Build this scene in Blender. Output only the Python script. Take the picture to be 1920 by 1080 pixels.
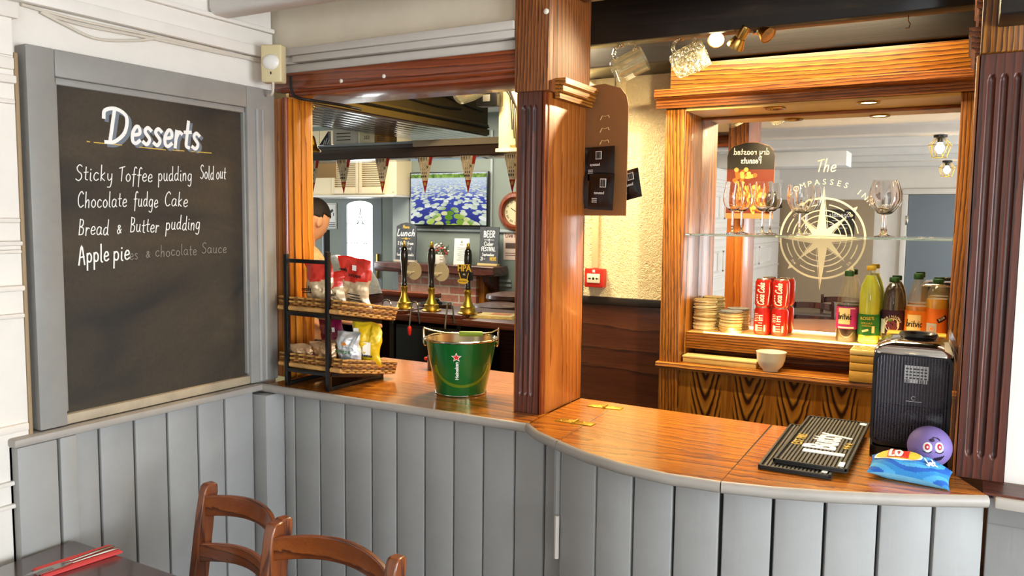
import bpy, bmesh, math, random
from mathutils import Matrix, Vector, noise
random.seed(7)
PI = math.pi
C = bpy.context.scene.collection
for o in list(bpy.data.objects):
    bpy.data.objects.remove(o)
sc = bpy.context.scene

# ------------------------------------------------------------------ camera
YAW, PIT, ROL, FPX, EYE = 0.51339809, -0.0870794, 0.01141633, 1507.19, 1.63
_f = Vector((-math.sin(YAW)*math.cos(PIT), math.cos(YAW)*math.cos(PIT), math.sin(PIT)))
_r0 = Vector((math.cos(YAW), math.sin(YAW), 0))
_u0 = _r0.cross(_f)
_r = math.cos(ROL)*_r0 + math.sin(ROL)*_u0
_u = -math.sin(ROL)*_r0 + math.cos(ROL)*_u0
cam_d = bpy.data.cameras.new('camera')
cam = bpy.data.objects.new('camera', cam_d)
C.objects.link(cam)
m3 = Matrix((_r, _u, -_f)).transposed()
cam.matrix_world = Matrix.Translation((0, 0, EYE)) @ m3.to_4x4()
cam_d.sensor_width = 36
cam_d.lens = 36*FPX/1920
cam_d.clip_start = 0.05
sc.camera = cam

def at(x, y, ax, val):
    """world point where the sight line of pixel (x, y) meets the plane axis = val"""
    d = _f + _r*((x-960)/FPX) - _u*((y-540)/FPX)
    o = Vector((0, 0, EYE))
    return o + d*((val-o[ax])/d[ax])

# ------------------------------------------------------------------ light
w = bpy.data.worlds.new('world'); sc.world = w
w.use_nodes = True
w.node_tree.nodes['Background'].inputs[0].default_value = (0.85, 0.93, 1.0, 1)
w.node_tree.nodes['Background'].inputs[1].default_value = 0.9
sc.view_settings.view_transform = 'Standard'
sc.view_settings.look = 'None'
sc.view_settings.gamma = 1
sc.view_settings.use_curve_mapping = False
sc.view_settings.exposure = 0.35

def area(name, loc, target, sx, sy, power, col=(1, 1, 1), spread=PI):
    l = bpy.data.lights.new(name, 'AREA'); l.shape = 'RECTANGLE'
    l.size, l.size_y, l.energy, l.color, l.spread = sx, sy, power, col, spread
    o = bpy.data.objects.new(name, l); C.objects.link(o)
    o.location = loc
    o.rotation_euler = (Vector(target)-Vector(loc)).to_track_quat('-Z', 'Y').to_euler()
    return o
def spot(name, loc, target, power, col, angle=1.6, r=0.02):
    l = bpy.data.lights.new(name, 'SPOT'); l.energy = power; l.color = col
    l.spot_size = angle; l.spot_blend = 0.6; l.shadow_soft_size = r
    o = bpy.data.objects.new(name, l); C.objects.link(o); o.location = loc
    o.rotation_euler = (Vector(target)-Vector(loc)).to_track_quat('-Z', 'Y').to_euler()
    return o
def point(name, loc, power, col, r=0.03):
    l = bpy.data.lights.new(name, 'POINT'); l.energy = power; l.color = col; l.shadow_soft_size = r
    o = bpy.data.objects.new(name, l); C.objects.link(o); o.location = loc
    return o
WARM = (1.0, 0.78, 0.45)
# daylight entering by the windows (one light just inside each opening)
area('daylight', (2.55, 0.75, 1.35), (-1.5, 1.2, 0.95), 1.5, 1.2, 105, (0.85, 0.93, 1.0))
area('daylight', (2.55, -1.9, 1.35), (-1.5, -0.5, 1.0), 1.5, 1.2, 50, (0.90, 0.96, 1.0))
area('daylight', (1.5, -3.93, 1.35), (0.0, 1.0, 1.1), 1.4, 1.2, 38, (0.90, 0.96, 1.0))
area('daylight', (-7.4, 4.6, 1.4), (-3.0, 4.4, 1.1), 1.4, 1.3, 45, (0.93, 0.97, 1.0))  # unseen far window, put in as daylight fill for the far room

# ------------------------------------------------------------------ mesh builder
WM = {}
class MB:
    def __init__(s):
        s.v = []; s.f = []; s.mi = []; s.M = Matrix()
    def add(s, vs, fs, mi=0):
        n = len(s.v)
        s.v += [s.M @ Vector(p) for p in vs]
        for f in fs:
            s.f.append([n+i for i in f]); s.mi.append(mi)
        return s
    def box(s, x0, x1, y0, y1, z0, z1, bev=0, mi=0, seg=2):
        if x0 > x1: x0, x1 = x1, x0
        if y0 > y1: y0, y1 = y1, y0
        if z0 > z1: z0, z1 = z1, z0
        if not bev:
            vs = [(x, y, z) for z in (z0, z1) for y in (y0, y1) for x in (x0, x1)]
            return s.add(vs, [(0, 2, 3, 1), (4, 5, 7, 6), (0, 1, 5, 4), (1, 3, 7, 5), (3, 2, 6, 7), (2, 0, 4, 6)], mi)
        b = bmesh.new()
        bmesh.ops.create_cube(b, size=1)
        for v in b.verts:
            v.co = Vector(((x0+x1)/2+v.co.x*(x1-x0), (y0+y1)/2+v.co.y*(y1-y0), (z0+z1)/2+v.co.z*(z1-z0)))
        bev = min(bev, 0.45*min(x1-x0, y1-y0, z1-z0))
        bmesh.ops.bevel(b, geom=b.edges[:], offset=bev, segments=seg, profile=0.5, affect='EDGES')
        b.verts.index_update()
        s.add([v.co.copy() for v in b.verts], [[v.index for v in f.verts] for f in b.faces], mi)
        b.free(); return s
    def tube(s, pts, r, seg=8, mi=0, cap=True, closed=False):
        pts = [Vector(p) for p in pts]; n = len(pts)
        rs = r if isinstance(r, (list, tuple)) else [r]*n
        vs = []; up = None
        for i, p in enumerate(pts):
            if closed: t = pts[(i+1) % n]-pts[i-1]
            else: t = pts[min(i+1, n-1)]-pts[max(i-1, 0)]
            if t.length < 1e-9: t = Vector((0, 0, 1))
            t.normalize()
            if up is None:
                up = Vector((0, 0, 1)) if abs(t.z) < 0.9 else Vector((1, 0, 0))
            a = t.cross(up)
            if a.length < 1e-6: a = t.orthogonal()
            a.normalize(); b = a.cross(t).normalized(); up = b
            for k in range(seg):
                an = 2*PI*k/seg
                vs.append(p+a*(rs[i]*math.cos(an))+b*(rs[i]*math.sin(an)))
        fs = []
        for i in range(n if closed else n-1):
            j = (i+1) % n
            for k in range(seg):
                k2 = (k+1) % seg
                fs.append((i*seg+k, j*seg+k, j*seg+k2, i*seg+k2))
        if cap and not closed:
            fs.append(list(range(seg))); fs.append([(n-1)*seg+k for k in reversed(range(seg))])
        return s.add(vs, fs, mi)
    def lathe(s, prof, c=(0, 0, 0), seg=24, mi=0, flute=None):
        vs = []; fs = []; c = Vector(c)
        for i, (r, z) in enumerate(prof):
            for k in range(seg):
                a = 2*PI*k/seg
                rr = r*(1+(flute(i, a) if flute else 0))
                vs.append(c+Vector((rr*math.cos(a), rr*math.sin(a), z)))
        for i in range(len(prof)-1):
            for k in range(seg):
                k2 = (k+1) % seg
                fs.append((i*seg+k, i*seg+k2, (i+1)*seg+k2, (i+1)*seg+k))
        return s.add(vs, fs, mi)
    def prism(s, poly, ax, d0, d1, mi=0):
        def P(p, d):
            return {'x': (d, p[0], p[1]), 'y': (p[0], d, p[1]), 'z': (p[0], p[1], d)}[ax]
        n = len(poly)
        vs = [P(p, d0) for p in poly]+[P(p, d1) for p in poly]
        fs = [list(range(n)), [n+i for i in reversed(range(n))]]
        fs += [(i, n+i, n+(i+1) % n, (i+1) % n) for i in range(n)]
        return s.add(vs, fs, mi)
    def ball(s, c, rx, ry=None, rz=None, seg=20, rings=12, mi=0):
        ry = ry or rx; rz = rz or rx; c = Vector(c)
        vs = [c+Vector((0, 0, -rz))]; fs = []
        for i in range(1, rings):
            t = PI*i/rings
            for k in range(seg):
                a = 2*PI*k/seg
                vs.append(c+Vector((rx*math.sin(t)*math.cos(a), ry*math.sin(t)*math.sin(a), -rz*math.cos(t))))
        vs.append(c+Vector((0, 0, rz)))
        for k in range(seg):
            fs.append((0, 1+(k+1) % seg, 1+k))
            fs.append((len(vs)-1, len(vs)-1-seg+k, len(vs)-1-seg+(k+1) % seg))
        for i in range(rings-2):
            for k in range(seg):
                a = 1+i*seg+k; b = 1+i*seg+(k+1) % seg
                fs.append((a, b, b+seg, a+seg))
        return s.add(vs, fs, mi)
    def ribbon(s, pts, wid, z0=0.0, th=0.0006, mi=0):
        """flat stroke in the local xy plane, raised th above z0"""
        n = len(pts)
        if n < 2: return s
        L = []
        MB.cnt = (getattr(MB, 'cnt', 0)+1) % 40
        th = th+MB.cnt*6e-6
        for i, p in enumerate(pts):
            a = pts[max(i-1, 0)]; b = pts[min(i+1, n-1)]
            dx, dy = b[0]-a[0], b[1]-a[1]; l = math.hypot(dx, dy) or 1
            ww = wid(i/(n-1)) if callable(wid) else wid
            nx, ny = -dy/l*ww/2, dx/l*ww/2
            if i == 0: p = (p[0]-dx/l*ww*.4, p[1]-dy/l*ww*.4)
            if i == n-1: p = (p[0]+dx/l*ww*.4, p[1]+dy/l*ww*.4)
            L.append(((p[0]+nx, p[1]+ny), (p[0]-nx, p[1]-ny)))
        vs = []
        for q_, (a, b) in enumerate(L):
            th += 3e-6
            vs += [(a[0], a[1], z0+th), (b[0], b[1], z0+th), (a[0], a[1], z0), (b[0], b[1], z0)]
        fs = []
        for i in range(n-1):
            o, q = 4*i, 4*i+4
            fs += [(o, o+1, q+1, q), (o, q, q+2, o+2), (o+1, o+3, q+3, q+1)]
        return s.add(vs, fs, mi)
    def build(s, name, mats, parent=None, world=False, ang=35, bend=None):
        vs = s.v
        if bend: vs = [bend(p) for p in vs]
        if parent is not None and world:
            inv = WM[parent.name].inverted(); vs = [inv @ p for p in vs]
        me = bpy.data.meshes.new(name)
        me.from_pydata([tuple(p) for p in vs], [], s.f)
        if not isinstance(mats, (list, tuple)): mats = [mats]
        for m in mats: me.materials.append(m)
        me.polygons.foreach_set('material_index', s.mi)
        b = bmesh.new(); b.from_mesh(me)
        bmesh.ops.recalc_face_normals(b, faces=b.faces[:])
        b.to_mesh(me); b.free()
        if ang:
            me.polygons.foreach_set('use_smooth', [True]*len(me.polygons))
            me.set_sharp_from_angle(angle=math.radians(ang))
        o = bpy.data.objects.new(name, me); C.objects.link(o)
        if parent is not None: o.parent = parent
        WM[o.name] = WM[parent.name].copy() if parent is not None else Matrix()
        return o

def tag(o, label, cat, group=None, kind=None):
    o['label'] = label; o['category'] = cat
    if group: o['group'] = group
    if kind: o['kind'] = kind
    return o
def thing(name, label, cat, loc=(0, 0, 0), rz=0.0, group=None, rx=0.0, ry=0.0):
    o = bpy.data.objects.new(name, None); C.objects.link(o)
    o.empty_display_size = 0.05
    o.location = loc; o.rotation_euler = (rx, ry, rz)
    from mathutils import Euler
    WM[o.name] = Matrix.Translation(loc) @ Euler((rx, ry, rz)).to_matrix().to_4x4()
    return tag(o, label, cat, group)
def struct(o, label=None):
    o['kind'] = 'structure'
    o['label'] = label or o.name.replace('_', ' ')
    o['category'] = o.name.split('_')[0].split('.')[0]
    return o
def copy_tree(root, loc, rz, label, group=None):
    r = root.copy(); C.objects.link(r); r.location = loc
    e = r.rotation_euler.copy(); e.z = rz; r.rotation_euler = e
    r['label'] = label
    if group: r['group'] = group
    WM[r.name] = Matrix.Translation(loc) @ e.to_matrix().to_4x4()
    for ch in list(root.children):
        c = ch.copy(); C.objects.link(c); c.parent = r
        for g in list(ch.children):
            d = g.copy(); C.objects.link(d); d.parent = c
    return r
def fr(o, x, y):
    x = Vector(x).normalized(); y = Vector(y); y = (y-x*y.dot(x)).normalized(); z = x.cross(y)
    m = Matrix((x, y, z)).transposed().to_4x4()
    return Matrix.Translation(o) @ m
FRONT = lambda o: fr(o, (1, 0, 0), (0, 0, 1))      # writing on a face that looks towards -Y
LEFTW = lambda o: fr(o, (0, 1, 0), (0, 0, 1))      # writing on a face that looks towards +X

# ------------------------------------------------------------------ materials
def _new(name):
    m = bpy.data.materials.new(name); m.use_nodes = True
    nt = m.node_tree; return m, nt, nt.nodes['Principled BSDF']
def lin(h):
    c = [int(h[i:i+2], 16)/255 for i in (0, 2, 4)]
    return tuple((x/12.92 if x < .04045 else ((x+.055)/1.055)**2.4) for x in c)+(1,)
def N(nt, t, **kw):
    n = nt.nodes.new(t)
    for k, v in kw.items(): setattr(n, k, v)
    return n
def texco(nt, scale=(1, 1, 1), loc=(0, 0, 0), rot=(0, 0, 0)):
    t = N(nt, 'ShaderNodeTexCoord'); mp = N(nt, 'ShaderNodeMapping')
    mp.inputs['Scale'].default_value = scale; mp.inputs['Location'].default_value = loc
    mp.inputs['Rotation'].default_value = rot
    nt.links.new(t.outputs['Object'], mp.inputs['Vector'])
    return mp.outputs['Vector']
def ramp(nt, src, stops):
    r = N(nt, 'ShaderNodeValToRGB'); e = r.color_ramp.elements
    while len(e) < len(stops): e.new(0.5)
    for i, (p, c) in enumerate(stops):
        e[i].position = p; e[i].color = c if len(c) == 4 else tuple(c)+(1,)
    nt.links.new(src, r.inputs['Fac']); return r.outputs['Color']
def bump(nt, b, src, strength, dist=0.01):
    n = N(nt, 'ShaderNodeBump'); n.inputs['Strength'].default_value = strength
    n.inputs['Distance'].default_value = dist
    nt.links.new(src, n.inputs['Height']); nt.links.new(n.outputs['Normal'], b.inputs['Normal'])
def noise_tex(nt, vec, scale, detail=4, rough=.6, dist=0):
    n = N(nt, 'ShaderNodeTexNoise'); n.inputs['Scale'].default_value = scale
    n.inputs['Detail'].default_value = detail; n.inputs['Roughness'].default_value = rough
    n.inputs['Distortion'].default_value = dist
    nt.links.new(vec, n.inputs['Vector']); return n.outputs['Fac']
def mat(name, col, rough=.5, metal=0, coat=0, trans=0, ior=1.45, emit=None, es=1, var=None, bmp=None, alpha=1, spec=.5):
    m, nt, b = _new(name)
    c = lin(col) if isinstance(col, str) else tuple(col)
    b.inputs['Base Color'].default_value = c
    b.inputs['Roughness'].default_value = rough; b.inputs['Metallic'].default_value = metal
    b.inputs['Coat Weight'].default_value = coat; b.inputs['Coat Roughness'].default_value = .08
    b.inputs['Transmission Weight'].default_value = trans; b.inputs['IOR'].default_value = ior
    b.inputs['Alpha'].default_value = alpha; b.inputs['Specular IOR Level'].default_value = spec
    if emit:
        b.inputs['Emission Color'].default_value = lin(emit); b.inputs['Emission Strength'].default_value = es
    if var:
        sc_, amt = var[0], var[1]; st = var[2] if len(var) > 2 else (1, 1, 1)
        f = noise_tex(nt, texco(nt, st), sc_, 5, .65)
        lo = tuple(x*(1-amt) for x in c[:3])+(1,); hi = tuple(min(1, x*(1+amt)) for x in c[:3])+(1,)
        nt.links.new(ramp(nt, f, [(.3, lo), (.7, hi)]), b.inputs['Base Color'])
    if bmp:
        st = bmp[3] if len(bmp) > 3 else (1, 1, 1)
        bump(nt, b, noise_tex(nt, texco(nt, st), bmp[0], 5), bmp[1], bmp[2])
    return m
def wood(name, dark, mid, light, axis='z', ring=30, off=(.03, .02, .05), rough=.32, coat=.35, dist=2.0, lines=.5, fib=.5, along=.09, warp=.10):
    """sawn timber: warped growth rings stretched along the grain, plus fine dark pores"""
    m, nt, b = _new(name)
    s = [1, 1, 1]; s['xyz'.index(axis)] = along
    v = texco(nt, tuple(s), off)
    nz = N(nt, 'ShaderNodeTexNoise'); nz.inputs['Scale'].default_value = 3.2; nz.inputs['Detail'].default_value = 1.5
    nt.links.new(v, nz.inputs['Vector'])
    sub = N(nt, 'ShaderNodeVectorMath', operation='MULTIPLY_ADD'); nt.links.new(nz.outputs['Color'], sub.inputs[0])
    sub.inputs[1].default_value = (warp*2, warp*2, warp*2); nt.links.new(v, sub.inputs[2])
    wv = N(nt, 'ShaderNodeTexWave', wave_type='RINGS', rings_direction=axis.upper(), wave_profile='SAW')
    wv.inputs['Scale'].default_value = ring; wv.inputs['Distortion'].default_value = dist
    wv.inputs['Detail'].default_value = 3; wv.inputs['Detail Scale'].default_value = 6
    nt.links.new(sub.outputs[0], wv.inputs['Vector'])
    base = ramp(nt, wv.outputs['Fac'], [(0, lin(light)), (.35, lin(mid)), (.35+.5*lines, lin(mid)), (.93, lin(dark)), (1, lin(light))])
    big = noise_tex(nt, v, 7, 3)
    m0 = N(nt, 'ShaderNodeMixRGB', blend_type='MULTIPLY'); m0.inputs['Fac'].default_value = .5
    nt.links.new(base, m0.inputs['Color1']); nt.links.new(ramp(nt, big, [(.3, (.72, .68, .62)), (.7, (1.15, 1.12, 1.05))]), m0.inputs['Color2'])
    s2 = [260, 260, 260]; s2['xyz'.index(axis)] = 9
    fb = noise_tex(nt, texco(nt, tuple(s2)), 1.0, 3, .65)
    mx = N(nt, 'ShaderNodeMixRGB', blend_type='MULTIPLY'); mx.inputs['Fac'].default_value = fib
    nt.links.new(m0.outputs['Color'], mx.inputs['Color1'])
    nt.links.new(ramp(nt, fb, [(.36, (.35, .27, .2)), (.52, (1, 1, 1))]), mx.inputs['Color2'])
    nt.links.new(mx.outputs['Color'], b.inputs['Base Color'])
    b.inputs['Roughness'].default_value = rough; b.inputs['Coat Weight'].default_value = coat
    b.inputs['Coat Roughness'].default_value = .12
    bump(nt, b, fb, .15, .002)
    return m
def wood3(name, *a, **k):
    return {ax: wood(name+' '+ax, *a, axis=ax, **k) for ax in 'xyz'}

OAK = wood3('golden oak', '331605', 'a0601b', 'bd7f2c', ring=26, lines=.3, fib=.75, coat=.15, rough=.38)
OAKD = wood3('brown oak', '361606', '91501a', 'b36e28', ring=26, lines=.3, fib=.75, coat=.1, rough=.42)
CHERRY = wood3('red varnished timber', '531f0c', '823a17', '98481d', ring=14, lines=.7, fib=.35)
PINE = wood3('orange pine', '8a4212', 'c2741f', 'd68c2a', ring=14, lines=.6, fib=.3, coat=.15)
MAHOG = wood3('dark mahogany', '240c06', '542412', '652e17', ring=16, lines=.6, fib=.4, rough=.45, coat=.15)
SIDEW = wood3('red brown veneer', '7a3a12', 'a05a20', 'b36a28', ring=12, lines=.8, fib=.3, rough=.4, coat=.2)
BLACKW = wood3('black stained timber', '070402', '150c05', '1f1308', ring=10, lines=.6, fib=.6, rough=.5, coat=.12)
CHAIRW = wood3('chair beech stain', '4a2009', '7d3f17', '8f4c1e', ring=8, lines=.8, fib=.3, rough=.3)
CTOP = wood3('bar top veneer', '7e3c0e', 'b2691c', 'c47d2a', ring=16, lines=.7, fib=.55, rough=.22, coat=.6, along=.16)
TABLEW = wood3('dark table top', '2b1410', '40211b', '4a2a22', ring=10, lines=.7, fib=.4, rough=.22, coat=.5)

GREY = mat('grey eggshell paint', '9a9996', .5, var=(6, .06), bmp=(14, .15, .01, (1, 1, .15)))
GREYF = mat('grey frame paint', '918e88', .45, var=(9, .07), bmp=(18, .15, .01))
GAP = mat('shadow gap', '3a3836', .9)
WHITE = mat('white gloss paint', 'e9e2d8', .35, var=(5, .04), bmp=(10, .2, .01))
CREAM = mat('cream wall paint', 'dccfb8', .7, var=(4, .07), bmp=(9, .25, .01))
NOSE = mat('grey brown nosing paint', 'a39b92', .45, var=(9, .08))
TRUNK = mat('grey white trim paint', 'c8c0b6', .5, var=(5, .05))
CEILM = mat('ceiling paint', 'ded9d2', .7, var=(3, .05), bmp=(6, .2, .02))
BLACK = mat('black metal', '0c0b0b', .35, coat=.3)
BLACKR = mat('black rubber', '1c1a17', .6)
STEEL = mat('polished steel', 'c9c4ba', .18, metal=1)
CHROME = mat('chrome', 'd6d2cc', .08, metal=1)
BRASS = mat('polished brass', 'c69a48', .2, metal=1, var=(40, .12))
BRASSD = mat('worn brass', 'cfae45', .38, metal=1, var=(60, .25))
WHITEP = mat('white plastic', 'e8e2d2', .4)
IVORY = mat('ivory plastic', 'd8c79a', .45)
CHALK = mat('chalk', 'f4f1ea', .9)
CHALKF = mat('faint chalk', '8d867a', .9)
CHALKG = mat('grey blue chalk', '747b84', .9)
CHALKY = mat('yellow chalk', 'd8b24a', .9)
INK = mat('black print', '15110f', .6)
WHITEPR = mat('white print', 'f3efe6', .6)
GOLDP = mat('gold print', 'd9b443', .4)
REDP = mat('red print', 'd0261b', .45)
FROST = mat('frosted etching', 'efe8d4', .8)
PAPER = mat('paper', 'ece6da', .8)
CABLE = mat('cream cable', 'd2c8b8', .5)
CABLEB = mat('dark cable', '16110c', .5)
def glass(name, col=(1, 1, 1, 1), rough=0.0, ior=1.48):
    return mat(name, col, rough, trans=1, ior=ior)
GLASS = glass('clear glass')
GLASSG = glass('green tinted glass', (.82, .95, .88, 1))
def thin(name, col, gloss=.12, rough=.05):
    m = bpy.data.materials.new(name); m.use_nodes = True; nt = m.node_tree; nt.nodes.clear()
    o = N(nt, 'ShaderNodeOutputMaterial'); t = N(nt, 'ShaderNodeBsdfTransparent'); g = N(nt, 'ShaderNodeBsdfGlossy')
    t.inputs['Color'].default_value = col; g.inputs['Roughness'].default_value = rough
    lw = N(nt, 'ShaderNodeLayerWeight'); lw.inputs['Blend'].default_value = gloss
    mx = N(nt, 'ShaderNodeMixShader'); nt.links.new(lw.outputs['Fresnel'], mx.inputs['Fac'])
    nt.links.new(t.outputs[0], mx.inputs[1]); nt.links.new(g.outputs[0], mx.inputs[2])
    nt.links.new(mx.outputs[0], o.inputs['Surface']); return m
def milky(name, col, body, amt, gloss=.1, dimple=0):
    m = bpy.data.materials.new(name); m.use_nodes = True; nt = m.node_tree; nt.nodes.clear()
    o = N(nt, 'ShaderNodeOutputMaterial'); t = N(nt, 'ShaderNodeBsdfTransparent'); d = N(nt, 'ShaderNodeBsdfTranslucent'); g = N(nt, 'ShaderNodeBsdfGlossy'); df = N(nt, 'ShaderNodeBsdfDiffuse')
    t.inputs['Color'].default_value = col; d.inputs['Color'].default_value = body; df.inputs['Color'].default_value = body; g.inputs['Roughness'].default_value = .06
    if dimple:
        vo = N(nt, 'ShaderNodeTexVoronoi'); vo.inputs['Scale'].default_value = dimple; nt.links.new(texco(nt), vo.inputs['Vector'])
        bp = N(nt, 'ShaderNodeBump'); bp.inputs['Strength'].default_value = 1; bp.inputs['Distance'].default_value = .02
        nt.links.new(vo.outputs['Distance'], bp.inputs['Height'])
        for q in (d, g, df): nt.links.new(bp.outputs['Normal'], q.inputs['Normal'])
    m0 = N(nt, 'ShaderNodeMixShader'); m0.inputs['Fac'].default_value = .5; nt.links.new(d.outputs[0], m0.inputs[1]); nt.links.new(df.outputs[0], m0.inputs[2])
    m1 = N(nt, 'ShaderNodeMixShader'); m1.inputs['Fac'].default_value = amt; nt.links.new(t.outputs[0], m1.inputs[1]); nt.links.new(m0.outputs[0], m1.inputs[2])
    m2 = N(nt, 'ShaderNodeMixShader'); m2.inputs['Fac'].default_value = gloss; nt.links.new(m1.outputs[0], m2.inputs[1]); nt.links.new(g.outputs[0], m2.inputs[2])
    nt.links.new(m2.outputs[0], o.inputs['Surface']); return m
MIRROR = mat('mirror silver', (.93, .92, .9, 1), .0, metal=1)

# textured wallpaper of the servery
def m_anaglypta():
    m, nt, b = _new('embossed cream wallpaper')
    n1 = noise_tex(nt, texco(nt, (1, 1, 1.0)), 38, 3, .55, 2.0)
    n2 = noise_tex(nt, texco(nt), 3, 3)
    b.inputs['Roughness'].default_value = .55
    nt.links.new(ramp(nt, n2, [(.3, lin('e0cd98')), (.7, lin('ecdcae'))]), b.inputs['Base Color'])
    bump(nt, b, ramp(nt, n1, [(.38, (0, 0, 0)), (.5, (1, 1, 1)), (.62, (0, 0, 0))]), .5, .010)
    return m
WALLP = m_anaglypta()
def m_board(name, c1, c2, sc_=2.5):
    m, nt, b = _new(name)
    n1 = noise_tex(nt, texco(nt, (1, .6, 1.4)), sc_, 4, .55, .6)
    n2 = noise_tex(nt, texco(nt), 90, 2)
    mx = N(nt, 'ShaderNodeMixRGB', blend_type='MULTIPLY'); mx.inputs['Fac'].default_value = .35
    nt.links.new(ramp(nt, n1, [(.3, lin(c1)), (.7, lin(c2))]), mx.inputs['Color1'])
    nt.links.new(ramp(nt, n2, [(.3, (.6, .6, .6)), (.7, (1.3, 1.3, 1.3))]), mx.inputs['Color2'])
    nt.links.new(mx.outputs['Color'], b.inputs['Base Color']); b.inputs['Roughness'].default_value = .62
    return m
CHBOARD = m_board('chalkboard paint', '1d1c1a', '483c2b', 3.2)
SLATE = m_board('slate sign', '3a3c3e', '5a5c5e', 6)
def m_brick():
    m, nt, b = _new('red brickwork')
    v = texco(nt, (1, 1, 1), (0, 0, 0), (PI/2, 0, 0))
    br = N(nt, 'ShaderNodeTexBrick'); br.inputs['Scale'].default_value = 1
    br.inputs['Brick Width'].default_value = .21; br.inputs['Row Height'].default_value = .072
    br.inputs['Mortar Size'].default_value = .007
    br.inputs['Color1'].default_value = lin('b26c54'); br.inputs['Color2'].default_value = lin('cb9880')
    br.inputs['Mortar'].default_value = lin('cbb9a0')
    nt.links.new(v, br.inputs['Vector'])
    mx = N(nt, 'ShaderNodeMixRGB', blend_type='MULTIPLY'); mx.inputs['Fac'].default_value = .6
    n2 = noise_tex(nt, texco(nt), 25, 5)
    nt.links.new(br.outputs['Color'], mx.inputs['Color1'])
    nt.links.new(ramp(nt, n2, [(.3, (.6, .55, .5)), (.7, (1.2, 1.15, 1.1))]), mx.inputs['Color2'])
    nt.links.new(mx.outputs['Color'], b.inputs['Base Color']); b.inputs['Roughness'].default_value = .85
    bump(nt, b, br.outputs['Fac'], -.6, .01)
    return m
BRICK = m_brick()
def m_veneer():
    """book-matched cathedral veneer: nested V figures side by side, points down"""
    m, nt, b = _new('matched cathedral veneer')
    t = N(nt, 'ShaderNodeTexCoord'); sp = N(nt, 'ShaderNodeSeparateXYZ'); nt.links.new(t.outputs['Object'], sp.inputs[0])
    nz = noise_tex(nt, texco(nt, (1, 1, .5)), 9, 3)
    def mth(op, a, b_=None, c=None):
        n = N(nt, 'ShaderNodeMath', operation=op)
        for i, x in enumerate((a, b_, c)):
            if x is None: continue
            if isinstance(x, (int, float)): n.inputs[i].default_value = x
            else: nt.links.new(x, n.inputs[i])
        return n.outputs[0]
    u = mth('PINGPONG', mth('ADD', sp.outputs[0], mth('MULTIPLY', nz, .035)), .085)
    curve = mth('ADD', mth('MULTIPLY', mth('POWER', mth('MULTIPLY', u, 11.8), 1.5), .62), mth('MULTIPLY', sp.outputs[2], -1.9))
    ban = mth('FRACT', mth('MULTIPLY', mth('ADD', curve, mth('MULTIPLY', nz, .10)), 6.5))
    col = ramp(nt, ban, [(0, lin('2c1405')), (.18, lin('3a1c08')), (.32, lin('9a5f1e')), (.75, lin('b9802e')), (1, lin('2c1405'))])
    far = mth('PINGPONG', sp.outputs[0], .17)
    mx = N(nt, 'ShaderNodeMixRGB'); nt.links.new(ramp(nt, u, [(.058, (0, 0, 0)), (.066, (1, 1, 1))]), mx.inputs['Fac'])
    nt.links.new(col, mx.inputs['Color1']); nt.links.new(ramp(nt, noise_tex(nt, texco(nt, (60, 60, 3)), 1, 3), [(.4, lin('8f561a')), (.6, lin('b47a2a'))]), mx.inputs['Color2'])
    nt.links.new(mx.outputs['Color'], b.inputs['Base Color'])
    b.inputs['Roughness'].default_value = .3; b.inputs['Coat Weight'].default_value = .4
    return m
VENEER = m_veneer()
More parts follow.
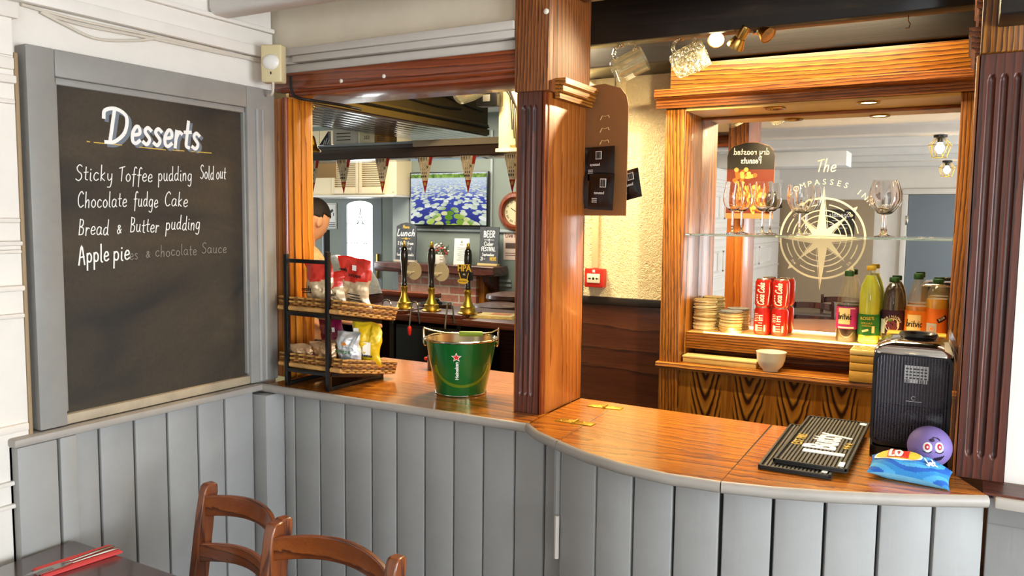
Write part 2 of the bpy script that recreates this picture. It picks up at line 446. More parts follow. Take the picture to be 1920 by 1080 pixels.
def m_tv():
    m, nt, b = _new('lily pond picture')
    def mth(op, a, b_=None):
        n = N(nt, 'ShaderNodeMath', operation=op)
        for i, x in enumerate((a, b_)):
            if x is None: continue
            if isinstance(x, (int, float)): n.inputs[i].default_value = x
            else: nt.links.new(x, n.inputs[i])
        return n.outputs[0]
    t = N(nt, 'ShaderNodeTexCoord'); sp = N(nt, 'ShaderNodeSeparateXYZ'); nt.links.new(t.outputs['Object'], sp.inputs[0])
    x, z = sp.outputs[0], sp.outputs[2]                  # x -.42...42, z -.24...24
    dep = mth('DIVIDE', .12, mth('MAXIMUM', mth('SUBTRACT', .26, z), .03))
    px = mth('MULTIPLY', x, mth('MULTIPLY', dep, 9.0)); py = mth('MULTIPLY', dep, 7.0)
    cb = N(nt, 'ShaderNodeCombineXYZ'); nt.links.new(px, cb.inputs[0]); nt.links.new(py, cb.inputs[1])
    vo = N(nt, 'ShaderNodeTexVoronoi'); vo.inputs['Scale'].default_value = 4.6
    nt.links.new(cb.outputs[0], vo.inputs['Vector'])
    pad = ramp(nt, vo.outputs['Distance'], [(.0, (1, 1, 1)), (.50, (1, 1, 1)), (.57, (0, 0, 0))])
    near = ramp(nt, mth('ADD', mth('MULTIPLY', z, -2.2), mth('MULTIPLY', mth('ABSOLUTE', mth('SUBTRACT', x, .02)), -1.3)), [(.02, (0, 0, 0)), (.18, (1, 1, 1))])
    pc = N(nt, 'ShaderNodeMixRGB'); nt.links.new(near, pc.inputs['Fac'])
    nt.links.new(ramp(nt, vo.outputs['Color'], [(.2, lin('b9c6b4')), (.8, lin('dfe4da'))]), pc.inputs['Color1'])
    nt.links.new(ramp(nt, vo.outputs['Color'], [(.2, lin('5f8a22')), (.5, lin('a9bf4a')), (.8, lin('d3cf9a'))]), pc.inputs['Color2'])
    wt = ramp(nt, mth('ADD', z, .24), [(0, lin('22226a')), (.25, lin('4450a8')), (.42, lin('b4c6e6'))])
    mx = N(nt, 'ShaderNodeMixRGB'); nt.links.new(pad, mx.inputs['Fac']); nt.links.new(wt, mx.inputs['Color1']); nt.links.new(pc.outputs['Color'], mx.inputs['Color2'])
    nb = noise_tex(nt, texco(nt), 30, 4)
    bank = ramp(nt, nb, [(.35, lin('3c5a2a')), (.6, lin('8fb04a'))])
    sh = N(nt, 'ShaderNodeMixRGB'); nt.links.new(ramp(nt, z, [(.190, (0, 0, 0)), (.196, (1, 1, 1))]), sh.inputs['Fac'])
    nt.links.new(mx.outputs['Color'], sh.inputs['Color1']); nt.links.new(bank, sh.inputs['Color2'])
    sk = N(nt, 'ShaderNodeMixRGB'); nt.links.new(ramp(nt, mth('ADD', z, mth('MULTIPLY', nb, .02)), [(.236, (0, 0, 0)), (.242, (1, 1, 1))]), sk.inputs['Fac'])
    nt.links.new(sh.outputs['Color'], sk.inputs['Color1']); sk.inputs['Color2'].default_value = lin('dfe8ee')
    b.inputs['Base Color'].default_value = (0, 0, 0, 1); b.inputs['Roughness'].default_value = .2
    nt.links.new(sk.outputs['Color'], b.inputs['Emission Color']); b.inputs['Emission Strength'].default_value = .85
    return m
TVPIC = m_tv()
SAGE = mat('sage green wall paint', '7f877c', .6, var=(3, .05))
SAGEL = mat('pale sage paint', 'a3aba6', .55, var=(3, .05))
FLOORM = wood('dark floor boards', '241a14', '3d2c20', '4a382a', axis='y', ring=3, rough=.4)
MAT_GREENB = mat('metallic green lacquer', '0f6a2a', .22, metal=.35, coat=.8)

# ------------------------------------------------------------------ lettering
GL = {
 'a': (58, '45,44 25,52 6,35 8,8 26,0 42,16 46,48 45,12 57,2'), 'b': (54, '8,100 7,50 7,3 25,0 45,15 43,40 26,50 8,36'),
 'c': (50, '43,43 26,51 8,35 8,12 26,0 46,9'), 'd': (58, '43,44 25,50 7,33 9,7 27,1 42,18/46,100 45,50 45,10 55,1'),
 'e': (50, '8,24 43,30 38,48 22,50 7,30 11,7 28,0 47,9'), 'f': (44, '46,92 34,100 22,84 20,40 18,-30/3,48 40,50'),
 'g': (56, '44,44 25,51 7,34 10,8 28,2 43,20/46,48 45,-15 30,-38 8,-30'), 'h': (54, '8,100 8,50 8,0/8,25 24,48 40,44 42,0'),
 'i': (24, '10,50 10,8 20,0/10,70 11,73'), 'k': (48, '8,100 8,50 8,0/38,50 10,24 40,0'), 'l': (24, '9,100 9,50 9,10 20,0'),
 'm': (78, '8,50 8,0/8,28 22,50 34,44 35,0/35,28 50,50 64,44 66,0'), 'n': (54, '8,50 8,0/8,28 24,50 40,44 42,0'),
 'o': (52, '26,50 8,36 8,12 26,0 44,12 44,36 26,50'), 'p': (54, '8,50 8,0 8,-42/8,38 26,51 44,36 42,10 24,2 8,14'),
 'r': (42, '8,50 8,0/8,26 22,48 38,44'), 's': (46, '40,44 22,51 10,38 38,16 26,0 6,6'), 't': (38, '18,84 17,40 18,8 34,2/2,50 36,52'),
 'u': (54, '8,50 8,14 20,0 38,10 42,50/42,50 42,10 52,0'), 'v': (48, '6,50 24,0 44,50'), 'w': (70, '6,50 18,0 34,42 50,0 64,50'),
 'y': (54, '8,50 10,18 26,8 42,22/44,50 44,0 34,-34 10,-36'), 'x': (46, '6,50 42,0/40,50 6,0'),
 'S': (58, '50,90 30,100 10,82 20,60 46,42 50,18 28,0 4,10'), 'T': (60, '2,84 56,96/32,92 30,0'), 'C': (62, '54,84 34,100 8,70 8,26 30,0 58,12'),
 'F': (54, '14,0 14,92 50,100/14,52 40,54'), 'K': (56, '10,100 10,0/48,96 12,44 50,0'), 'B': (58, '12,100 11,0/12,98 42,90 38,58 12,52 48,40 44,6 11,0'),
 'A': (64, '4,-4 30,100 56,-4/12,36 50,40'), 'D': (72, '30,100 26,0/2,74 4,96 34,104 66,84 66,36 40,4 14,0'), 'L': (50, '12,100 10,2 46,4'),
 'G': (62, '54,84 34,100 8,70 8,26 30,0 54,14 54,42 34,42'), 'I': (24, '12,100 12,0'), 'N': (62, '8,0 8,100 52,0 52,100'), 'E': (52, '46,100 10,98 10,0 48,2/10,52 40,54'),
 'P': (54, '10,0 10,98 44,92 44,56 10,50'), 'R': (56, '10,0 10,98 44,92 42,56 10,50 48,0'), 'H': (60, '8,100 8,0/50,100 50,0/8,52 50,52'), 'O': (66, '32,100 6,70 6,28 32,0 58,28 58,70 32,100'),
 'M': (74, '6,0 12,100 36,30 60,100 66,0'), 'U': (60, '8,100 8,24 30,0 52,24 52,100'), 'Y': (56, '6,100 28,50 50,100/28,50 28,0'), 'J': (44, '36,100 36,16 18,0 4,16'), 'V': (56, '4,100 28,0 52,100'), 'W': (80, '4,100 20,0 40,80 60,0 76,100'),
 '&': (50, '46,6 16,40 14,52 28,56 32,44 8,18 22,0 44,30'), '.': (20, '8,0 10,3'), '1': (30, '6,80 18,100 18,0'), '2': (50, '6,78 26,100 42,76 6,0 46,2'), '5': (48, '42,100 12,98 10,58 36,54 40,16 8,2'), '8': (48, '24,52 8,76 24,100 40,76 24,52 6,24 24,0 44,24 24,52'), '7': (46, '4,98 44,98 16,0'), '3': (46, '6,92 30,100 38,74 18,54 42,34 30,2 4,8'), '0': (52, '26,100 6,70 6,28 26,0 46,28 46,70 26,100'), '9': (48, '40,62 12,52 10,86 34,98 42,60 36,0'), '-': (34, '4,40 30,40'), '+': (44, '20,64 20,16/4,40 38,40'), '£': (50, '44,86 28,100 14,76 16,4 4,2 46,2/6,46 36,46'), ':': (20, '8,6 10,9/8,40 10,43'),
}
def smooth_pts(p, k=5):
    if len(p) < 3: return p
    out = []
    for i in range(len(p)-1):
        a = p[max(i-1, 0)]; b = p[i]; c = p[i+1]; d = p[min(i+2, len(p)-1)]
        for j in range(k):
            t = j/k
            out.append(tuple(.5*(2*b[q]+(c[q]-a[q])*t+(2*a[q]-5*b[q]+4*c[q]-d[q])*t*t+(3*b[q]-a[q]-3*c[q]+d[q])*t**3) for q in (0, 1)))
    out.append(p[-1]); return out
def strokes(txt, h, width=None, shear=0.0, jit=0.0, soft=True, gap=0):
    """centre lines of handwritten text; cap height h; fitted to width when given"""
    x = 0; L = []
    for ch in txt:
        if ch == ' ': x += 40; continue
        g = GL.get(ch)
        if not g: x += 40; continue
        dy = random.uniform(-jit, jit)*10
        for st in g[1].split('/'):
            p = [tuple(float(q) for q in s.split(',')) for s in st.split()]
            if soft: p = smooth_pts(p)
            L.append([(x+a+(b*shear), b+dy) for a, b in p])
        x += g[0]+10+gap
    sy = h/100; sx = (width/x) if width else sy
    return [[(a*sx, b*sy) for a, b in p] for p in L], x*sx
def hand(mb, txt, M, h, wid, width=None, shear=0.0, jit=0.0, th=.0006, mi=0, center=False, gap=0, soft=True):
    L, tw = strokes(txt, h, width, shear, jit, soft, gap)
    old = mb.M; mb.M = M @ Matrix.Translation((-tw/2 if center else 0, 0, 0))
    for p in L: mb.ribbon(p, wid, 0, th, mi)
    mb.M = old; return tw
def ptext(mb, txt, M, size, th=.0006, mi=0, sx=1.0, align='CENTER', shear=0.0, off=0.0):
    """printed lettering (built-in font) added to a mesh builder"""
    cu = bpy.data.curves.new('t', 'FONT'); cu.body = txt; cu.size = size; cu.align_x = align; cu.align_y = 'CENTER'
    cu.extrude = th/2; cu.shear = shear; cu.offset = off; cu.resolution_u = 3
    o = bpy.data.objects.new('t', cu)
    me = bpy.data.meshes.new_from_object(o)
    old = mb.M; mb.M = old @ M @ Matrix.Diagonal((sx, 1, 1, 1)) @ Matrix.Translation((0, 0, th/2))
    mb.add([v.co.copy() for v in me.vertices], [list(p.vertices) for p in me.polygons], mi)
    mb.M = old
    bpy.data.objects.remove(o); bpy.data.meshes.remove(me); bpy.data.curves.remove(cu)
def star(mb, M, R, r, n=5, th=.0006, mi=0, rot=PI/2):
    pts = [((R if i % 2 == 0 else r)*math.cos(rot+PI*i/n), (R if i % 2 == 0 else r)*math.sin(rot+PI*i/n)) for i in range(2*n)]
    old = mb.M; mb.M = old @ M; mb.prism(pts, 'z', 0, th, mi); mb.M = old
def disc(mb, M, rx, ry=None, th=.0006, mi=0, n=24):
    ry = ry or rx
    old = mb.M; mb.M = old @ M
    mb.prism([(rx*math.cos(2*PI*i/n), ry*math.sin(2*PI*i/n)) for i in range(n)], 'z', 0, th, mi); mb.M = old
def rect(mb, M, x0, x1, y0, y1, th=.0006, mi=0):
    old = mb.M; mb.M = old @ M
    n = max(1, int((x1-x0)/.006)) if x1-x0 < .13 else 1
    vs = []; fs = []
    for i in range(n+1):
        x = x0+(x1-x0)*i/n; vs += [(x, y0, 0), (x, y1, 0), (x, y1, th), (x, y0, th)]
    for i in range(n):
        for k in range(4): fs.append((4*i+k, 4*i+(k+1) % 4, 4*i+4+(k+1) % 4, 4*i+4+k))
    fs += [(0, 3, 2, 1), (4*n, 4*n+1, 4*n+2, 4*n+3)]
    mb.add(vs, fs, mi); mb.M = old
def ring(mb, M, r0, r1, th=.0006, mi=0, n=64, a0=0, a1=2*PI):
    old = mb.M; mb.M = old @ M
    full = abs(a1-a0-2*PI) < 1e-6
    vs = []; fs = []
    for i in range(n+1):
        a = a0+(a1-a0)*i/n
        for rr in (r0, r1):
            vs += [(rr*math.cos(a), rr*math.sin(a), 0), (rr*math.cos(a), rr*math.sin(a), th)]
    for i in range(n):
        o, q = 4*i, 4*i+4
        fs += [(o+1, o+3, q+3, q+1), (o+2, q+2, q+3, o+3), (o, o+1, q+1, q)]
    mb.add(vs, fs, mi); mb.M = old
# ================================================================== SETTING
CT = 1.05           # bar top height
def sbox(name, m, *b, bev=0):
    return struct(MB().box(*b, bev).build(name, m))
sbox('floor', FLOORM, -8, 2.75, -4.2, 6.6, -.08, 0)
# front room
sbox('ceiling', CEILM, -2.30, 2.75, -4.15, 2.07, 2.42, 2.5)
sbox('wall_left', WHITE, -2.30, -2.15, -4.15, 2.08, 0, 2.42)
sbox('wall_front', CREAM, -2.30, -1.166, 2.102, 2.30, 2.12, 2.5)
sbox('wall_front_right', WHITE, .102, 2.75, 2.09, 2.28, 0, 2.5)
def wall_with_windows(name, m, ax, pos, th, a0, a1, wins, z1=2.42):
    """solid wall with rectangular openings; ax is the axis the wall is square to"""
    mb = MB()
    def b(u0, u1, z0, zz):
        if ax == 0: mb.box(pos, pos+th, u0, u1, z0, zz)
        else: mb.box(u0, u1, pos, pos+th, z0, zz)
    u = a0
    for (s, e, zb, zt) in wins:
        b(u, s, 0, z1); b(s, e, 0, zb); b(s, e, zt, z1); u = e
    b(u, a1, 0, z1)
    return struct(mb.build(name, m))
wall_with_windows('wall_right', WHITE, 0, 2.6, .15, -4.15, 2.09, [(-2.65, -1.15, .75, 1.95), (0, 1.5, .75, 1.95)])
wall_with_windows('wall_rear', WHITE, 1, -4.15, .15, -2.15, 2.6, [(.8, 2.2, .75, 1.95)])
PANE = thin('window pane', (.96, .98, 1, 1), .06)
def window(name, ax, pos, u0, u1, z0, z1):
    mb = MB(); g = MB()
    def b(m_, a, b_, c, d, p0, p1):
        if ax == 0: m_.box(p0, p1, a, b_, c, d)
        else: m_.box(a, b_, p0, p1, c, d)
    t = .05
    for (a, c) in ((u0, u0+t), (u1-t, u1), ((u0+u1)/2-t/2, (u0+u1)/2+t/2)): b(mb, a, c, z0, z1, pos-.03, pos+.03)
    for (a, c) in ((z0, z0+t), (z1-t, z1)): b(mb, u0, u1, a, c, pos-.03, pos+.03)
    o = struct(mb.build(name, WHITE))
    b(g, u0+t, u1-t, z0+t, z1-t, pos-.004, pos+.004)
    g.build('pane', PANE, o)
window('window_1', 0, 2.67, 0, 1.5, .75, 1.95)
window('window_2', 0, 2.67, -2.65, -1.15, .75, 1.95)
window('window_3', 1, -4.07, .8, 2.2, .75, 1.95)
# door and board on the rear wall, seen in the mirror
DOORB = mat('blue grey door paint', '7d8790', .45)
d = struct(MB().box(-.63, .18, -4.0, -3.955, 0, 1.96, .004).build('door_1', DOORB))
f = MB()
f.box(-.70, -.635, -4.0, -3.93, 0, 1.964, .006).box(.185, .25, -4.0, -3.93, 0, 1.964, .006).box(-.70, .25, -4.0, -3.93, 1.965, 2.03, .006)
f.build('door_frame', WHITE, d)
h = MB()
for z in (.3, 1.6): h.box(-.655, -.625, -3.96, -3.925, z, z+.11, .003)
h.build('hinge', STEEL, d)
h = MB(); h.tube([(.1, -3.955, 1.02), (.1, -3.9, 1.02), (.0, -3.9, 1.02)], .01); h.build('door_handle', STEEL, d)
BROWNB = mat('light brown panel paint', 'a89274', .6, var=(3, .05))
struct(MB().box(-2.15, -1.0, -4.0, -3.97, .3, 1.9, .004).build('trim_1', BROWNB))

# left wall: white panelling this side of the board
mb = MB()
mb.box(-2.15, -2.108, -3.9, 1.175, 0, 2.11)
for z, h, t in ((1.985, .03, .012), (1.95, .02, .02), (1.90, .012, .01), (1.603, .012, .012), (1.545, .012, .018), (1.525, .01, .012), (1.43, .014, .02), (1.36, .012, .014), (1.066, .02, .012), (.93, .012, .012), (.87, .012, .012)):
    mb.box(-2.11, -2.108+t, -3.9, 1.172, z, z+h, .004)
for y0 in (-3.4, -2.6, -1.8, -1.0, -.2):
    for z0, z1 in ((1.12, 1.33), (1.64, 1.87), (.2, .84)):
        for (a, b, c, e) in ((y0, y0+.62, z0, z0+.02), (y0, y0+.62, z1-.02, z1), (y0, y0+.02, z0, z1), (y0+.6, y0+.62, z0, z1)):
            mb.box(-2.11, -2.094, a, b, c, e, .004)
struct(mb.build('trim_2', WHITE))
mb = MB(); mb.box(-2.15, -2.085, -3.9, 1.182, 2.11, 2.15, .004); mb.box(-2.15, -2.098, -3.9, 1.17, 2.02, 2.11)
struct(mb.build('trim_3', WHITE))
# edge of the panelling beside the chalkboard frame
struct(MB().box(-2.15, -2.104, 1.176, 1.186, .70, 2.03, .003).build('trim_4', mat('aged cream paint', '9d8564', .6)))
# cornice above the chalkboard: stepped boards along the wall top
mb = MB()
for i, (z0, z1, x) in enumerate(((2.165, 2.20, -2.118), (2.20, 2.255, -2.135), (2.255, 2.27, -2.124), (2.27, 2.42, -2.142))):
    mb.box(-2.15, x, 1.18, 2.075, z0, z1, .004)
struct(mb.build('trim_5', WHITE))
# lower left: tongue and groove boards under the chalkboard
def boards(mb, seq, ax, face, th, z0, z1, gap=.0035, bev=.004):
    for a, b in zip(seq[:-1], seq[1:]):
        if ax == 0: mb.box(face-th, face, a+gap, b-gap, z0, z1, bev)
        else: mb.box(a+gap, b-gap, face, face+th, z0, z1, bev)
mb = MB()
boards(mb, [1.125, 1.236, 1.29], 0, -2.078, .03, 0, 1.03)
boards(mb, [1.29, 1.365, 1.475, 1.587, 1.70, 1.806, 1.93], 0, -2.10, .02, 0, 1.03)
g = MB().box(-2.15, -2.108, 1.125, 1.99, 0, 1.028)
w6 = struct(mb.build('trim_6', GREY)); g.build('backing', GAP, w6)
struct(MB().box(-2.15, -2.076, 1.122, 1.951, 1.03, 1.052, .006).build('trim_7', NOSE))

# trunking and strips on the wall above the opening
mb = MB(); mb.box(-2.13, -1.167, 2.088, 2.102, 2.12, 2.146, .003)
struct(mb.build('trim_8', TRUNK))
mb = MB()
mb.box(-2.04, -1.167, 2.068, 2.102, 2.150, 2.172, .003).box(-2.07, -1.167, 2.060, 2.102, 2.1725, 2.197, .003)
mb.box(-2.13, -2.045, 2.080, 2.102, 2.150, 2.172, .003)
struct(mb.build('trim_9', TRUNK))

# front room ceiling beams
def beam(x0, x1, y0, y1, z0, z1, m, label, cat='beam', name='ceiling_beam', group=None, bev=.02):
    t = MB().box(x0, x1, y0, y1, z0, z1, bev, 0, 3).build(name, m)
    return tag(t, label, cat, group)
beam(-2.14, 1.0, 1.80, 1.885, 2.262, 2.42, CEILM, 'white painted ceiling beam nearest the bar, above the chalkboard corner')
places = ['over the table by the chalkboard', 'above the middle of the front room', 'behind the second ceiling beam', 'one row before the ceiling lamp', 'beside the rear ceiling lamp', 'nearest the rear door']
for i, y in enumerate((1.1, .3, -.6, -1.5, -2.4, -3.3)):
    beam(-2.14, 2.6, y-.06, y+.06, 2.25, 2.42, CEILM, 'white painted ceiling beam seen in the mirror, '+places[i], group='front room beams')

# servery: textured back wall, dado, pier, ceiling
mb = MB().box(-1.552, .45, 3.43, 3.56, 1.272, 2.5)
struct(mb.build('wall_servery', WALLP))
sbox('trim_10', BLACKW['x'], -1.552, -1.05, 3.412, 3.56, 1.236, 1.272, bev=.004)
DADO = wood('dark brown dado', '2a1208', '4b2411', '58301a', axis='x', ring=8, dist=2, lines=.9, fib=.5, rough=.4, along=.12, warp=.03)
sbox('trim_11', DADO, -1.552, .45, 3.425, 3.56, 0, 1.236)
PIER = mat('pale yellow paint', 'e0cf9e', .6, var=(5, .06))
mb = MB(); mb.box(-2.02, -1.553, 3.43, 3.56, 1.965, 2.5, .004); mb.box(-1.95, -1.90, 3.415, 3.43, 1.98, 2.5, .003); mb.box(-2.03, -1.553, 3.42, 3.56, 1.95, 1.966)
struct(mb.build('trim_12', PIER))
mb = MB(); mb.box(-1.60, -1.553, 3.42, 3.54, 0, 1.95, .004)
struct(mb.build('trim_13', mat('black door stop', '15130f', .5)))
# cream framed panel high on the wall
mb = MB(); mb.box(-1.54, -1.36, 3.42, 3.43, 2.12, 2.262, .002); mb.box(-1.40, -1.375, 3.405, 3.43, 2.10, 2.262, .004); mb.box(-1.54, -1.375, 3.405, 3.43, 2.10, 2.118, .003)
struct(mb.build('trim_14', PIER))
sbox('wall_servery_right', WALLP, .32, .45, 2.28, 3.43, 0, 2.5)
sbox('ceiling_servery', BLACKW['x'], -2.30, .45, 2.30, 3.56, 2.5, 2.56)

# far room
FARW = mat('far ceiling paint', 'e9ece8', .8)
sbox('ceiling_far', FARW, -8, -2.0, 2.30, 6.75, 2.56, 2.62)
sbox('ceiling_far_right', FARW, -2.0, .45, 3.56, 6.75, 2.56, 2.62)
mb = MB()
_d0 = at(640, 400, 1, 6.45).x+.004; _d1 = at(716, 400, 1, 6.45).x-.004
for a in ((-8, _d0, 0, 2.56), (_d1, -4.81, 0, 2.56), (_d0, _d1, 1.835, 2.56)):
    mb.box(a[0], a[1], 6.45, 6.6, a[2], a[3])
struct(mb.build('wall_far_door_side', SAGE))
sbox('wall_far', SAGE, -4.81, -1.6, 6.20, 6.6, 0, 2.56)
struct(MB().box(-4.812, -4.62, 6.185, 6.20, 0, 2.35).build('trim_15', SAGEL))
sbox('wall_far_right', SAGE, -1.75, -1.6, 3.57, 6.2, 0, 2.56)
wall_with_windows('wall_far_left', SAGE, 0, -7.6, .15, 2.30, 6.6, [(3.9, 5.3, .75, 2.05)], 2.56)
window('window_4', 0, -7.53, 3.9, 5.3, .75, 2.05)  # unseen window added to let fill daylight into the far room
sbox('wall_servery_left', SAGE, -7.6, -2.30, 2.15, 2.30, 0, 2.56)
mb = MB()
for z in (1.02, 1.06): mb.box(-4.6, -3.5, 6.188, 6.2, z, z+.02)
mb.box(-4.6, -2.2, 6.178, 6.2, 1.50, 1.525, .004)
for x in (-3.72, -3.2): mb.box(x, x+.02, 6.185, 6.2, 1.2, 2.4)
struct(mb.build('trim_16', SAGEL))

# ================================================================== BAR
edge = [(-2.125, 1.948), (-1.058, 1.958), (-1.0, 1.905), (-.905, 1.847), (-.80, 1.790), (-.69, 1.752), (-.567, 1.734), (-.448, 1.742),
        (-.338, 1.766), (-.223, 1.804), (-.082, 1.866), (.072, 1.950)]
def top_piece(pts_edge, back, name, label, inset=.012):
    """one slab of bar top: veneered slab + painted rounded nosing along its front edge"""
    e = [Vector((x, y, 0)) for x, y in pts_edge]
    cx = sum(p.x for p in e)/len(e); y0 = min(p.y for p in e)
    t = thing(name, label, 'worktop', (cx, y0+.3, CT-.04))
    inn = []
    for i, p in enumerate(e):
        tg = (e[min(i+1, len(e)-1)]-e[max(i-1, 0)]).normalized(); n = Vector((-tg.y, tg.x, 0))
        inn.append(p+n*inset)
    poly = [(p.x, p.y) for p in inn]+list(reversed(back))
    mb = MB().prism(poly, 'z', CT-.0255, CT)
    mb.build('slab', CTOP['x'], t, True)
    vs = []; fs = []; prof = [(.0, .001), (-.006, .0005), (-.011, -.004), (-.013, -.012), (-.011, -.020), (-.006, -.025), (.004, -.026), (.02, -.026), (.02, -.002)]
    for i, p in enumerate(e):
        tg = (e[min(i+1, len(e)-1)]-e[max(i-1, 0)]).normalized(); n = Vector((-tg.y, tg.x, 0))
        for a, b in prof: vs.append(p+n*(inset+a)+Vector((0, 0, CT+b)))
    k = len(prof)
    for i in range(len(e)-1):
        for j in range(k-1): fs.append((i*k+j, (i+1)*k+j, (i+1)*k+j+1, i*k+j+1))
    fs.append(list(range(k))); fs.append([len(vs)-k+j for j in reversed(range(k))])
    nb = MB().add(vs, fs); nb.build('nosing', NOSE, t, True, ang=60)
    return t
top_piece(edge[:2], [(-2.072, 1.965), (-2.072, 2.60), (-1.19, 2.60), (-1.165, 2.36), (-1.10, 2.35), (-1.062, 2.085)], 'bar_worktop', 'orange veneered bar top under the bucket and snack rack in the opening')
p2e = [(-1.056, 1.958), (-1.0, 1.905), (-.907, 1.849)]
top_piece(p2e, [(-1.058, 2.09), (-1.062, 2.345), (-.930, 2.342)], 'bar_worktop', 'short fixed piece of bar top beside the fluted column, left of the brass hinges')
fl = top_piece(edge[3:8], [(-.926, 2.340), (-.459, 2.327)], 'bar_flap', 'hinged orange bar flap in the middle of the curved counter')
top_piece([(-.445, 1.7425)]+edge[8:], [(-.453, 2.327), (-.006, 2.327), (-.002, 2.1)], 'bar_worktop', 'right hand bar top under the rubber mats and drink dispenser')
# brass flap hinges
for (a, b, lab) in ((at(1045, 787, 2, CT), at(1113, 797, 2, CT), 'front'), (at(1104, 760, 2, CT), at(1166, 767, 2, CT), 'rear')):
    hh = MB()
    dx = (b-a).normalized(); n = Vector((-dx.y, dx.x, 0))
    M = fr((a+b)/2, dx, n); L = (b-a).length/2
    hh.M = M; hh.box(-L, -.004, -.017, .017, 0, .0025, .001).box(.004, L, -.017, .017, 0, .0025, .001)
    hh.tube([(0, -.018, .003), (0, .018, .003)], .004)
    for x in (-L*.75, -L*.4, L*.4, L*.75): hh.lathe([(.004, .0025), (.003, .0034), (0, .0034)], (x, (.007 if abs(x) < L*.5 else -.007), 0), 10)
    hh.build('hinge', BRASSD, fl, True)
# edging strips of the joints
mb = MB(); mb.tube([(-.905+.0005, 1.852, CT-.002), (-.928, 2.34, CT-.002)], .0028, 6); mb.build('joint_strip', STEEL, fl, True)
mb = MB(); mb.tube([(-.447, 1.747, CT-.003), (-.456, 2.327, CT-.003)], .0026, 6); mb.build('joint_strip', GAP, fl, True)
# right sill
t = thing('bar_sill', 'narrow painted sill below the white wall right of the dark pilaster', 'sill', (.3, 2.0, 1.02))
MB().box(.082, .9, 1.972, 2.088, CT-.03, CT-.006, .004).build('edge', TRUNK, t, True)
MB().box(.06, .9, 1.985, 2.088, CT-.006, CT-.001).build('slab', MAHOG['x'], t, True)

# boarded fronts
t = thing('boarded_panelling', 'grey boarded bar front below the opening and green bucket', 'panelling', (-1.55, 2.03, 0))
mb = MB(); boards(mb, [-2.04, -1.99, -1.876, -1.766, -1.652, -1.551, -1.441, -1.333, -1.227, -1.119, -1.02, -.958], 1, 2.01, .02, 0, 1.018, .003)
mb.build('boards', GREY, t, True)
MB().box(-2.13, -.96, 2.022, 2.045, 0, 1.016).build('backing', GAP, t, True)
MB().box(-2.118, -2.042, 1.93, 2.04, 0, 1.018, .004).build('corner_post', GREY, t, True)
def curved_boards(pts, t, gap=.0035):
    mb = MB(); bk = MB()
    for (a, b) in zip(pts[:-1], pts[1:]):
        a = Vector(a+(0,)); b = Vector(b+(0,)); d_ = (b-a); L = d_.length; d_.normalize()
        M = fr(a, d_, (0, 0, 1))   # z axis points to the viewer
        mb.M = M; mb.box(gap, L-gap, 0, 1.02, -.02, 0, .004)
        bk.M = M; bk.box(-.004, L+.004, 0, 1.016, -.04, -.022)
    mb.build('boards', GREY, t, True); bk.build('backing', GAP, t, True)
pl = [(-.948, 1.965), (-.925, 1.925), (-.802, 1.875), (-.695, 1.860), (-.588, 1.855), (-.475, 1.858)]
t = thing('bar_gate', 'grey boarded gate under the bar flap, hinged beside the column', 'gate', (-.7, 1.93, 0))
curved_boards(pl, t)
hb = MB(); hb.tube([(-.936, 1.925, .70), (-.936, 1.925, .82)], .007); hb.build('hinge', TRUNK, t, True)
hb = MB(); hb.tube([(-.944, 1.945, .75), (-.944, 1.945, 1.015)], .012); hb.build('stile', GREY, t, True)
pr = [(-.472, 1.858), (-.358, 1.882), (-.249, 1.912), (-.14, 1.953), (-.032, 2.003), (.070, 2.058)]
t = thing('boarded_panelling', 'blue grey boarded bar front right of the gate, below the rubber mats', 'panelling', (-.2, 2.0, 0))
curved_boards(pr, t)
mb = MB().box(.073, .9, 2.062, 2.085, 0, 1.02, .004); mb.box(.073, .9, 2.05, 2.064, .96, 1.02, .004)
mb.build('side_panel', GREY, t, True)

# ---- timber opening: jamb, lintel, column, pilaster
t = thing('jamb_post', 'orange pine post with a round bead at the left of the bar opening', 'post', (-2.1, 2.15, CT))
mb = MB(); mb.box(-2.15, -2.077, 2.085, 2.205, CT, 2.037, .004)
mb.box(-2.077, -2.068, 2.105, 2.135, CT, 2.037, .003).box(-2.077, -2.072, 2.145, 2.20, CT, 2.037, .002)
mb.build('shaft', PINE['z'], t, True)
MB().tube([(-2.088, 2.083, CT), (-2.088, 2.083, 2.037)], .011, 12).build('bead', CHERRY['z'], t, True)
t = thing('lintel_beam', 'red brown varnished timber lintel over the bar opening', 'beam', (-1.6, 2.2, 2.04))
mb = MB(); mb.box(-2.135, -1.166, 2.076, 2.12, 2.056, 2.119, .008); mb.tube([(-2.10, 2.082, 2.062), (-1.166, 2.082, 2.062)], .010, 12)
mb.build('fascia', CHERRY['x'], t, True)
MB().box(-2.075, -1.166, 2.085, 2.305, 2.038, 2.056, .003).build('soffit_board', CHERRY['x'], t, True)
for (x, y) in ((640, 152), (720, 143)):
    p = at(x, y, 1, 2.076); mb = MB(); mb.M = fr(p, (1, 0, 0), (0, 0, 1)); mb.lathe([(.0065, 0), (.0065, .002), (.004, .004), (0, .0045)], seg=14)
    mb.build('screw_cap', WHITEP, t, True)

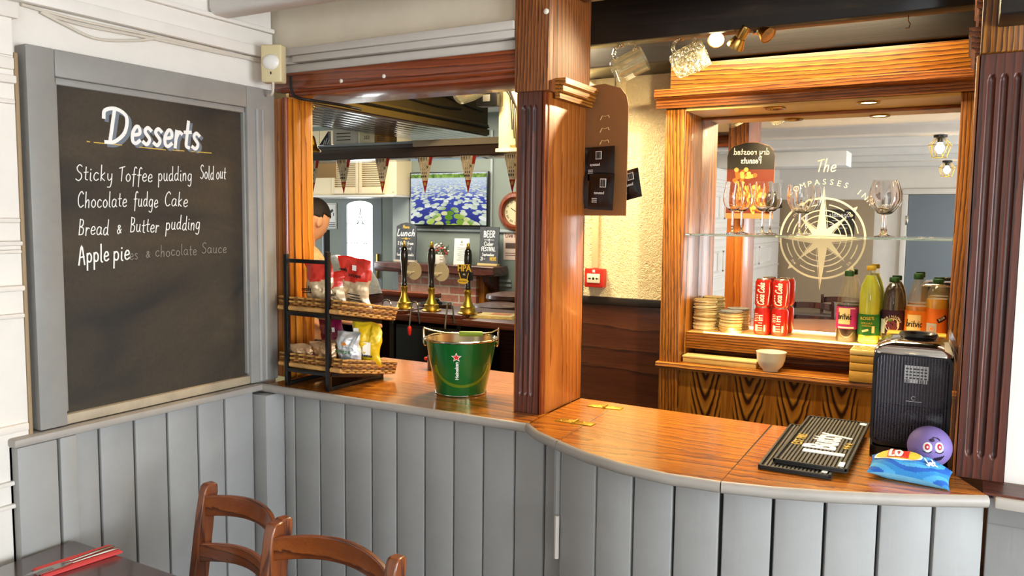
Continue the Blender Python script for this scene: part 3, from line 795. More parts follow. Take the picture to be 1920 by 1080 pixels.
def fluted(mb, x0, x1, z0, z1, yf, xs, fz0, fz1, r=.0065, nx=60, nz=90):
    """front face with round-ended flutes, closed to a thin board"""
    vs = []; fs = []
    zz = sorted(set([z0+(z1-z0)*i/nz for i in range(nz+1)]+[fz0+.003*i for i in range(-2, 8)]+[fz1-.003*i for i in range(-2, 8)]))
    zz = [z for z in zz if z0 <= z <= z1]
    for z in zz:
        for i in range(nx+1):
            x = x0+(x1-x0)*i/nx; dep = 0
            for fx in xs:
                dz = max(fz0+r*2.2-z, z-(fz1-r*2.2), 0)/2.2
                q = r*r-(x-fx)**2-dz*dz
                if q > 0: dep = max(dep, math.sqrt(q)*1.1)
            vs.append((x, yf+dep, z))
    w_ = nx+1
    for j in range(len(zz)-1):
        for i in range(nx): fs.append((j*w_+i, j*w_+i+1, (j+1)*w_+i+1, (j+1)*w_+i))
    mb.add(vs, fs)
    mb.box(x0, x1, yf+.009, yf+.02, z0, z1)
    mb.box(x0, x0+.0008, yf, yf+.02, z0, z1).box(x1-.0008, x1, yf, yf+.02, z0, z1)
t = thing('fluted_column', 'timber column with dark fluted front standing on the bar in the middle', 'column', (-1.11, 2.2, CT))
MB().box(-1.160, -1.066, 2.098, 2.352, CT, 1.992, .002).build('shaft', SIDEW['z'], t, True)
mb = MB(); fluted(mb, -1.157, -1.079, CT+.001, 1.992, 2.076, (-1.136, -1.118, -1.100), 1.10, 1.955)
mb.build('fluted_panel', MAHOG['z'], t, True, ang=60)
MB().box(-1.077, -1.069, 2.078, 2.1, CT, 1.992, .002).build('edge_strip', CHERRY['z'], t, True)
MB().box(-1.163, -1.1575, 2.078, 2.1, CT, 1.992, .002).build('edge_strip', PINE['z'], t, True)
mb = MB().box(-1.165, -1.056, 2.066, 2.098, 1.9925, 2.5, .003).box(-1.165, -1.056, 2.098, 2.358, 1.9925, 2.5, .003)
mb.build('head_block', wood('matt brown oak', '361606', '8a4c1a', 'a56526', axis='z', ring=26, lines=.3, fib=.75, coat=0, rough=.6), t, True)
mb = MB()
prof = [(0, 1.975), (.016, 1.975), (.016, 1.99), (.026, 1.996), (.026, 2.012), (.034, 2.016), (.034, 2.032), (0, 2.032)]
mb.prism([(-1.056+a, z) for a, z in prof], 'y', 2.112, 2.345)
mb.build('capital_moulding', OAK['y'], t, True)
p = at(1034, 20, 1, 2.066); mb = MB(); mb.M = FRONT((-1.064, 2.066, p.z)); mb.lathe([(.008, 0), (.008, .002), (.005, .005), (0, .006)], seg=14)
mb.build('screw_cap', WHITEP, t, True)

t = thing('fluted_pilaster', 'dark fluted pilaster at the right hand end of the bar', 'pilaster', (.05, 2.15, CT))
MB().box(-.002, .102, 2.098, 2.36, CT-.001, 2.0, .002).build('shaft', MAHOG['z'], t, True)
mb = MB(); fluted(mb, .006, .101, CT, 1.999, 2.078, (.030, .054, .078), 1.10, 1.955, r=.007)
mb.build('fluted_panel', MAHOG['z'], t, True, ang=60)
MB().box(-.001, .005, 2.08, 2.1, CT, 1.999, .002).build('edge_strip', OAKD['z'], t, True)
MB().box(.004, .14, 2.068, 2.36, 2.0, 2.5, .003).build('head_block', OAK['z'], t, True)
MB().box(.034, .4, 1.94, 2.067, 2.052, 2.42, .004).build('bracket_block', BLACKW['x'], t, True)
mb = MB()
for z0, d_ in ((1.985, .024), (2.075, .016)):
    prof = [(0, z0), (.4, z0), (.4, z0+.03), (.75, z0+.036), (.75, z0+.06), (1, z0+.064), (1, z0+.082), (0, z0+.082)]
    mb.prism([(.004-a*d_, z) for a, z in prof], 'y', 2.112, 2.38)
mb.build('capital_moulding', OAKD['y'], t, True)

# ---- beams of the servery ceiling
t = tag(MB().box(-2.28, .32, 2.62, 2.69, 2.232, 2.5, .006).build('ceiling_beam', BLACKW['x']), 'black stained beam carrying the hanging tankards and spotlights', 'beam')
t = tag(MB().box(-1.552, .32, 3.18, 3.43, 2.262, 2.5, .008).build('ceiling_beam', BLACKW['x']), 'second black beam behind the spotlights, above the back bar', 'beam')
t = tag(MB().box(-1.056, .02, 2.10, 2.30, 2.285, 2.5, .006).build('ceiling_beam', MAHOG['x']), 'dark red beam between the column and the pilaster heads, nearest the front', 'beam')
# ================================================================== BACK BAR
YM = 3.41
cab = thing('back_bar_cabinet', 'oak framed mirrored back bar alcove with a wide cornice behind the counter', 'cabinet', (-.53, 3.3, 0))
MB().box(-1.084, -1.001, 3.17, 3.43, 0, 2.072, .003).build('side_post', OAK['z'], cab, True)
MB().box(-.041, .014, 3.17, 3.43, 0, 2.072, .003).build('side_post', OAK['z'], cab, True)
mb = MB()
prof = [(3.17, 2.073), (3.148, 2.073), (3.148, 2.104), (3.125, 2.110), (3.120, 2.116), (3.120, 2.140), (3.128, 2.146), (3.43, 2.146), (3.43, 2.073)]
mb.prism(prof, 'x', -1.118, .016); mb.build('cornice', OAKD['x'], cab, True)
MB().box(-1.075, .012, 3.19, 3.43, 2.147, 2.252, .003).build('header_board', OAK['x'], cab, True)
SOFF = mat('pale gold soffit paint', 'd9b56c', .35)
MB().box(-1.0, -.042, 3.171, 3.409, 2.062, 2.0725).build('soffit', SOFF, cab, True)
MB().box(-1.0, -.042, 3.398, 3.409, 2.050, 2.0615, .002).build('mirror_bead', OAKD['x'], cab, True)
mir = MB().box(-1.0005, -.0415, YM, 3.424, 1.10, 2.062).build('mirror', MIRROR, cab, True)
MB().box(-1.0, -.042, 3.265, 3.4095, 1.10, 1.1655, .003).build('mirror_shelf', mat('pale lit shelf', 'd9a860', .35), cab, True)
MB().box(-1.0, -.042, 3.258, 3.2645, 1.098, 1.1645, .002).build('shelf_lip', OAK['x'], cab, True)
MB().box(-1.0, -.042, 3.395, 3.428, 1.046, 1.0995).build('riser', OAKD['x'], cab, True)
mb = MB(); mb.prism([(3.150, 1.022), (3.146, 1.030), (3.150, 1.044), (3.155, 1.046), (3.43, 1.046), (3.43, 1.020), (3.152, 1.020)], 'x', -1.092, .012)
mb.build('ledge', OAK['x'], cab, True)
MB().box(-1.0, -.042, 3.18, 3.2, .02, 1.019).build('front_panel', VENEER, cab, True)
MB().box(-1.0, -.042, 3.176, 3.21, 0, .09, .003).build('plinth', OAKD['x'], cab, True)

# etched compass and lettering on the mirror glass
LED = mat('led tape', 'ffe9b0', .5, emit='ffd98a', es=9)
cc = at(1541, 447, 1, YM); CX, CZ = cc.x, cc.z
em = MB(); M0 = FRONT((CX, YM-.0003, CZ)); K = .1635/82
for r0, r1 in ((78, 82), (66.5, 68.5), (55, 57.5), (45, 47), (35, 36.5)):
    if r0 == 66.5:
        for q in range(8):
            ring(em, M0, r0*K, r1*K, n=12, a0=q*PI/4+.16, a1=(q+1)*PI/4-.16)
    else: ring(em, M0, r0*K, r1*K)
def needle(a, L, wb, inner=9):
    # a slim four-sided point, one half filled and one half outlined
    ca, sa = math.cos(a), math.sin(a)
    tip = (ca*L*K, sa*L*K); side = [(math.cos(a+s*wb)*inner*2*K, math.sin(a+s*wb)*inner*2*K) for s in (1, -1)]
    old = em.M; em.M = M0
    em.prism([(0, 0), side[0], tip], 'z', 0, .0007)
    em.ribbon([(side[1]), tip], .0016, 0, .0007); em.ribbon([(0, 0), side[1]], .0016, 0, .0007)
    em.prism([(side[1][0]*.8, side[1][1]*.8), (tip[0]*.9, tip[1]*.9), (0, 0)], 'z', 0, .0005)
    em.M = old
for a, L in ((PI/2, 103), (-PI/2, 103), (0, 82), (PI, 82)): needle(a, L, .5, 11)
for q in range(4): needle(PI/4+q*PI/2, 62, .45, 9)
for q in range(4):
    a = PI/4+q*PI/2
    if True:
        old = em.M; em.M = M0
        em.prism([(80*K*math.cos(a-.06), 80*K*math.sin(a-.06)), (90*K*math.cos(a), 90*K*math.sin(a)), (80*K*math.cos(a+.06), 80*K*math.sin(a+.06))], 'z', 0, .0011); em.M = old
for txt, a in (('ne', .75), ('nw', 2.39), ('sw', -2.39), ('se', -.75)):
    ptext(em, txt, FRONT((CX+71*K*math.cos(a), YM-.0003, CZ+71*K*math.sin(a))) @ Matrix.Rotation(a-PI/2 if a > 0 else a+PI/2, 4, 'Z'), .022)
for i, ch in enumerate('COMPASSES INN'):
    a = math.radians(90+(5-i)*7.1); R_ = 112*K
    ptext(em, ch, FRONT((CX+R_*math.cos(a), YM-.0003, CZ+R_*math.sin(a))) @ Matrix.Rotation(a-PI/2, 4, 'Z'), .031)
p = at(1529, 322, 1, YM-.0003)
hand(em, 'The', FRONT(p), .05, .0042, width=.078, shear=.25)
eo = em.build('compass_etching', FROST, mir, True)

# LED tape along the front of the mirror shelf
tag(MB().box(-.93, -.05, 3.268, 3.276, 1.1656, 1.1685).build('led_strip', LED), 'bright warm light strip along the mirror shelf edge', 'light strip')
for i in range(3):
    area('led glow', (-.72+.24*i, 3.30, 1.185), (-.72+.24*i, 3.33, 1.0), .23, .02, .40, (1, .82, .48), 2.2)
    
# glass shelf
gs = tag(MB().box(-1.0, -.042, 3.205, 3.404, 1.566, 1.574, .0015).build('glass_shelf', GLASSG), 'thin green tinted glass shelf across the mirror', 'shelf')
# downlights
def downlight(px, py, lit, label):
    p = at(px, py, 2, 2.062)
    t = thing('downlight', label, 'downlight', (p.x, min(p.y, 3.30), 2.062), group='alcove downlights')
    mb = MB(); mb.lathe([(.026, 0), (.040, -.001), (.041, -.004), (.038, -.006), (.028, -.005), (.025, -.001)], seg=32); mb.build('bezel', BRASS, t)
    mb = MB(); mb.lathe([(0, -.0025), (.026, -.0025), (.026, -.0005), (0, -.0005)], seg=24)
    mb.build('bulb', mat('lamp glass lit', 'fff2d0', .3, emit='ffe2a0', es=14) if lit else mat('lamp glass', '5a4a34', .2), t)
    if lit: spot('downlight beam', (p.x, min(p.y, 3.30), 2.05), (p.x, 3.27, 1.0), 18, WARM, 2.3)
downlight(1453, 202, False, 'unlit recessed downlight at the left of the alcove ceiling')
downlight(1629, 191, True, 'lit recessed downlight at the right of the alcove ceiling')

# ---- glasses on the shelf
def wine(label, loc, hs=1.0, kind='wine'):
    t = thing('wine_glass' if kind == 'wine' else ('gin_glass' if kind == 'gin' else 'beer_goblet'), label, 'glass', loc, group=None)
    if kind == 'wine':
        bowl = [(.004, .092), (.018, .098), (.034, .115), (.041, .135), (.040, .160), (.035, .19), (.032, .213)]; st, ft = .0038, .034
    elif kind == 'gin':
        bowl = [(.004, .085), (.018, .090), (.036, .105), (.049, .128), (.053, .150), (.052, .175), (.050, .198)]; st, ft = .0045, .036
    else:
        bowl = [(.005, .082), (.022, .090), (.046, .118), (.055, .140), (.054, .165), (.046, .195), (.040, .214)]; st, ft = .006, .037
    fl = (lambda i, a: .018*math.cos(10*a)) if kind != 'wine' else None
    out = [(0, 0), (ft, 0), (ft, .0015), (ft*.4, .005), (st*1.3, .012), (st, .04), (st, bowl[0][1]-.012)]+bowl
    inn = [(r-.0016, z) for r, z in reversed(bowl)][:-1]+[(0, bowl[0][1]+.006)]
    seg = 40
    mb = MB(); mb.lathe(out+inn, seg=seg, flute=(lambda i, a: fl(i, a) if fl and 7 <= i <= 7+len(bowl)-3 else 0))
    mb.build('bowl_and_stem', GLASS, t, ang=60)
    return t
GZ = 1.5742
wine('clear stemmed wine glass at the left end of the glass shelf', (-.842, 3.335, GZ))
wine('clear stemmed wine glass second from the left on the glass shelf', (-.722, 3.335, GZ))
wine('wide clear balloon glass in the middle of the glass shelf', (-.578, 3.335, GZ), kind='gin')
wine('large facetted beer goblet alone on the right of the glass shelf', (-.280, 3.355, GZ), kind='goblet')

# ---- drinks on the mirror shelf
SZ = 1.1657
RED = mat('red can lacquer', 'c4211a', .28, metal=.25, coat=.5, var=(30, .08))
ALU = mat('brushed aluminium', 'cfcac0', .3, metal=1)
def wrapmesh(mb, R, cz):
    """bend a mesh lying in local xy (x along the girth, y up) round a cylinder facing -Y"""
    def bend(p):
        a = p.x/R; r = R+.0003+p.z
        return Vector((r*math.sin(a), -r*math.cos(a), cz+p.y))
    return bend
def can(label, loc, rz, side):
    t = thing('drink_can', label, 'can', loc, rz, group='red drink cans')
    R = .033
    mb = MB(); mb.lathe([(.026, .001), (.0275, .001), (R, .011), (R, .100), (.0275, .111)], seg=32); mb.build('body', RED, t)
    mb = MB(); mb.lathe([(0, .1105), (.024, .1105), (.0255, .1145), (.0275, .1145), (.0275, .111)], seg=32); mb.build('end', ALU, t)
    mb = MB(); mb.lathe([(0, 0), (.025, 0), (.026, .001)], seg=32); mb.build('base', ALU, t)
    mb = MB()
    mb.tube([(-.004, .0, .1125), (.010, 0, .1135)], .0035, 8); mb.build('ring_pull', ALU, t)
    mb = MB()
    M = Matrix.Rotation(PI/2, 4, 'Z')
    if side == 'script':
        hand(mb, 'Coca', M @ Matrix.Translation((-.046, -.001, 0)), .026, .0042, width=.043, shear=.3)
        hand(mb, 'Cola', M @ Matrix.Translation((.002, -.001, 0)), .026, .0042, width=.043, shear=.3)
        mb.ribbon([(.018, -.045), (.020, -.02), (.024, .01), (.021, .045)], lambda q: .0016+.003*math.sin(PI*q))
        for y in (-.03, -.02, -.01): rect(mb, Matrix(), -.03, -.024, y, y+.006)
    else:
        rect(mb, Matrix(), -.018, -.006, -.038, -.012); rect(mb, Matrix(), .018, .024, -.038, -.012)
        for k in range(7): rect(mb, Matrix(), -.004, .012, -.036+.010*k, -.033+.010*k)
        rect(mb, Matrix(), .000, .014, .005, .009); rect(mb, Matrix(), .000, .003, .005, .028); rect(mb, Matrix(), .000, .014, .025, .028)
        for k in range(5): rect(mb, Matrix(), -.022, -.006, .002+.007*k, .0045+.007*k)
    mb2 = MB(); mb2.v = mb.v; mb2.f = mb.f; mb2.mi = mb.mi
    mb2.build('print', WHITEPR, t, bend=wrapmesh(mb2, R, .055), ang=0)
    return t
cx1, cx2 = -.712, -.643
can('lower left red cola can showing its barcode side', (cx1, 3.352, SZ), -.15, 'info')
can('lower right red cola can showing its barcode side', (cx2, 3.352, SZ), -.1, 'info')
can('upper left red cola can with upright white script', (cx1+.001, 3.352, SZ+.1148), .25, 'script')
can('upper right red cola can with upright white script', (cx2+.001, 3.352, SZ+.1148), .25, 'script')
# hidden back pair is not built: the mirror shows the backs of these four

# bottles
PETG = milky('clear bottle plastic', (.97, .96, .92, 1), (.9, .85, .7, 1), .07, .07)
MUGG = milky('tankard glass', (.97, .97, .92, 1), (.95, .9, .72, 1), .030, .13)
MUGD = milky('dimpled tankard glass', (.95, .95, .88, 1), (.95, .9, .72, 1), .05, .30, 62)
def bottle(label, loc, prof, liquid, level, cap, caph, lab=None, labz=None, art=None, glassm=None, rz=0):
    t = thing('cordial_bottle', label, 'bottle', loc, rz, group='cordial bottles')
    def rad(z):
        for (r0, z0), (r1, z1) in zip(prof[:-1], prof[1:]):
            if z0 <= z <= z1: return r0+(r1-r0)*(z-z0)/max(z1-z0, 1e-6)
        return prof[-1][0]
    mb = MB(); mb.lathe([(0, 0)]+prof, seg=36, flute=(lambda i, a: .012*math.cos(8*a) if 4 < i < len(prof)-1 else 0)); mb.build('bottle_body', glassm or PETG, t, ang=50)
    zs = [z for r, z in prof if z < level]+[level]
    mb = MB(); mb.lathe([(0, .003)]+[(max(rad(z)-.0022, .001), max(z, .003)) for z in zs]+[(0, level)], seg=36); mb.build('liquid', liquid, t, ang=50)
    zt = prof[-1][1]; rc = prof[-1][0]+.0025
    mb = MB(); mb.lathe([(rc, zt-caph+.002), (rc+.0006, zt-caph+.004), (rc+.0006, zt), (rc-.001, zt+.003), (0, zt+.003)], seg=36, flute=lambda i, a: .02*math.cos(36*a) if 1 <= i <= 2 else 0); mb.build('cap', cap, t)
    if lab:
        z0, z1 = labz; R = max(rad(z0), rad(z1))+.0005
        mb = MB(); n = 40
        vs = []; fs = []
        for k in range(n+1):
            a = -2.6+5.2*k/n
            for z in (z0, (z0+z1)/2, z1): vs.append((R*math.sin(a), -R*math.cos(a), z))
        for k in range(n):
            for j in (0, 1): fs.append((3*k+j, 3*k+3+j, 3*k+4+j, 3*k+1+j))
        mb.add(vs, fs); lo = mb.build('label', lab, t, ang=60)
        for nm, m_, fn in art or []:
            a_ = MB(); fn(a_); b2 = MB(); b2.v = a_.v; b2.f = a_.f; b2.mi = a_.mi
            b2.build(nm, m_, lo, bend=wrapmesh(b2, R+.0003, (z0+z1)/2), ang=0)
    return t
I4 = Matrix()
T2 = lambda x, y, z=0, a=0: Matrix.Translation((x, y, z)) @ Matrix.Rotation(a, 4, 'Z')
GREENCAP = mat('dark green cap', '1f4a22', .4); YELCAP = mat('yellow cap', 'c9a92e', .4)
ORP = mat('orange print', 'e88a2a', .5); PALEB = mat('pale blue print', 'b7cdd6', .5); CREAMP = mat('cream print', 'e9d9a4', .55)
conv = [(.036, .001), (.040, .008), (.041, .06), (.041, .15), (.039, .165), (.030, .20), (.021, .235), (.0145, .255), (.0145, .262), (.0135, .272)]
pinkL = mat('pink label', 'b62f80', .45); dk = mat('blackcurrant cordial', '1c0412', .3)
def brit(a, pos=0):
    pass
bottle('clear bottle with pink label and dark cordial, leftmost of the cordial bottles', (-.388, 3.345, SZ), conv, dk, .145, GREENCAP, .02, pinkL, (.052, .138),
       [('label_panel', CREAMP, lambda m: rect(m, T2(-.004, .006), -.026, .018, -.03, .032)),
        ('lettering', INK, lambda m: hand(m, 'britvic', T2(-.030, -.005, .0008), .026, .0030, width=.05, shear=.15)),
        ('label_lines', WHITEPR, lambda m: [rect(m, T2(0, -.04), -.03, .03, 0, .006), rect(m, T2(0, .036), -.03, .034, 0, .002)])])
lime = mat('lime cordial', 'd2e03a', .12, coat=.5, trans=.25); gl = mat('dark green label', '1d6b2e', .4)
rose = [(.034, .001), (.0385, .008), (.0385, .10), (.0395, .14), (.039, .19), (.033, .225), (.022, .25), (.0155, .275), (.0135, .285), (.0135, .295)]
bottle('tall bottle of yellow green lime cordial with dark green label', (-.310, 3.335, SZ), rose, lime, .262, YELCAP, .016, gl, (.035, .115),
       [('lettering', GOLDP, lambda m: [ptext(m, "ROSE'S", T2(-.004, .024, 0, .06), .017), ptext(m, 'LIME JUICE', T2(-.004, .006), .0085), ptext(m, 'CORDIAL', T2(-.004, -.004), .008)]),
        ('label_marks', CREAMP, lambda m: [rect(m, T2(-.008, -.022, 0, .3), -.012, .012, -.004, .004), rect(m, T2(.020, -.018), -.005, .005, -.012, .014)])])
grape = mat('dark grape squash', '1c0713', .12, coat=.6); pl_ = mat('deep purple label', '2c1030', .4)
rob = [(.034, .001), (.038, .010), (.0375, .05), (.0395, .10), (.039, .16), (.036, .19), (.029, .215), (.019, .232), (.0145, .238), (.0145, .254)]
GRAPE = mat('grape picture', '6b3148', .35, coat=.4); LEAFP = mat('leaf print', '5f8f2c', .5)
def grapes(m):
    for x, y in ((-.010, .002), (.004, .006), (.012, -.004), (-.004, -.008), (.006, -.014), (-.014, -.010), (.0, -.022), (.012, -.018)):
        disc(m, T2(x, y-.004, .0012), .0065, th=.001)
bottle('bottle of dark grape squash with a purple label and round fruit picture', (-.229, 3.345, SZ), rob, grape, .235, GREENCAP, .017, pl_, (.045, .135),
       [('fruit_roundel', WHITEPR, lambda m: disc(m, T2(.002, -.010), .026)), ('fruit_picture', GRAPE, grapes),
        ('label_side', PALEB, lambda m: rect(m, T2(-.036, -.02), -.012, .012, -.024, .03)),
        ('lettering', WHITEPR, lambda m: [ptext(m, ch, T2(.002+.032*math.cos(math.radians(158-17*i)), -.010+.032*math.sin(math.radians(158-17*i)), 0, math.radians(68-17*i)), .0125) for i, ch in enumerate('ROBINSONS')]),
        ('leaf_print', LEAFP, lambda m: disc(m, T2(-.004, .008, .0014, .4), .010, .004))])
orange = mat('orange squash', 'ee9a22', .15, coat=.5, trans=.15)
bottle('half empty bottle of orange cordial with cream label, right of the grape squash', (-.148, 3.345, SZ), conv, orange, .155, GREENCAP, .02, mat('orange label', 'e28628', .45), (.045, .138),
       [('label_panel', CREAMP, lambda m: rect(m, T2(-.006, .0), -.026, .022, -.04, .032)),
        ('lettering', INK, lambda m: hand(m, 'britvic', T2(-.034, -.012, .0008), .026, .0030, width=.056, shear=.15))])
yel = mat('yellow orange squash', 'f2bd2c', .15, coat=.5, trans=.1)
bottle('bottle of bright orange squash partly behind the right oak post', (-.0835, 3.345, SZ), rob, yel, .185, GREENCAP, .017, mat('bright orange label', 'df7a2a', .45), (.05, .15),
       [('label_side', PALEB, lambda m: rect(m, T2(-.010, -.026), -.022, .014, -.02, .022)),
        ('label_band', INK, lambda m: rect(m, T2(.02, .012, 0, .5), -.016, .02, -.008, .008)),
        ('fruit_print', ORP, lambda m: [disc(m, T2(-.012, -.024, .0008), .005), ring(m, T2(-.012, -.024, .0008), .010, .0115)]),
        ('lettering', WHITEPR, lambda m: ptext(m, 'ROB', T2(.020, .014, .001, .5), .012))])

# ---- beer mats
MATC = mat('beer mat board', 'd2bf8d', .8, var=(60, .2)); MATCS = [MATC, mat('pale beer mat board', 'e2d3a8', .8, var=(60, .2)), mat('tan beer mat board', 'b89c66', .8, var=(60, .2))]; MATD = mat('printed beer mat', '8d8a86', .7, var=(50, .3))
def mats(cx, cy, n, top, labels, group):
    z = SZ
    for i in range(n):
        th = .0043
        rr = random.Random(i*7+n)
        m = MB(); s = .047
        m.prism([(s*math.cos(q*PI/16), s*math.sin(q*PI/16)) for q in range(32)], 'z', 0, th-.0009)
        o = m.build('beer_mat', MATD if (i >= n-2 and top) else MATCS[rr.randrange(3)])
        o.location = (cx+rr.uniform(-.004, .004), cy+rr.uniform(-.0025, .0025), z); o.rotation_euler = (0, 0, rr.uniform(-.06, .06))
        tag(o, labels, 'beer mat', group); z += th
mats(-.948, 3.347, 31, False, 'cream beer mat in the taller stack at the left end of the mirror shelf', 'tall stack of beer mats')
mats(-.838, 3.350, 21, True, 'beer mat in the shorter stack beside the red cans', 'short stack of beer mats')

# ---- things on the lower ledge
LZ = 1.0463
t = thing('serving_bowl', 'small white china bowl on the ledge below the mirror', 'bowl', (-.640, 3.198, LZ))
mb = MB(); mb.lathe([(0, .004), (.024, .004), (.025, 0), (.029, 0), (.031, .007), (.045, .022), (.053, .045), (.0565, .073), (.0575, .076), (.0545, .076), (.051, .05), (.042, .025), (.02, .012), (0, .011)], seg=40)
mb.build('body', mat('white glazed china', 'ece3cc', .18, coat=.5), t, ang=60)
t = thing('shallow_box', 'long flat pale wooden box at the left of the lower ledge', 'box', (-.845, 3.235, LZ))
MB().box(-.148, .148, -.035, .035, 0, .020, .002).build('base', mat('pale pine', 'd6b265', .5, var=(30, .1)), t)
MB().box(-.150, .150, -.037, .037, .0205, .029, .002).build('lid', mat('pale pine lid', 'e0c480', .5, var=(30, .1)), t)
t = thing('game_box', 'stack-like pale wooden game box with a chequered lid on the ledge', 'box', (-.292, 3.199, LZ))
mb = MB()
for i, (z0, z1) in enumerate(((0, .04), (.042, .07), (.072, .098))): mb.box(-.058, .058, -.055, .055, z0, z1, .002)
mb.build('body', mat('honey pine', 'c99a45', .45, var=(25, .12)), t)
mb = MB(); mb.box(-.059, .059, -.056, .056, .100, .118, .002); l_ = mb.build('lid', mat('light maple', 'dcc07c', .45), t)
mb = MB()
for i in range(6):
    for j in range(6):
        if (i+j) % 2: mb.box(-.054+.018*i, -.036+.018*i, -.051+.017*j, -.034+.017*j, .118, .1185)
mb.build('chequer_pattern', mat('brown squares', '8a5a20', .5), l_)
t = thing('wooden_crate', 'orange pine box standing in front of the cordial bottles at the right', 'box', (-.138, 3.213, LZ))
MB().box(-.095, .092, -.035, .040, 0, .172, .003).build('body', PINE['x'], t)
MB().box(-.097, .094, -.037, .042, .1725, .188, .003).build('rim', mat('pale pine edge', 'd8b048', .45), t)

# ---- fire call point, conduit
t = thing('fire_alarm_call_point', 'red manual fire alarm call point on the textured wall beside the column', 'alarm', (-1.480, 3.43, 1.359))
MB().box(-.046, .046, -.045, 0, -.043, .043, .004).build('housing', mat('red plastic', 'c32a1e', .35), t)
MB().box(-.032, .032, -.049, -.0455, -.022, .020, .002).build('glass_plate', mat('white call plate', 'e6dcc2', .4), t)
mb = MB(); M = FRONT((0, -.0492, 0))
disc(mb, M @ T2(0, -.002), .006)
for s in (-1, 1): mb.M = M; mb.prism([(s*.010, -.002), (s*.018, .003), (s*.018, -.007)], 'z', 0, .0005); rect(mb, I4, min(s*.018, s*.026), max(s*.018, s*.026), -.004, 0); mb.M = Matrix()
mb.build('press_symbol', INK, t)
mb = MB(); rect(mb, FRONT((0, -.0452, .032)), -.006, .006, -.006, .006); mb.build('flame_symbol', WHITEPR, t)
tag(MB().box(-1.505, -1.475, 3.414, 3.4295, 1.404, 2.26, .002).build('cable_conduit', PIER), 'cream conduit running up the wall from the call point', 'conduit')

# ---- hanging tankards
def tankard(hookpx, label, dimple, cpx):
    hp = at(hookpx[0], hookpx[1], 2, 2.231)
    hp = Vector((hp.x, 2.655, 2.2315))
    c = at(cpx[0], cpx[1], 1, 2.655)
    tilt = math.radians(24)
    t = thing('glass_tankard', label, 'tankard', c)
    ax = Vector((math.cos(tilt), .12, math.sin(tilt))).normalized(); up = Vector((-math.sin(tilt), 0, math.cos(tilt)))
    M = fr((0, 0, 0), up, ax.cross(up)); M = fr((0, 0, 0), up, Vector(ax).cross(up))
    H_, R0 = .115, .043
    mb = MB(); mb.M = M @ Matrix.Translation((0, 0, -H_/2))
    if dimple:
        pr = [(0, 0), (.034, 0), (.040, .008), (.044, .03), (.046, .06), (.046, .09), (.044, H_), (.040, H_), (.041, .09), (.041, .06), (.039, .03), (.034, .014), (0, .012)]
        mb.lathe(pr, seg=88, flute=lambda i, a: (.06*(math.cos(11*a+(PI if i % 2 else 0))) if 2 <= i <= 5 else 0))
    else:
        pr = [(0, 0), (.036, 0), (.042, .006), (R0, .014), (R0, .05), (R0, .10), (R0+.001, H_), (R0-.003, H_), (R0-.004, .10), (R0-.004, .05), (.036, .016), (0, .013)]
        mb.lathe(pr, seg=40)
    mb.build('mug_body', MUGD if dimple else MUGG, t, ang=50)
    hb = MB(); hb.M = mb.M
    hb.tube([(R0-.002, 0, .095), (R0+.020, 0, .098), (R0+.036, 0, .082), (R0+.040, 0, .058), (R0+.034, 0, .034), (R0+.018, 0, .022), (R0-.002, 0, .022)], [.008, .007, .006, .0058, .006, .007, .008], 12)
    hb.build('handle', MUGD, t, ang=60)
    if not dimple:
        e = MB(); e.M = mb.M
        for k in range(9):
            a = PI-.5+.12*k
            e.M = mb.M @ Matrix.Rotation(0, 4, 'Z'); rect(e, fr((R0*math.cos(a), R0*math.sin(a), .05), (0, 0, 1), (-math.sin(a), math.cos(a), 0)), -.012 if k % 2 else -.02, .012, -.0012, .0014)
        e.build('etched_print', FROST, t)
    top = c+M.to_3x3() @ Vector((R0+.037, 0, 0)) + M.to_3x3() @ Vector((0, 0, .006))
    hk = MB(); hx = top.x; 
    hk.tube([(hx, 2.655, 2.2325), (hx, 2.655, top.z+.016), (hx+.006, 2.655, top.z+.004), (hx+.004, 2.655, top.z-.010), (hx-.004, 2.655, top.z-.011), (hx-.007, 2.655, top.z-.004)], .0016, 6)
    tag(hk.build('cup_hook', BRASS), 'brass cup hook holding the '+('dimpled' if dimple else 'smooth printed')+' tankard under the black beam', 'hook')
tankard((1170, 85), 'smooth printed glass tankard hanging from the black beam beside the column', False, (1180, 123))
tankard((1287, 62), 'dimpled glass tankard hanging from the black beam left of the spotlights', True, (1293, 112))
p = at(1704, 18, 1, 2.655)
hk = MB(); hk.tube([(p.x, 2.655, 2.2325), (p.x, 2.655, 2.215), (p.x+.006, 2.655, 2.206), (p.x+.003, 2.655, 2.194), (p.x-.006, 2.655, 2.194)], .0016, 6)
tag(hk.build('cup_hook', BRASS), 'empty brass cup hook under the right of the black beam', 'hook')

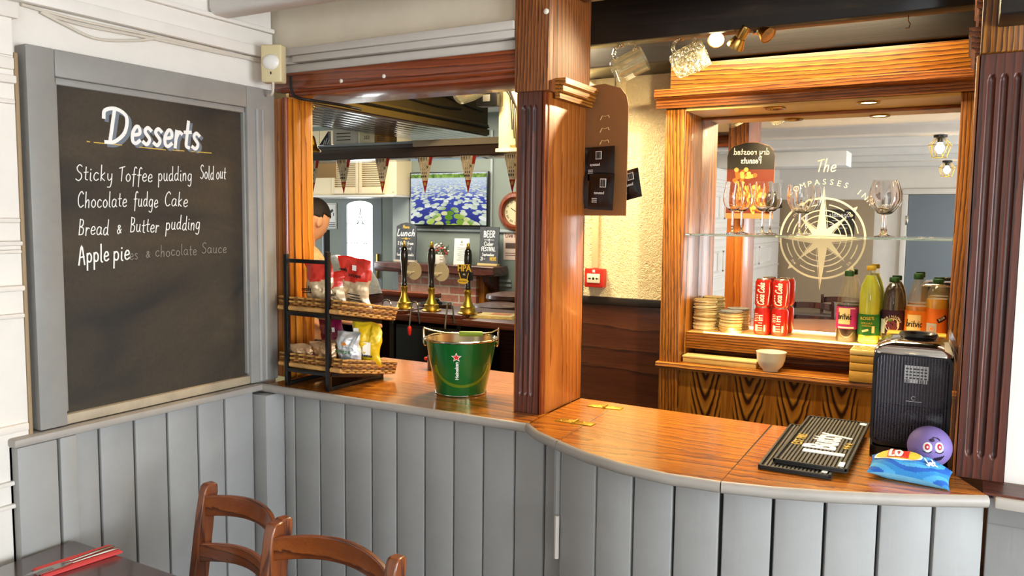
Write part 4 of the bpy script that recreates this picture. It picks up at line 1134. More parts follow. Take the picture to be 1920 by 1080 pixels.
# ---- spotlights on the beam
def spotlight(px, py, d, lit, label):
    p = at(px, py, 1, 2.655); d = Vector(d).normalized()
    t = thing('spotlight', label, 'spotlight', p, group='beam spotlights')
    M = fr((0, 0, 0), d.orthogonal(), d.cross(d.orthogonal()))
    q = M.to_3x3() @ Vector((0, 0, 1))
    if q.dot(d) < 0: M = M @ Matrix.Rotation(PI, 4, 'X')
    mb = MB(); mb.M = M
    mb.lathe([(0, -.075), (.014, -.075), (.016, -.070), (.016, -.034), (.019, -.030), (.027, -.006), (.028, 0), (.025, 0), (.022, -.012), (0, -.016)], seg=28); mb.build('lamp_body', mat('satin nickel gold', 'c9a25a', .28, metal=1), t)
    mb = MB(); mb.M = M; mb.lathe([(0, -.004), (.024, -.004), (.024, -.001), (0, .0)], seg=24)
    mb.build('bulb', mat('spot bulb lit', 'fff4d8', .3, emit='ffe9b8', es=18) if lit else mat('spot bulb', 'c9a878', .15, metal=.6), t)
    back = d*-.06
    mb = MB(); mb.tube([back, (back.x, back.y, 2.231-p.z-.004)], .0045, 8); mb.lathe([(.014, 0), (.014, -.006), (0, -.006)], (back.x, back.y, 2.231-p.z), 20); mb.build('bracket', STEEL, t)
    if lit: spot('spotlight beam', p+d*.012, p+d, 42, WARM, 2.2, .02)
spotlight(1343, 75, (.25, -1, -.75), True, 'lit spotlight under the black beam, facing the front room')
spotlight(1378, 88, (-.6, .38, -.8), True, 'lit spotlight under the black beam, pointing down')
spotlight(1441, 66, (.65, -.3, -.6), False, 'unlit spotlight under the black beam, rightmost of three')

# ---- hanging card of peanut packets
A = Vector((-1.155, 2.408, 0)); B = Vector((-.918, 2.338, 0)); dx = (B-A).normalized(); W = (B-A).length
t = thing('snack_display_card', 'tall round-topped brown display card hanging behind the column', 'display card', (A.x, A.y, 1.64))
M = fr((0, 0, 0), dx, (0, 0, 1))     # local: x along the card, y up, z towards the front room
KRAFT = mat('brown card', '9c6b3d', .75, var=(6, .08))
hC = .41
poly = [(0, 0), (W, 0), (W, hC-.06)]+[(W/2+W/2*math.cos(a), hC-.06+.06*math.sin(a)) for a in [PI*i/16 for i in range(1, 16)]]+[(0, hC-.06)]
poly = [(0, 0), (W, 0), (W, hC-.075), (W-.008, hC-.045), (W-.03, hC-.020), (W*.62, hC), (W*.38, hC), (.03, hC-.020), (.008, hC-.045), (0, hC-.075)]
mb = MB(); mb.M = M; mb.prism(poly, 'z', -.0012, .0012); mb.build('card', KRAFT, t, ang=0)
Mb = M @ Matrix.Rotation(PI, 4, 'Y') @ Matrix.Translation((-W, 0, .0013))     # picture side, facing the mirror
mb = MB(); mb.M = Mb; mb.prism([(x, y) for x, y in [(.002, .265), (W-.002, .265)]+[(p[0], p[1]-.002) for p in poly[2:]]], 'z', 0, .0004); mb.build('header_print', INK, t, ang=0)
mb = MB(); mb.M = Mb; mb.box(.002, W-.002, .03, .265, 0, .0004); mb.build('picture_ground', mat('rust red print', '5e1f0d', .55), t, ang=0)
nuts = MB(); nuts2 = MB()
for i in range(34):
    x = random.uniform(.07, W-.03); y = random.uniform(.05, .25); a = random.uniform(0, 3)
    disc(nuts if i % 3 else nuts2, Mb @ T2(x, y, .0004+.0002*(i % 6), a), .030, .010, th=.0004, n=14)
    disc(nuts2 if i % 3 else nuts, Mb @ T2(x+.024*math.cos(a), y+.024*math.sin(a), .0010+.0002*(i % 6)), .012, th=.0004, n=12)
nuts.build('peanut_picture', mat('toasted orange print', 'a4561a', .55), t, ang=0); nuts2.build('peanut_picture', mat('golden print', 'c99348', .55), t, ang=0)
mb = MB(); hand(mb, 'dry roasted', Mb @ T2(.03, .345, .0006), .034, .004, width=W-.06); hand(mb, 'Peanuts', Mb @ T2(.07, .298, .0006), .034, .004, width=W-.14)
mb.build('lettering', WHITEPR, t, ang=0)
mb = MB()
for r_ in range(4):
    for x in (.03, W*.56):
        y = .30-.038*r_
        p0 = M @ Vector((x, y, .002))
        mb.M = M; mb.ribbon([(x, y), (x+.008, y+.012), (x+.02, y+.009), (x+.032, y+.012), (x+.036, y+.004)], .0022, .0013, .002); mb.M = Matrix()
mb.build('torn_tabs', mat('torn card edge', 'd9b878', .8), t, ang=0)
FOIL = mat('black foil', '12100f', .28, coat=.3, bmp=(60, .4, .004))
def packet(x, y, z, w_, h_, rot, label):
    o = M @ Vector((x, y, z)); base = Vector((A.x, A.y, 1.64))+o
    t2 = thing('peanut_packet', label, 'packet', base, group='peanut packets on the card')
    Mp = M.to_3x3().to_4x4() @ Matrix.Rotation(rot, 4, 'Z')
    mb = MB(); vs = []; fs = []; nx, ny = 10, 14
    for s in (1, -1):
        for j in range(ny+1):
            for i in range(nx+1):
                u, v = i/nx, j/ny
                b = max(0, math.sin(PI*u))**.6*max(0, math.sin(PI*min(1, max(0, (v-.07)/.86))))**.6*.011
                vs.append(((u-.5)*w_, (v-1)*h_, s*b+.0003*s))
    k = (nx+1)*(ny+1)
    for s in (0, 1):
        for j in range(ny):
            for i in range(nx):
                a = s*k+j*(nx+1)+i; fs.append((a, a+1, a+nx+2, a+nx+1))
    mb.M = Mp; mb.add(vs, fs); mb.build('foil_bag', FOIL, t2, ang=60)
    mb = MB(); q = Mp @ Matrix.Translation((0, 0, .0118))
    rect(mb, q, .004, .028, -h_*.38, -h_*.14)
    mb.build('barcode_panel', WHITEPR, t2)
    mb = MB(); q2 = Mp @ Matrix.Translation((0, 0, .0126))
    for i in range(7): rect(mb, q2, .006+.003*i, .0075+.003*i+(.0008 if i % 2 else 0), -h_*.36, -h_*.16)
    mb.build('barcode_bars', INK, t2)
    mb = MB(); ptext(mb, 'peanuts', q @ T2(.002, -h_*.55, .0004, PI), .013)
    for i in range(3): rect(mb, q, -.026, -.006, -h_*(.7+.05*i), -h_*(.68+.05*i))
    mb.build('lettering', WHITEPR, t2)
packet(W*.56, .215, .014, .140, .105, 0, 'black foil peanut packet highest on the brown card')
packet(W*.70, .130, .030, .100, .112, -.04, 'black foil peanut packet hanging lowest at the right of the card')
packet(W*.26, .135, .030, .10, .115, .05, 'black foil peanut packet half hidden behind the column')
packet(W*.96, .14, -.016, .08, .09, .2, 'black foil peanut packet showing past the right edge of the card')
mb = MB(); mb.M = M; mb.box(.02, W*.8, .10, .112, .006, .0075); mb.lathe([(0, 0), (.020, 0), (.020, .002), (0, .002)], (W*.62, .112, .006), 20); mb.build('hanger_strip', mat('orange card', 'c8742a', .7), t, ang=0)
# ================================================================== CHALKBOARD
XF = -2.100
t = thing('chalkboard', 'large dessert menu chalkboard in a grey painted frame on the left wall', 'chalkboard', (-2.12, 1.6, 1.055))
MB().box(-2.148, -2.121, 1.255, 1.93, 1.075, 1.985).build('board', CHBOARD, t, True)
mb = MB()
mb.box(-2.149, XF, 1.202, 1.277, 1.055, 2.056, .004).box(-2.149, XF, 1.922, 2.045, 1.055, 2.056, .004).box(-2.149, XF, 1.277, 1.922, 1.985, 2.056, .004)
mb.build('frame', GREYF, t, True)
mb = MB()
for s in ((1.277, 1.286, 1.09, 1.985), (1.913, 1.922, 1.09, 1.985), (1.277, 1.922, 1.966, 1.985)):
    mb.box(-2.13, -2.108, *s, .004)
mb.tube([(-2.101, 1.965, 1.06), (-2.101, 1.965, 1.985)], .009, 10).tube([(-2.101, 1.99, 1.06), (-2.101, 1.99, 1.985)], .006, 10)
mb.build('bead', GREYF, t, True)
MB().box(-2.149, -2.105, 1.277, 1.922, 1.055, 1.083, .004).build('bottom_rail', mat('grubby cream paint', 'a89880', .5, var=(12, .15)), t, True)
XB = -2.1207
def chalk(words, M_mat, h, wid, name, shear=0.05, th=.0005, dz=0):
    mb = MB()
    for txt, p0, p1 in words:
        a = at(p0[0], p0[1], 0, XB); b = at(p1[0], p1[1], 0, XB)
        M = fr(a, b-a, (0, 0, 1))
        hand(mb, txt, M, h, wid, width=(b-a).length, shear=shear, jit=.5, th=th)
    return mb.build(name, M_mat, t, True, ang=0)
random.seed(3)
# title: broad brush letters with an offset shade
def title(off, m, name, wid, th):
    mb = MB(); a = at(196, 266, 0, XB); b = at(380, 283, 0, XB)
    M = fr(a+Vector((0, off[0], off[1])), b-a, (0, 0, 1))
    L = (b-a).length
    hand(mb, 'D', M @ Matrix.Translation((-.012, 0, 0)), .092, wid, width=.088, shear=.12, th=th)
    hand(mb, 'esserts', M @ Matrix.Translation((.080, .004, 0)), .096, wid, width=L-.088, shear=.22, th=th, gap=2)
    mb.build(name, m, t, True, ang=0)
title((.009, -.007), CHALKG, 'title_shade', .0125, .0004)
title((0, 0), CHALK, 'title', .0105, .0008)
mb = MB()
for (x0, y0, x1, y1) in ((163, 265, 168, 266), (176, 267, 196, 269), (208, 270, 228, 272), (262, 276, 310, 281), (318, 281, 345, 283), (360, 284, 396, 287)):
    a = at(x0, y0, 0, XB); b = at(x1, y1, 0, XB); mb.M = fr(a, b-a, (0, 0, 1)); mb.ribbon([(0, 0), ((b-a).length, 0)], .0026); mb.M = Matrix()
mb.build('underline', CHALKY, t, True, ang=0)
for line in ([('Sticky', (141, 339), (213, 339)), ('Toffee', (222, 340), (287, 341)), ('pudding', (296, 340), (361, 339))], [('Sold', (375, 336), (402, 336)), ('out', (405, 335), (424, 336))],
             [('Chocolate', (145, 389), (239, 388)), ('fudge', (250, 388), (297, 388)), ('Cake', (308, 387), (353, 388))],
             [('Bread', (146, 441), (205, 440)), ('&', (218, 437), (229, 437)), ('Butter', (243, 436), (299, 435)), ('pudding', (310, 431), (376, 430))]):
    for wd in line: chalk([wd], CHALK, .043, .0026, 'handwriting', .18)
for wd in (('Apple', (147, 495), (206, 490)), ('pie', (212, 488), (245, 486))): chalk([wd], CHALK, .050, .0040, 'handwriting', .1)
for wd in (('es', (243, 486), (260, 485)), ('&', (273, 483), (283, 483)), ('chocolate', (291, 481), (370, 478)), ('Sauce', (378, 475), (426, 474))): chalk([wd], CHALKF, .034, .0020, 'faint_handwriting')

# motion sensor in the corner, cables
t = thing('motion_sensor', 'yellowed white motion sensor in the corner above the bar opening', 'sensor', (-2.052, 1.995, 2.133), math.radians(22))
MB().box(-.036, .036, -.020, .025, -.062, .062, .006, 0, 3).build('housing', IVORY, t)
mb = MB(); mb.ball((0, -.018, .004), .030, .014, .026, 24, 12); mb.build('lens', mat('white lens plastic', 'ece7dc', .3), t)
mb = MB(); mb.box(-.002, .002, -.0215, -.019, -.036, -.028); mb.build('indicator', INK, t)
def wire(pts, r, m, label, cat='cable', name='cable'):
    P = [Vector(p) for p in pts]; out = []
    for i in range(len(P)-1):
        a = P[max(i-1, 0)]; b = P[i]; c = P[i+1]; d_ = P[min(i+2, len(P)-1)]
        for j in range(6):
            q = j/6; out.append(.5*(2*b+(c-a)*q+(2*a-5*b+4*c-d_)*q*q+(3*b-a-3*c+d_)*q**3))
    out.append(P[-1])
    return tag(MB().tube(out, r, 7).build(name, m), label, cat)
xw = -2.139
L_ = lambda *ps: [at(x, y, 0, xw) for x, y in ps]
wire(L_((76, 22), (120, 45), (180, 72), (250, 76), (300, 72), (330, 76), (400, 92), (486, 116)), .0042, CABLE, 'cream cable sagging in a loop along the wall above the chalkboard')
wire(L_((40, 8), (150, 38), (300, 70), (420, 98), (488, 111)), .0042, CABLE, 'upper cream cable running straight along the wall to the motion sensor')
wire(L_((80, 24), (160, 48), (290, 73), (420, 101), (488, 114)), .0042, CABLE, 'lower cream cable running straight along the wall to the motion sensor')
wire([(-2.045, 1.985, 2.085), (-2.044, 1.985, 2.055), (-2.055, 1.99, 2.035), (-2.085, 2.0, 2.032)], .0045, CABLE, 'short white cable curling out below the motion sensor')
wire([(-2.02, 2.04, 2.10), (-2.028, 2.052, 2.06), (-2.02, 2.06, 2.035), (-1.98, 2.07, 2.022), (-1.95, 2.2, 2.02), (-1.95, 2.32, 2.018)], .0055, CABLEB, 'dark cable crossing the top of the pine post by the lintel')

# ================================================================== TABLE, CUTLERY, CHAIRS
t = thing('dining_table', 'dark brown wooden table in the near left corner with a red napkin', 'table', (-1.62, .85, 0))
MB().box(-2.058, -1.18, .45, 1.257, .722, .750, .008, 0, 3).build('tabletop', TABLEW['y'], t, True)
mb = MB(); mb.box(-1.98, -1.26, .53, 1.18, .64, .722, .003); mb.build('apron', MAHOG['x'], t, True)
for x in (-1.99, -1.25):
    for y in (.53, 1.18): MB().box(x-.03, x+.03, y-.03, y+.03, 0, .722, .004).build('leg', MAHOG['z'], t, True)
# napkin
pA = at(66, 1068, 2, .751); pB = at(198, 1027, 2, .751); pC = at(221, 1037, 2, .751); pD = at(96, 1079, 2, .751)
cn = (pA+pB+pC+pD)/4; dx = ((pB-pA)+(pC-pD)).normalized()
M = fr((0, 0, 0), dx, (-dx.y, dx.x, 0)); ang_n = math.atan2(dx.y, dx.x)
t = thing('paper_napkin', 'folded red paper napkin under the cutlery on the dark table', 'napkin', (cn.x, cn.y, .7503), ang_n)
mb = MB()
REDN = mat('red napkin paper', 'd94a4a', .85, bmp=(80, .2, .002))
mb.box(-.095, .095, -.036, .036, 0, .002, .0008).box(-.095, .095, -.036, -.004, .002, .0045, .001).box(-.093, .095, .014, .036, .002, .0045, .001)
mb.build('folds', REDN, t)
def cutlery(kind, label, off, rot):
    t = thing(kind, label, 'cutlery', (cn.x+off[0], cn.y+off[1], .7550), ang_n+rot)
    mb = MB()
    mb.tube([(-.02, 0, .002), (.03, 0, .003), (.07, 0, .003), (.095, 0, .002)], [.0025, .0035, .0045, .003], 8)
    mb.build('handle', STEEL, t)
    mb = MB()
    if kind == 'table_knife':
        mb.prism([(-.02, -.002), (-.02, .004), (-.06, .009), (-.11, .010), (-.128, .002), (-.12, -.003)], 'z', .001, .003)
        mb.build('blade', STEEL, t)
    else:
        mb.prism([(-.02, -.003), (-.02, .003), (-.045, .010), (-.065, .011), (-.065, -.011), (-.045, -.010)], 'z', .001, .0035)
        for k in range(4): mb.box(-.105, -.064, -.0105+.0058*k, -.007+.0058*k, .001, .0032)
        mb.build('tines', STEEL, t)
n_ = Vector((-dx.y, dx.x))
cutlery('table_knife', 'steel table knife lying along the red napkin', (n_.x*.004-dx.x*.0, n_.y*.004), .05)
cutlery('table_fork', 'steel table fork lying beside the knife on the red napkin', (n_.x*-.012, n_.y*-.012), -.02)

def make_chair(label, loc, rz):
    """ladder-back chair; origin on the floor midway between the rear legs, front towards -Y"""
    t = thing('ladder_back_chair', label, 'chair', loc, rz, group=None)
    W2 = .182; top = .905
    def post(s):
        mb = MB(); prof = []
        for z, y, d in ((0, .05, .036), (.25, .012, .040), (.45, 0, .044), (.65, .012, .044), (.82, .034, .042), (.88, .045, .042), (.898, .048, .036), (top, .050, .026)):
            prof.append((y-d/2, z, y+d/2))
        poly = [(a, z) for a, z, b in prof]+[(b, z) for a, z, b in reversed(prof)]
        mb.prism(poly, 'x', s*W2-.015, s*W2+.015); return mb
    for s in (-1, 1):
        o = post(s).build('rear_post', CHAIRW['z'], t, ang=30)
        bv = o.modifiers.new('bevel', 'BEVEL'); bv.width = .004; bv.segments = 2; bv.limit_method = 'ANGLE'
    for zc, hh, yb in ((.848, .056, .036), (.724, .050, .018), (.60, .046, .008)):
        mb = MB(); vs = []; fs = []; n = 24
        for i in range(n+1):
            u = -1+2*i/n; x = u*(W2-.012); bow = .050*(1-u*u); arch = .014*(1-u*u)
            for dy, dz in ((0, -hh/2), (.014, -hh/2), (.014, hh/2), (0, hh/2)):
                vs.append((x, yb+bow+dy-.01, zc+arch+dz))
        for i in range(n):
            for k in range(4): fs.append((4*i+k, 4*i+4+k, 4*i+4+(k+1) % 4, 4*i+(k+1) % 4))
        fs += [(0, 1, 2, 3), (4*n+3, 4*n+2, 4*n+1, 4*n)]
        mb.add(vs, fs); o = mb.build('back_slat', CHAIRW['x'], t, ang=40)
        bv = o.modifiers.new('bevel', 'BEVEL'); bv.width = .003; bv.segments = 2; bv.limit_method = 'ANGLE'
    mb = MB(); mb.prism([(-W2-.01, .0), (W2+.01, .0), (W2+.012, -.33), (W2, -.355), (-W2, -.355), (-W2-.012, -.33)], 'z', .452, .472)
    mb.build('seat', CHAIRW['y'], t)
    for s in (-1, 1): MB().box(s*(W2+.005)-.017, s*(W2+.005)+.017, -.335, -.301, 0, .452, .004).build('front_leg', CHAIRW['z'], t)
    mb = MB()
    for s in (-1, 1): mb.tube([(s*(W2), .01, .2), (s*(W2+.004), -.318, .2)], .010, 8)
    mb.tube([(-W2, -.318, .27), (W2, -.318, .27)], .010, 8); mb.box(-W2, W2, -.325, -.31, .40, .452); 
    for s in (-1, 1): mb.box(s*W2-.008, s*W2+.008, -.315, 0, .40, .452)
    mb.build('stretchers', CHAIRW['x'], t)
    return t
def chair_pose(pl_, pr_):
    a = at(*pl_, 2, .90); b = at(*pr_, 2, .90)
    rz = math.atan2(b.y-a.y, b.x-a.x); m_ = (a+b)/2
    off = Matrix.Rotation(rz, 3, 'Z') @ Vector((0, .047, 0))
    return (m_.x-off.x, m_.y-off.y, 0), rz
l1, r1 = chair_pose((388, 907), (535, 976)); l2, r2 = chair_pose((521, 985), (736, 1046))
ch = make_chair('brown ladder-back chair nearer the chalkboard wall, partly behind the other chair', l1, r1)
copy_tree(ch, l2, r2, 'brown ladder-back chair in front, nearest the grey bar front')
# dark chairs and a table behind the viewer, seen in the mirror
def dark(t_, mset):
    for c in t_.children:
        for s in c.material_slots:
            s.link = 'OBJECT'; s.material = mset
dc = copy_tree(ch, (-1.20, -1.02, 0), .12, 'dark ladder-back chair seen small in the mirror, nearer one')
dark(dc, MAHOG['z'])
dc2 = copy_tree(ch, (-1.05, -1.75, 0), -.1, 'dark ladder-back chair seen small in the mirror, farther one')
dark(dc2, MAHOG['z'])
t = thing('dining_table', 'dark table behind the viewer, just visible in the mirror below the chairs', 'table', (-1.25, -1.4, 0))
MB().box(-1.75, -.75, -1.75, -1.08, .72, .75, .006).build('tabletop', TABLEW['x'], t, True)
for x in (-1.68, -.82):
    for y in (-1.68, -1.15): MB().box(x-.03, x+.03, y-.03, y+.03, 0, .72).build('leg', MAHOG['z'], t, True)
# chalk sign and caged lamps in the front room, seen in the mirror
t = thing('wall_chalk_sign', 'small black chalk sign on the brown panel, seen in the mirror', 'sign', (-1.42, -3.968, 1.62))
MB().box(-1.62, -1.22, -3.97, -3.955, 1.47, 1.78, .003).build('board', CHBOARD, t, True)
mb = MB(); M = fr((-1.28, -3.9545, 1.69), (-1, 0, 0), (0, 0, 1))
hand(mb, 'Specials', M, .06, .008, width=.24, shear=.1)
for i in range(3): mb.M = M; mb.ribbon([(.02, -.05-.045*i), (.20+.03*(i % 2), -.05-.045*i)], .006); mb.M = Matrix()
mb.build('handwriting', CHALK, t, True, ang=0)
t = thing('cable_box', 'white boxed duct on the ceiling beams, seen in the mirror', 'duct', (-1.5, -1.2, 2.15))
MB().box(-2.14, -.95, -1.12, -.78, 2.12, 2.25, .004).build('body', CEILM, t, True)
def caged(x, y, z, label):
    t = thing('caged_lamp', label, 'lamp', (x, y, z), group='caged ceiling lamps')
    mb = MB(); mb.lathe([(0, .07), (.045, .07), (.045, .055), (.02, .05), (.018, .02), (0, .02)], seg=24); mb.build('lamp_holder', BLACK, t)
    mb = MB(); mb.lathe([(0, -.06), (.015, -.055), (.028, -.03), (.028, -.01), (.014, .02), (0, .02)], seg=20)
    mb.build('bulb', mat('filament bulb', 'ffe9b0', .2, emit='ffd890', es=14), t)
    mb = MB()
    for k in range(8):
        a = k*PI/4
        mb.tube([(.03*math.cos(a), .03*math.sin(a), .05), (.075*math.cos(a), .075*math.sin(a), .0), (.05*math.cos(a+.4), .05*math.sin(a+.4), -.085)], .0022, 6)
    for r_, z_ in ((.075, 0), (.05, -.085)): mb.tube([(r_*math.cos(q*PI/10), r_*math.sin(q*PI/10), z_) for q in range(20)], .0025, 6, closed=True)
    mb.build('wire_cage', BRASSD, t)
    point('caged lamp glow', (x, y, z-.02), 9, (1, .8, .5), .03)
caged(-.20, .3, 2.178, 'lit caged bulb lamp seen at the upper right of the mirror')
caged(-.21, -2.4, 2.178, 'lit caged bulb lamp farther away, seen lower in the mirror')

# ================================================================== SNACK RACK
RX0, RX1, RY0, RY1 = -2.0, -1.815, 1.99, 2.262
t = thing('snack_rack', 'black steel two-tier rack holding wicker snack baskets on the bar', 'rack', (-1.91, 2.12, CT))
q = .0075
def i_ax(a, b): return max(range(3), key=lambda i: abs(a[i]-b[i]))
def bar_(a, b, mb):
    a = Vector(a); b = Vector(b)
    e = [q if abs(a[i]-b[i]) > 1e-6 else (q if i_ax(a, b) == 2 else q-.0009) for i in range(3)]
    lo = [min(a[i], b[i])-(e[i] if i_ax(a, b) != i else (q if i == 2 else -q)) for i in range(3)]; hi = [max(a[i], b[i])+(e[i] if i_ax(a, b) != i else (0 if i == 2 else -q)) for i in range(3)]
    mb.box(lo[0], hi[0], lo[1], hi[1], lo[2], hi[2], .0012)
for x, zt in ((RX0, 1.500), (RX1, 1.512)):
    mb = MB(); bar_((x, RY0, CT+q), (x, RY0, zt), mb); mb.build('upright', BLACK, t, True)
mb = MB(); bar_((RX0, RY0, 1.478), (RX1, RY0, 1.478), mb); mb.build('top_rail', BLACK, t, True)
mb = MB()
for x in (RX0, RX1): bar_((x, RY0, CT+q), (x, RY1, CT+q), mb)
bar_((RX0, RY1, CT+q), (RX1, RY1, CT+q), mb); bar_((RX0, RY1, CT+.05), (RX0, RY1, CT+q), mb); bar_((RX1, RY1, CT+.035), (RX1, RY1, CT+q), mb)
mb.build('base', BLACK, t, True)
BZ = {}
for nm, z0 in (('upper', 1.312), ('lower', 1.118)):
    mb = MB()
    bar_((RX0, RY0, z0-.012), (RX1, RY0, z0-.012), mb)
    for x in (RX0, RX1):
        mb.M = Matrix.Translation((x, RY0, z0-.012)) @ Matrix.Rotation(-.17, 4, 'X'); mb.box(-q, q, 0, .275, -q, q, .0015); mb.M = Matrix()
    mb.build('basket_support', BLACK, t, True)
WICK = [mat('wicker cane', '94602c', .55, var=(30, .3)), mat('pale wicker cane', 'b58442', .55, var=(30, .3)), mat('dark wicker cane', '6a4018', .55, var=(30, .3))]
def basket(label, zf):
    """shallow wicker tray, tilted down towards the back of the bar"""
    t = thing('wicker_basket', label, 'basket', (-1.903, 1.997, zf), 0, group=None, rx=-.17)
    w2, d1, hh = .137, .285, .050
    mb = MB(); mb.box(-w2+.006, w2-.006, .006, d1-.006, .0005, .006)
    for k in range(24): mb.tube([(-w2+.012+.0113*k, .006, .008), (-w2+.012+.0113*k, d1-.006, .008)], .004, 6)
    mb.build('base', WICK[2], t)
    per = []
    nx, ny = 28, 28
    c = [(-w2, 0), (w2, 0), (w2, d1), (-w2, d1)]
    for e in range(4):
        a = Vector(c[e]); b = Vector(c[(e+1) % 4])
        for i in range(nx): per.append(a.lerp(b, i/nx))
    n = len(per)
    cen = Vector((0, d1/2))
    for r_ in range(7):
        pts = []
        z = .006+.0066*r_
        for i, p in enumerate(per):
            o = (p-cen); o = Vector((o.x/max(abs(o.x), 1e-6) if abs(abs(p.x)-w2) < 1e-6 else 0, o.y/max(abs(o.y), 1e-6) if (abs(p.y) < 1e-6 or abs(p.y-d1) < 1e-6) else 0))
            wv = .0045*math.sin(PI*(i/2.0+r_)) + random.uniform(-.0006, .0006)
            sag = .004*(r_/6)
            pts.append((p.x+o.x*(wv+sag), p.y+o.y*(wv+sag), z+random.uniform(-.001, .001)))
        m_ = MB().tube(pts, .0037, 7, closed=True)
        m_.build('woven_strand', WICK[r_ % 3 if r_ not in (0, 6) else 1], t)
    mb = MB()
    for k in range(60):      # wrapped rim on the front
        x = -w2+2*w2*k/59
        mb.ball((x, -.006, .010), .0026, .006, .008, 8, 6)
    mb.build('wrapped_edge', WICK[1], t)
    return t
basket('upper wicker basket of the rack, holding red topped crisp bags', 1.306)
basket('lower wicker basket of the rack, holding maroon and yellow crisp bags', 1.112)

def crisp_bag(label, loc, w_, h_, rz, lean, cols, split, prints, seed, th=.030, roll=0.0):
    """puffed foil bag standing on its end; cols = lower, upper colour"""
    t = thing('crisp_bag', label, 'crisp bag', loc, rz, 'crisp bags in the rack', rx=lean, ry=roll)
    rr = random.Random(seed)
    nx, ny = 26, 34
    ph = [rr.uniform(0, 6) for _ in range(8)]
    sd = Vector((seed*3.1, seed*1.7, 0))
    def S(u, v, s):
        pu = max(0, math.sin(PI*u))**.55; vv = min(1, max(0, (v-.05)/.9)); pv = max(0, math.sin(PI*vv))**.5
        b = pu*pv*th
        wr = noise.noise(Vector((u*5, v*7, s*3))+sd)*.010+noise.noise(Vector((u*14, v*18, s*5))+sd)*.005
        x = (u-.5)*w_*(1-.06*math.sin(PI*v))+.004*math.sin(v*9+ph[0])
        top = h_*.012*math.sin(u*11+ph[1])*(v > .9)
        return (x+noise.noise(Vector((v*6, u*3, 7))+sd)*.006, -s*(b+wr*(pu*pv))+.006*math.sin(u*7+ph[2])*v, v*h_+top)
    vs = []; fs = []; mis = []
    for s in (1, -1):
        for j in range(ny+1):
            for i in range(nx+1): vs.append(S(i/nx, j/ny, s))
    k = (nx+1)*(ny+1)
    mb = MB()
    for s in (0, 1):
        for j in range(ny):
            for i in range(nx):
                a = s*k+j*(nx+1)+i
                lim = split+.05*math.sin(i/nx*PI)*(-1)
                mb.f.append([a, a+1, a+nx+2, a+nx+1]); mb.mi.append(1 if j/ny > lim else 0)
    mb.v = [Vector(p) for p in vs]
    o = mb.build('foil_bag', cols, t, ang=70)
    for nm, m_, items in prints:
        p_ = MB()
        for kind, x, z, a, b in items:
            y = S(x/w_+.5, z/h_, 1)[1]
            y = min(S(min(.98, max(.02, (x+dx_)/w_+.5)), min(.98, max(.02, (z+dz_)/h_)), 1)[1] for dx_ in (-a/2, 0, a/2) for dz_ in (-b/2, 0, b/2))-.0015
            M = FRONT((x, y, z))
            if kind == 'rect': rect(p_, M, -a/2, a/2, -b/2, b/2)
            elif kind == 'disc': disc(p_, M, a/2, b/2)
            else: hand(p_, kind, M @ Matrix.Translation((0, -b/2, 0)), b, .0022, width=a, center=True, shear=.1)
        p_.build(nm, m_, t, ang=0)
    return t
FO = lambda n, c, m_=.25: mat(n, c, .32, metal=m_, coat=.4)
redF = FO('red crisp foil', 'd23324', .1); crF = FO('cream crisp foil', 'd9bd94', .35); marF = FO('maroon crisp foil', '7a1438', .1)
tanF = FO('tan crisp foil', 'c99e72', .3); silF = FO('silver white foil', 'd6d6d4', .45); yelF = FO('yellow crisp foil', 'dcb81e', .1); palF = FO('pale yellow foil', 'd8cf8e', .3); lemF = FO('lemon foil', 'cfc02a', .1)
def lines(*a): return [('rect',)+p for p in a]
bagU = lambda x, y: (x, y, 1.320-.17*(y-1.997))
crisp_bag('cream crisp bag with a red top at the right of the upper basket, tilted right', (lambda p: (p[0], p[1], p[2]+.014))(bagU(-1.830, 2.135)), .135, .180, .10, .10, [crF, redF], .60,
          [('logo', WHITEPR, [('rect', .012, .150, .016, .018)]), ('lettering', INK, [('crisps', .02, .128, .05, .014), ('ready', -.035, .140, .03, .012), ('rect', .02, .06, .05, .003), ('rect', .025, .05, .04, .003), ('rect', .02, .04, .06, .003)])], 1, roll=.12)
crisp_bag('cream crisp bag with a red top in the middle of the upper basket', bagU(-1.875, 2.10), .10, .135, -.1, .02, [crF, redF], .62,
          [('lettering', INK, [('salt', .03, .06, .025, .012), ('rect', .03, .035, .025, .003)])], 2, roll=-.15)
crisp_bag('cream crisp bag with a red top behind the right upright of the rack', bagU(-1.92, 2.075), .12, .165, .06, .06, [crF, redF], .66,
          [('lettering', INK, [('ready', -.03, .080, .04, .016), ('rect', -.03, .065, .04, .003), ('rect', .02, .04, .05, .003)])], 3, roll=-.05)
crisp_bag('pale yellow crisp bag with a lemon top at the left of the upper basket', bagU(-1.975, 2.125), .085, .150, .25, .05, [palF, lemF], .80,
          [('lettering', INK, [('crisps', .0, .09, .05, .02)])], 4, roll=-.08)
crisp_bag('lemon topped crisp bag peeping out behind the red topped bags', bagU(-1.875, 2.20), .08, .150, .1, -.05, [palF, lemF], .70, [], 5, roll=.1)
bagL = lambda x, y: (x, y, 1.127-.17*(y-1.997))
crisp_bag('white and silver crisp bag at the right front of the lower basket', bagL(-1.820, 2.10), .095, .130, .12, .08, [silF, silF], .99,
          [('logo', ORP, [('disc', .0, .092, .016, .012)]), ('lettering', mat('green print', '3f7a4a', .6), [('crisps', .0, .070, .06, .014)]), ('picture', mat('grey print', '8f9698', .6), [('disc', .01, .035, .05, .03)])], 6, roll=.03)
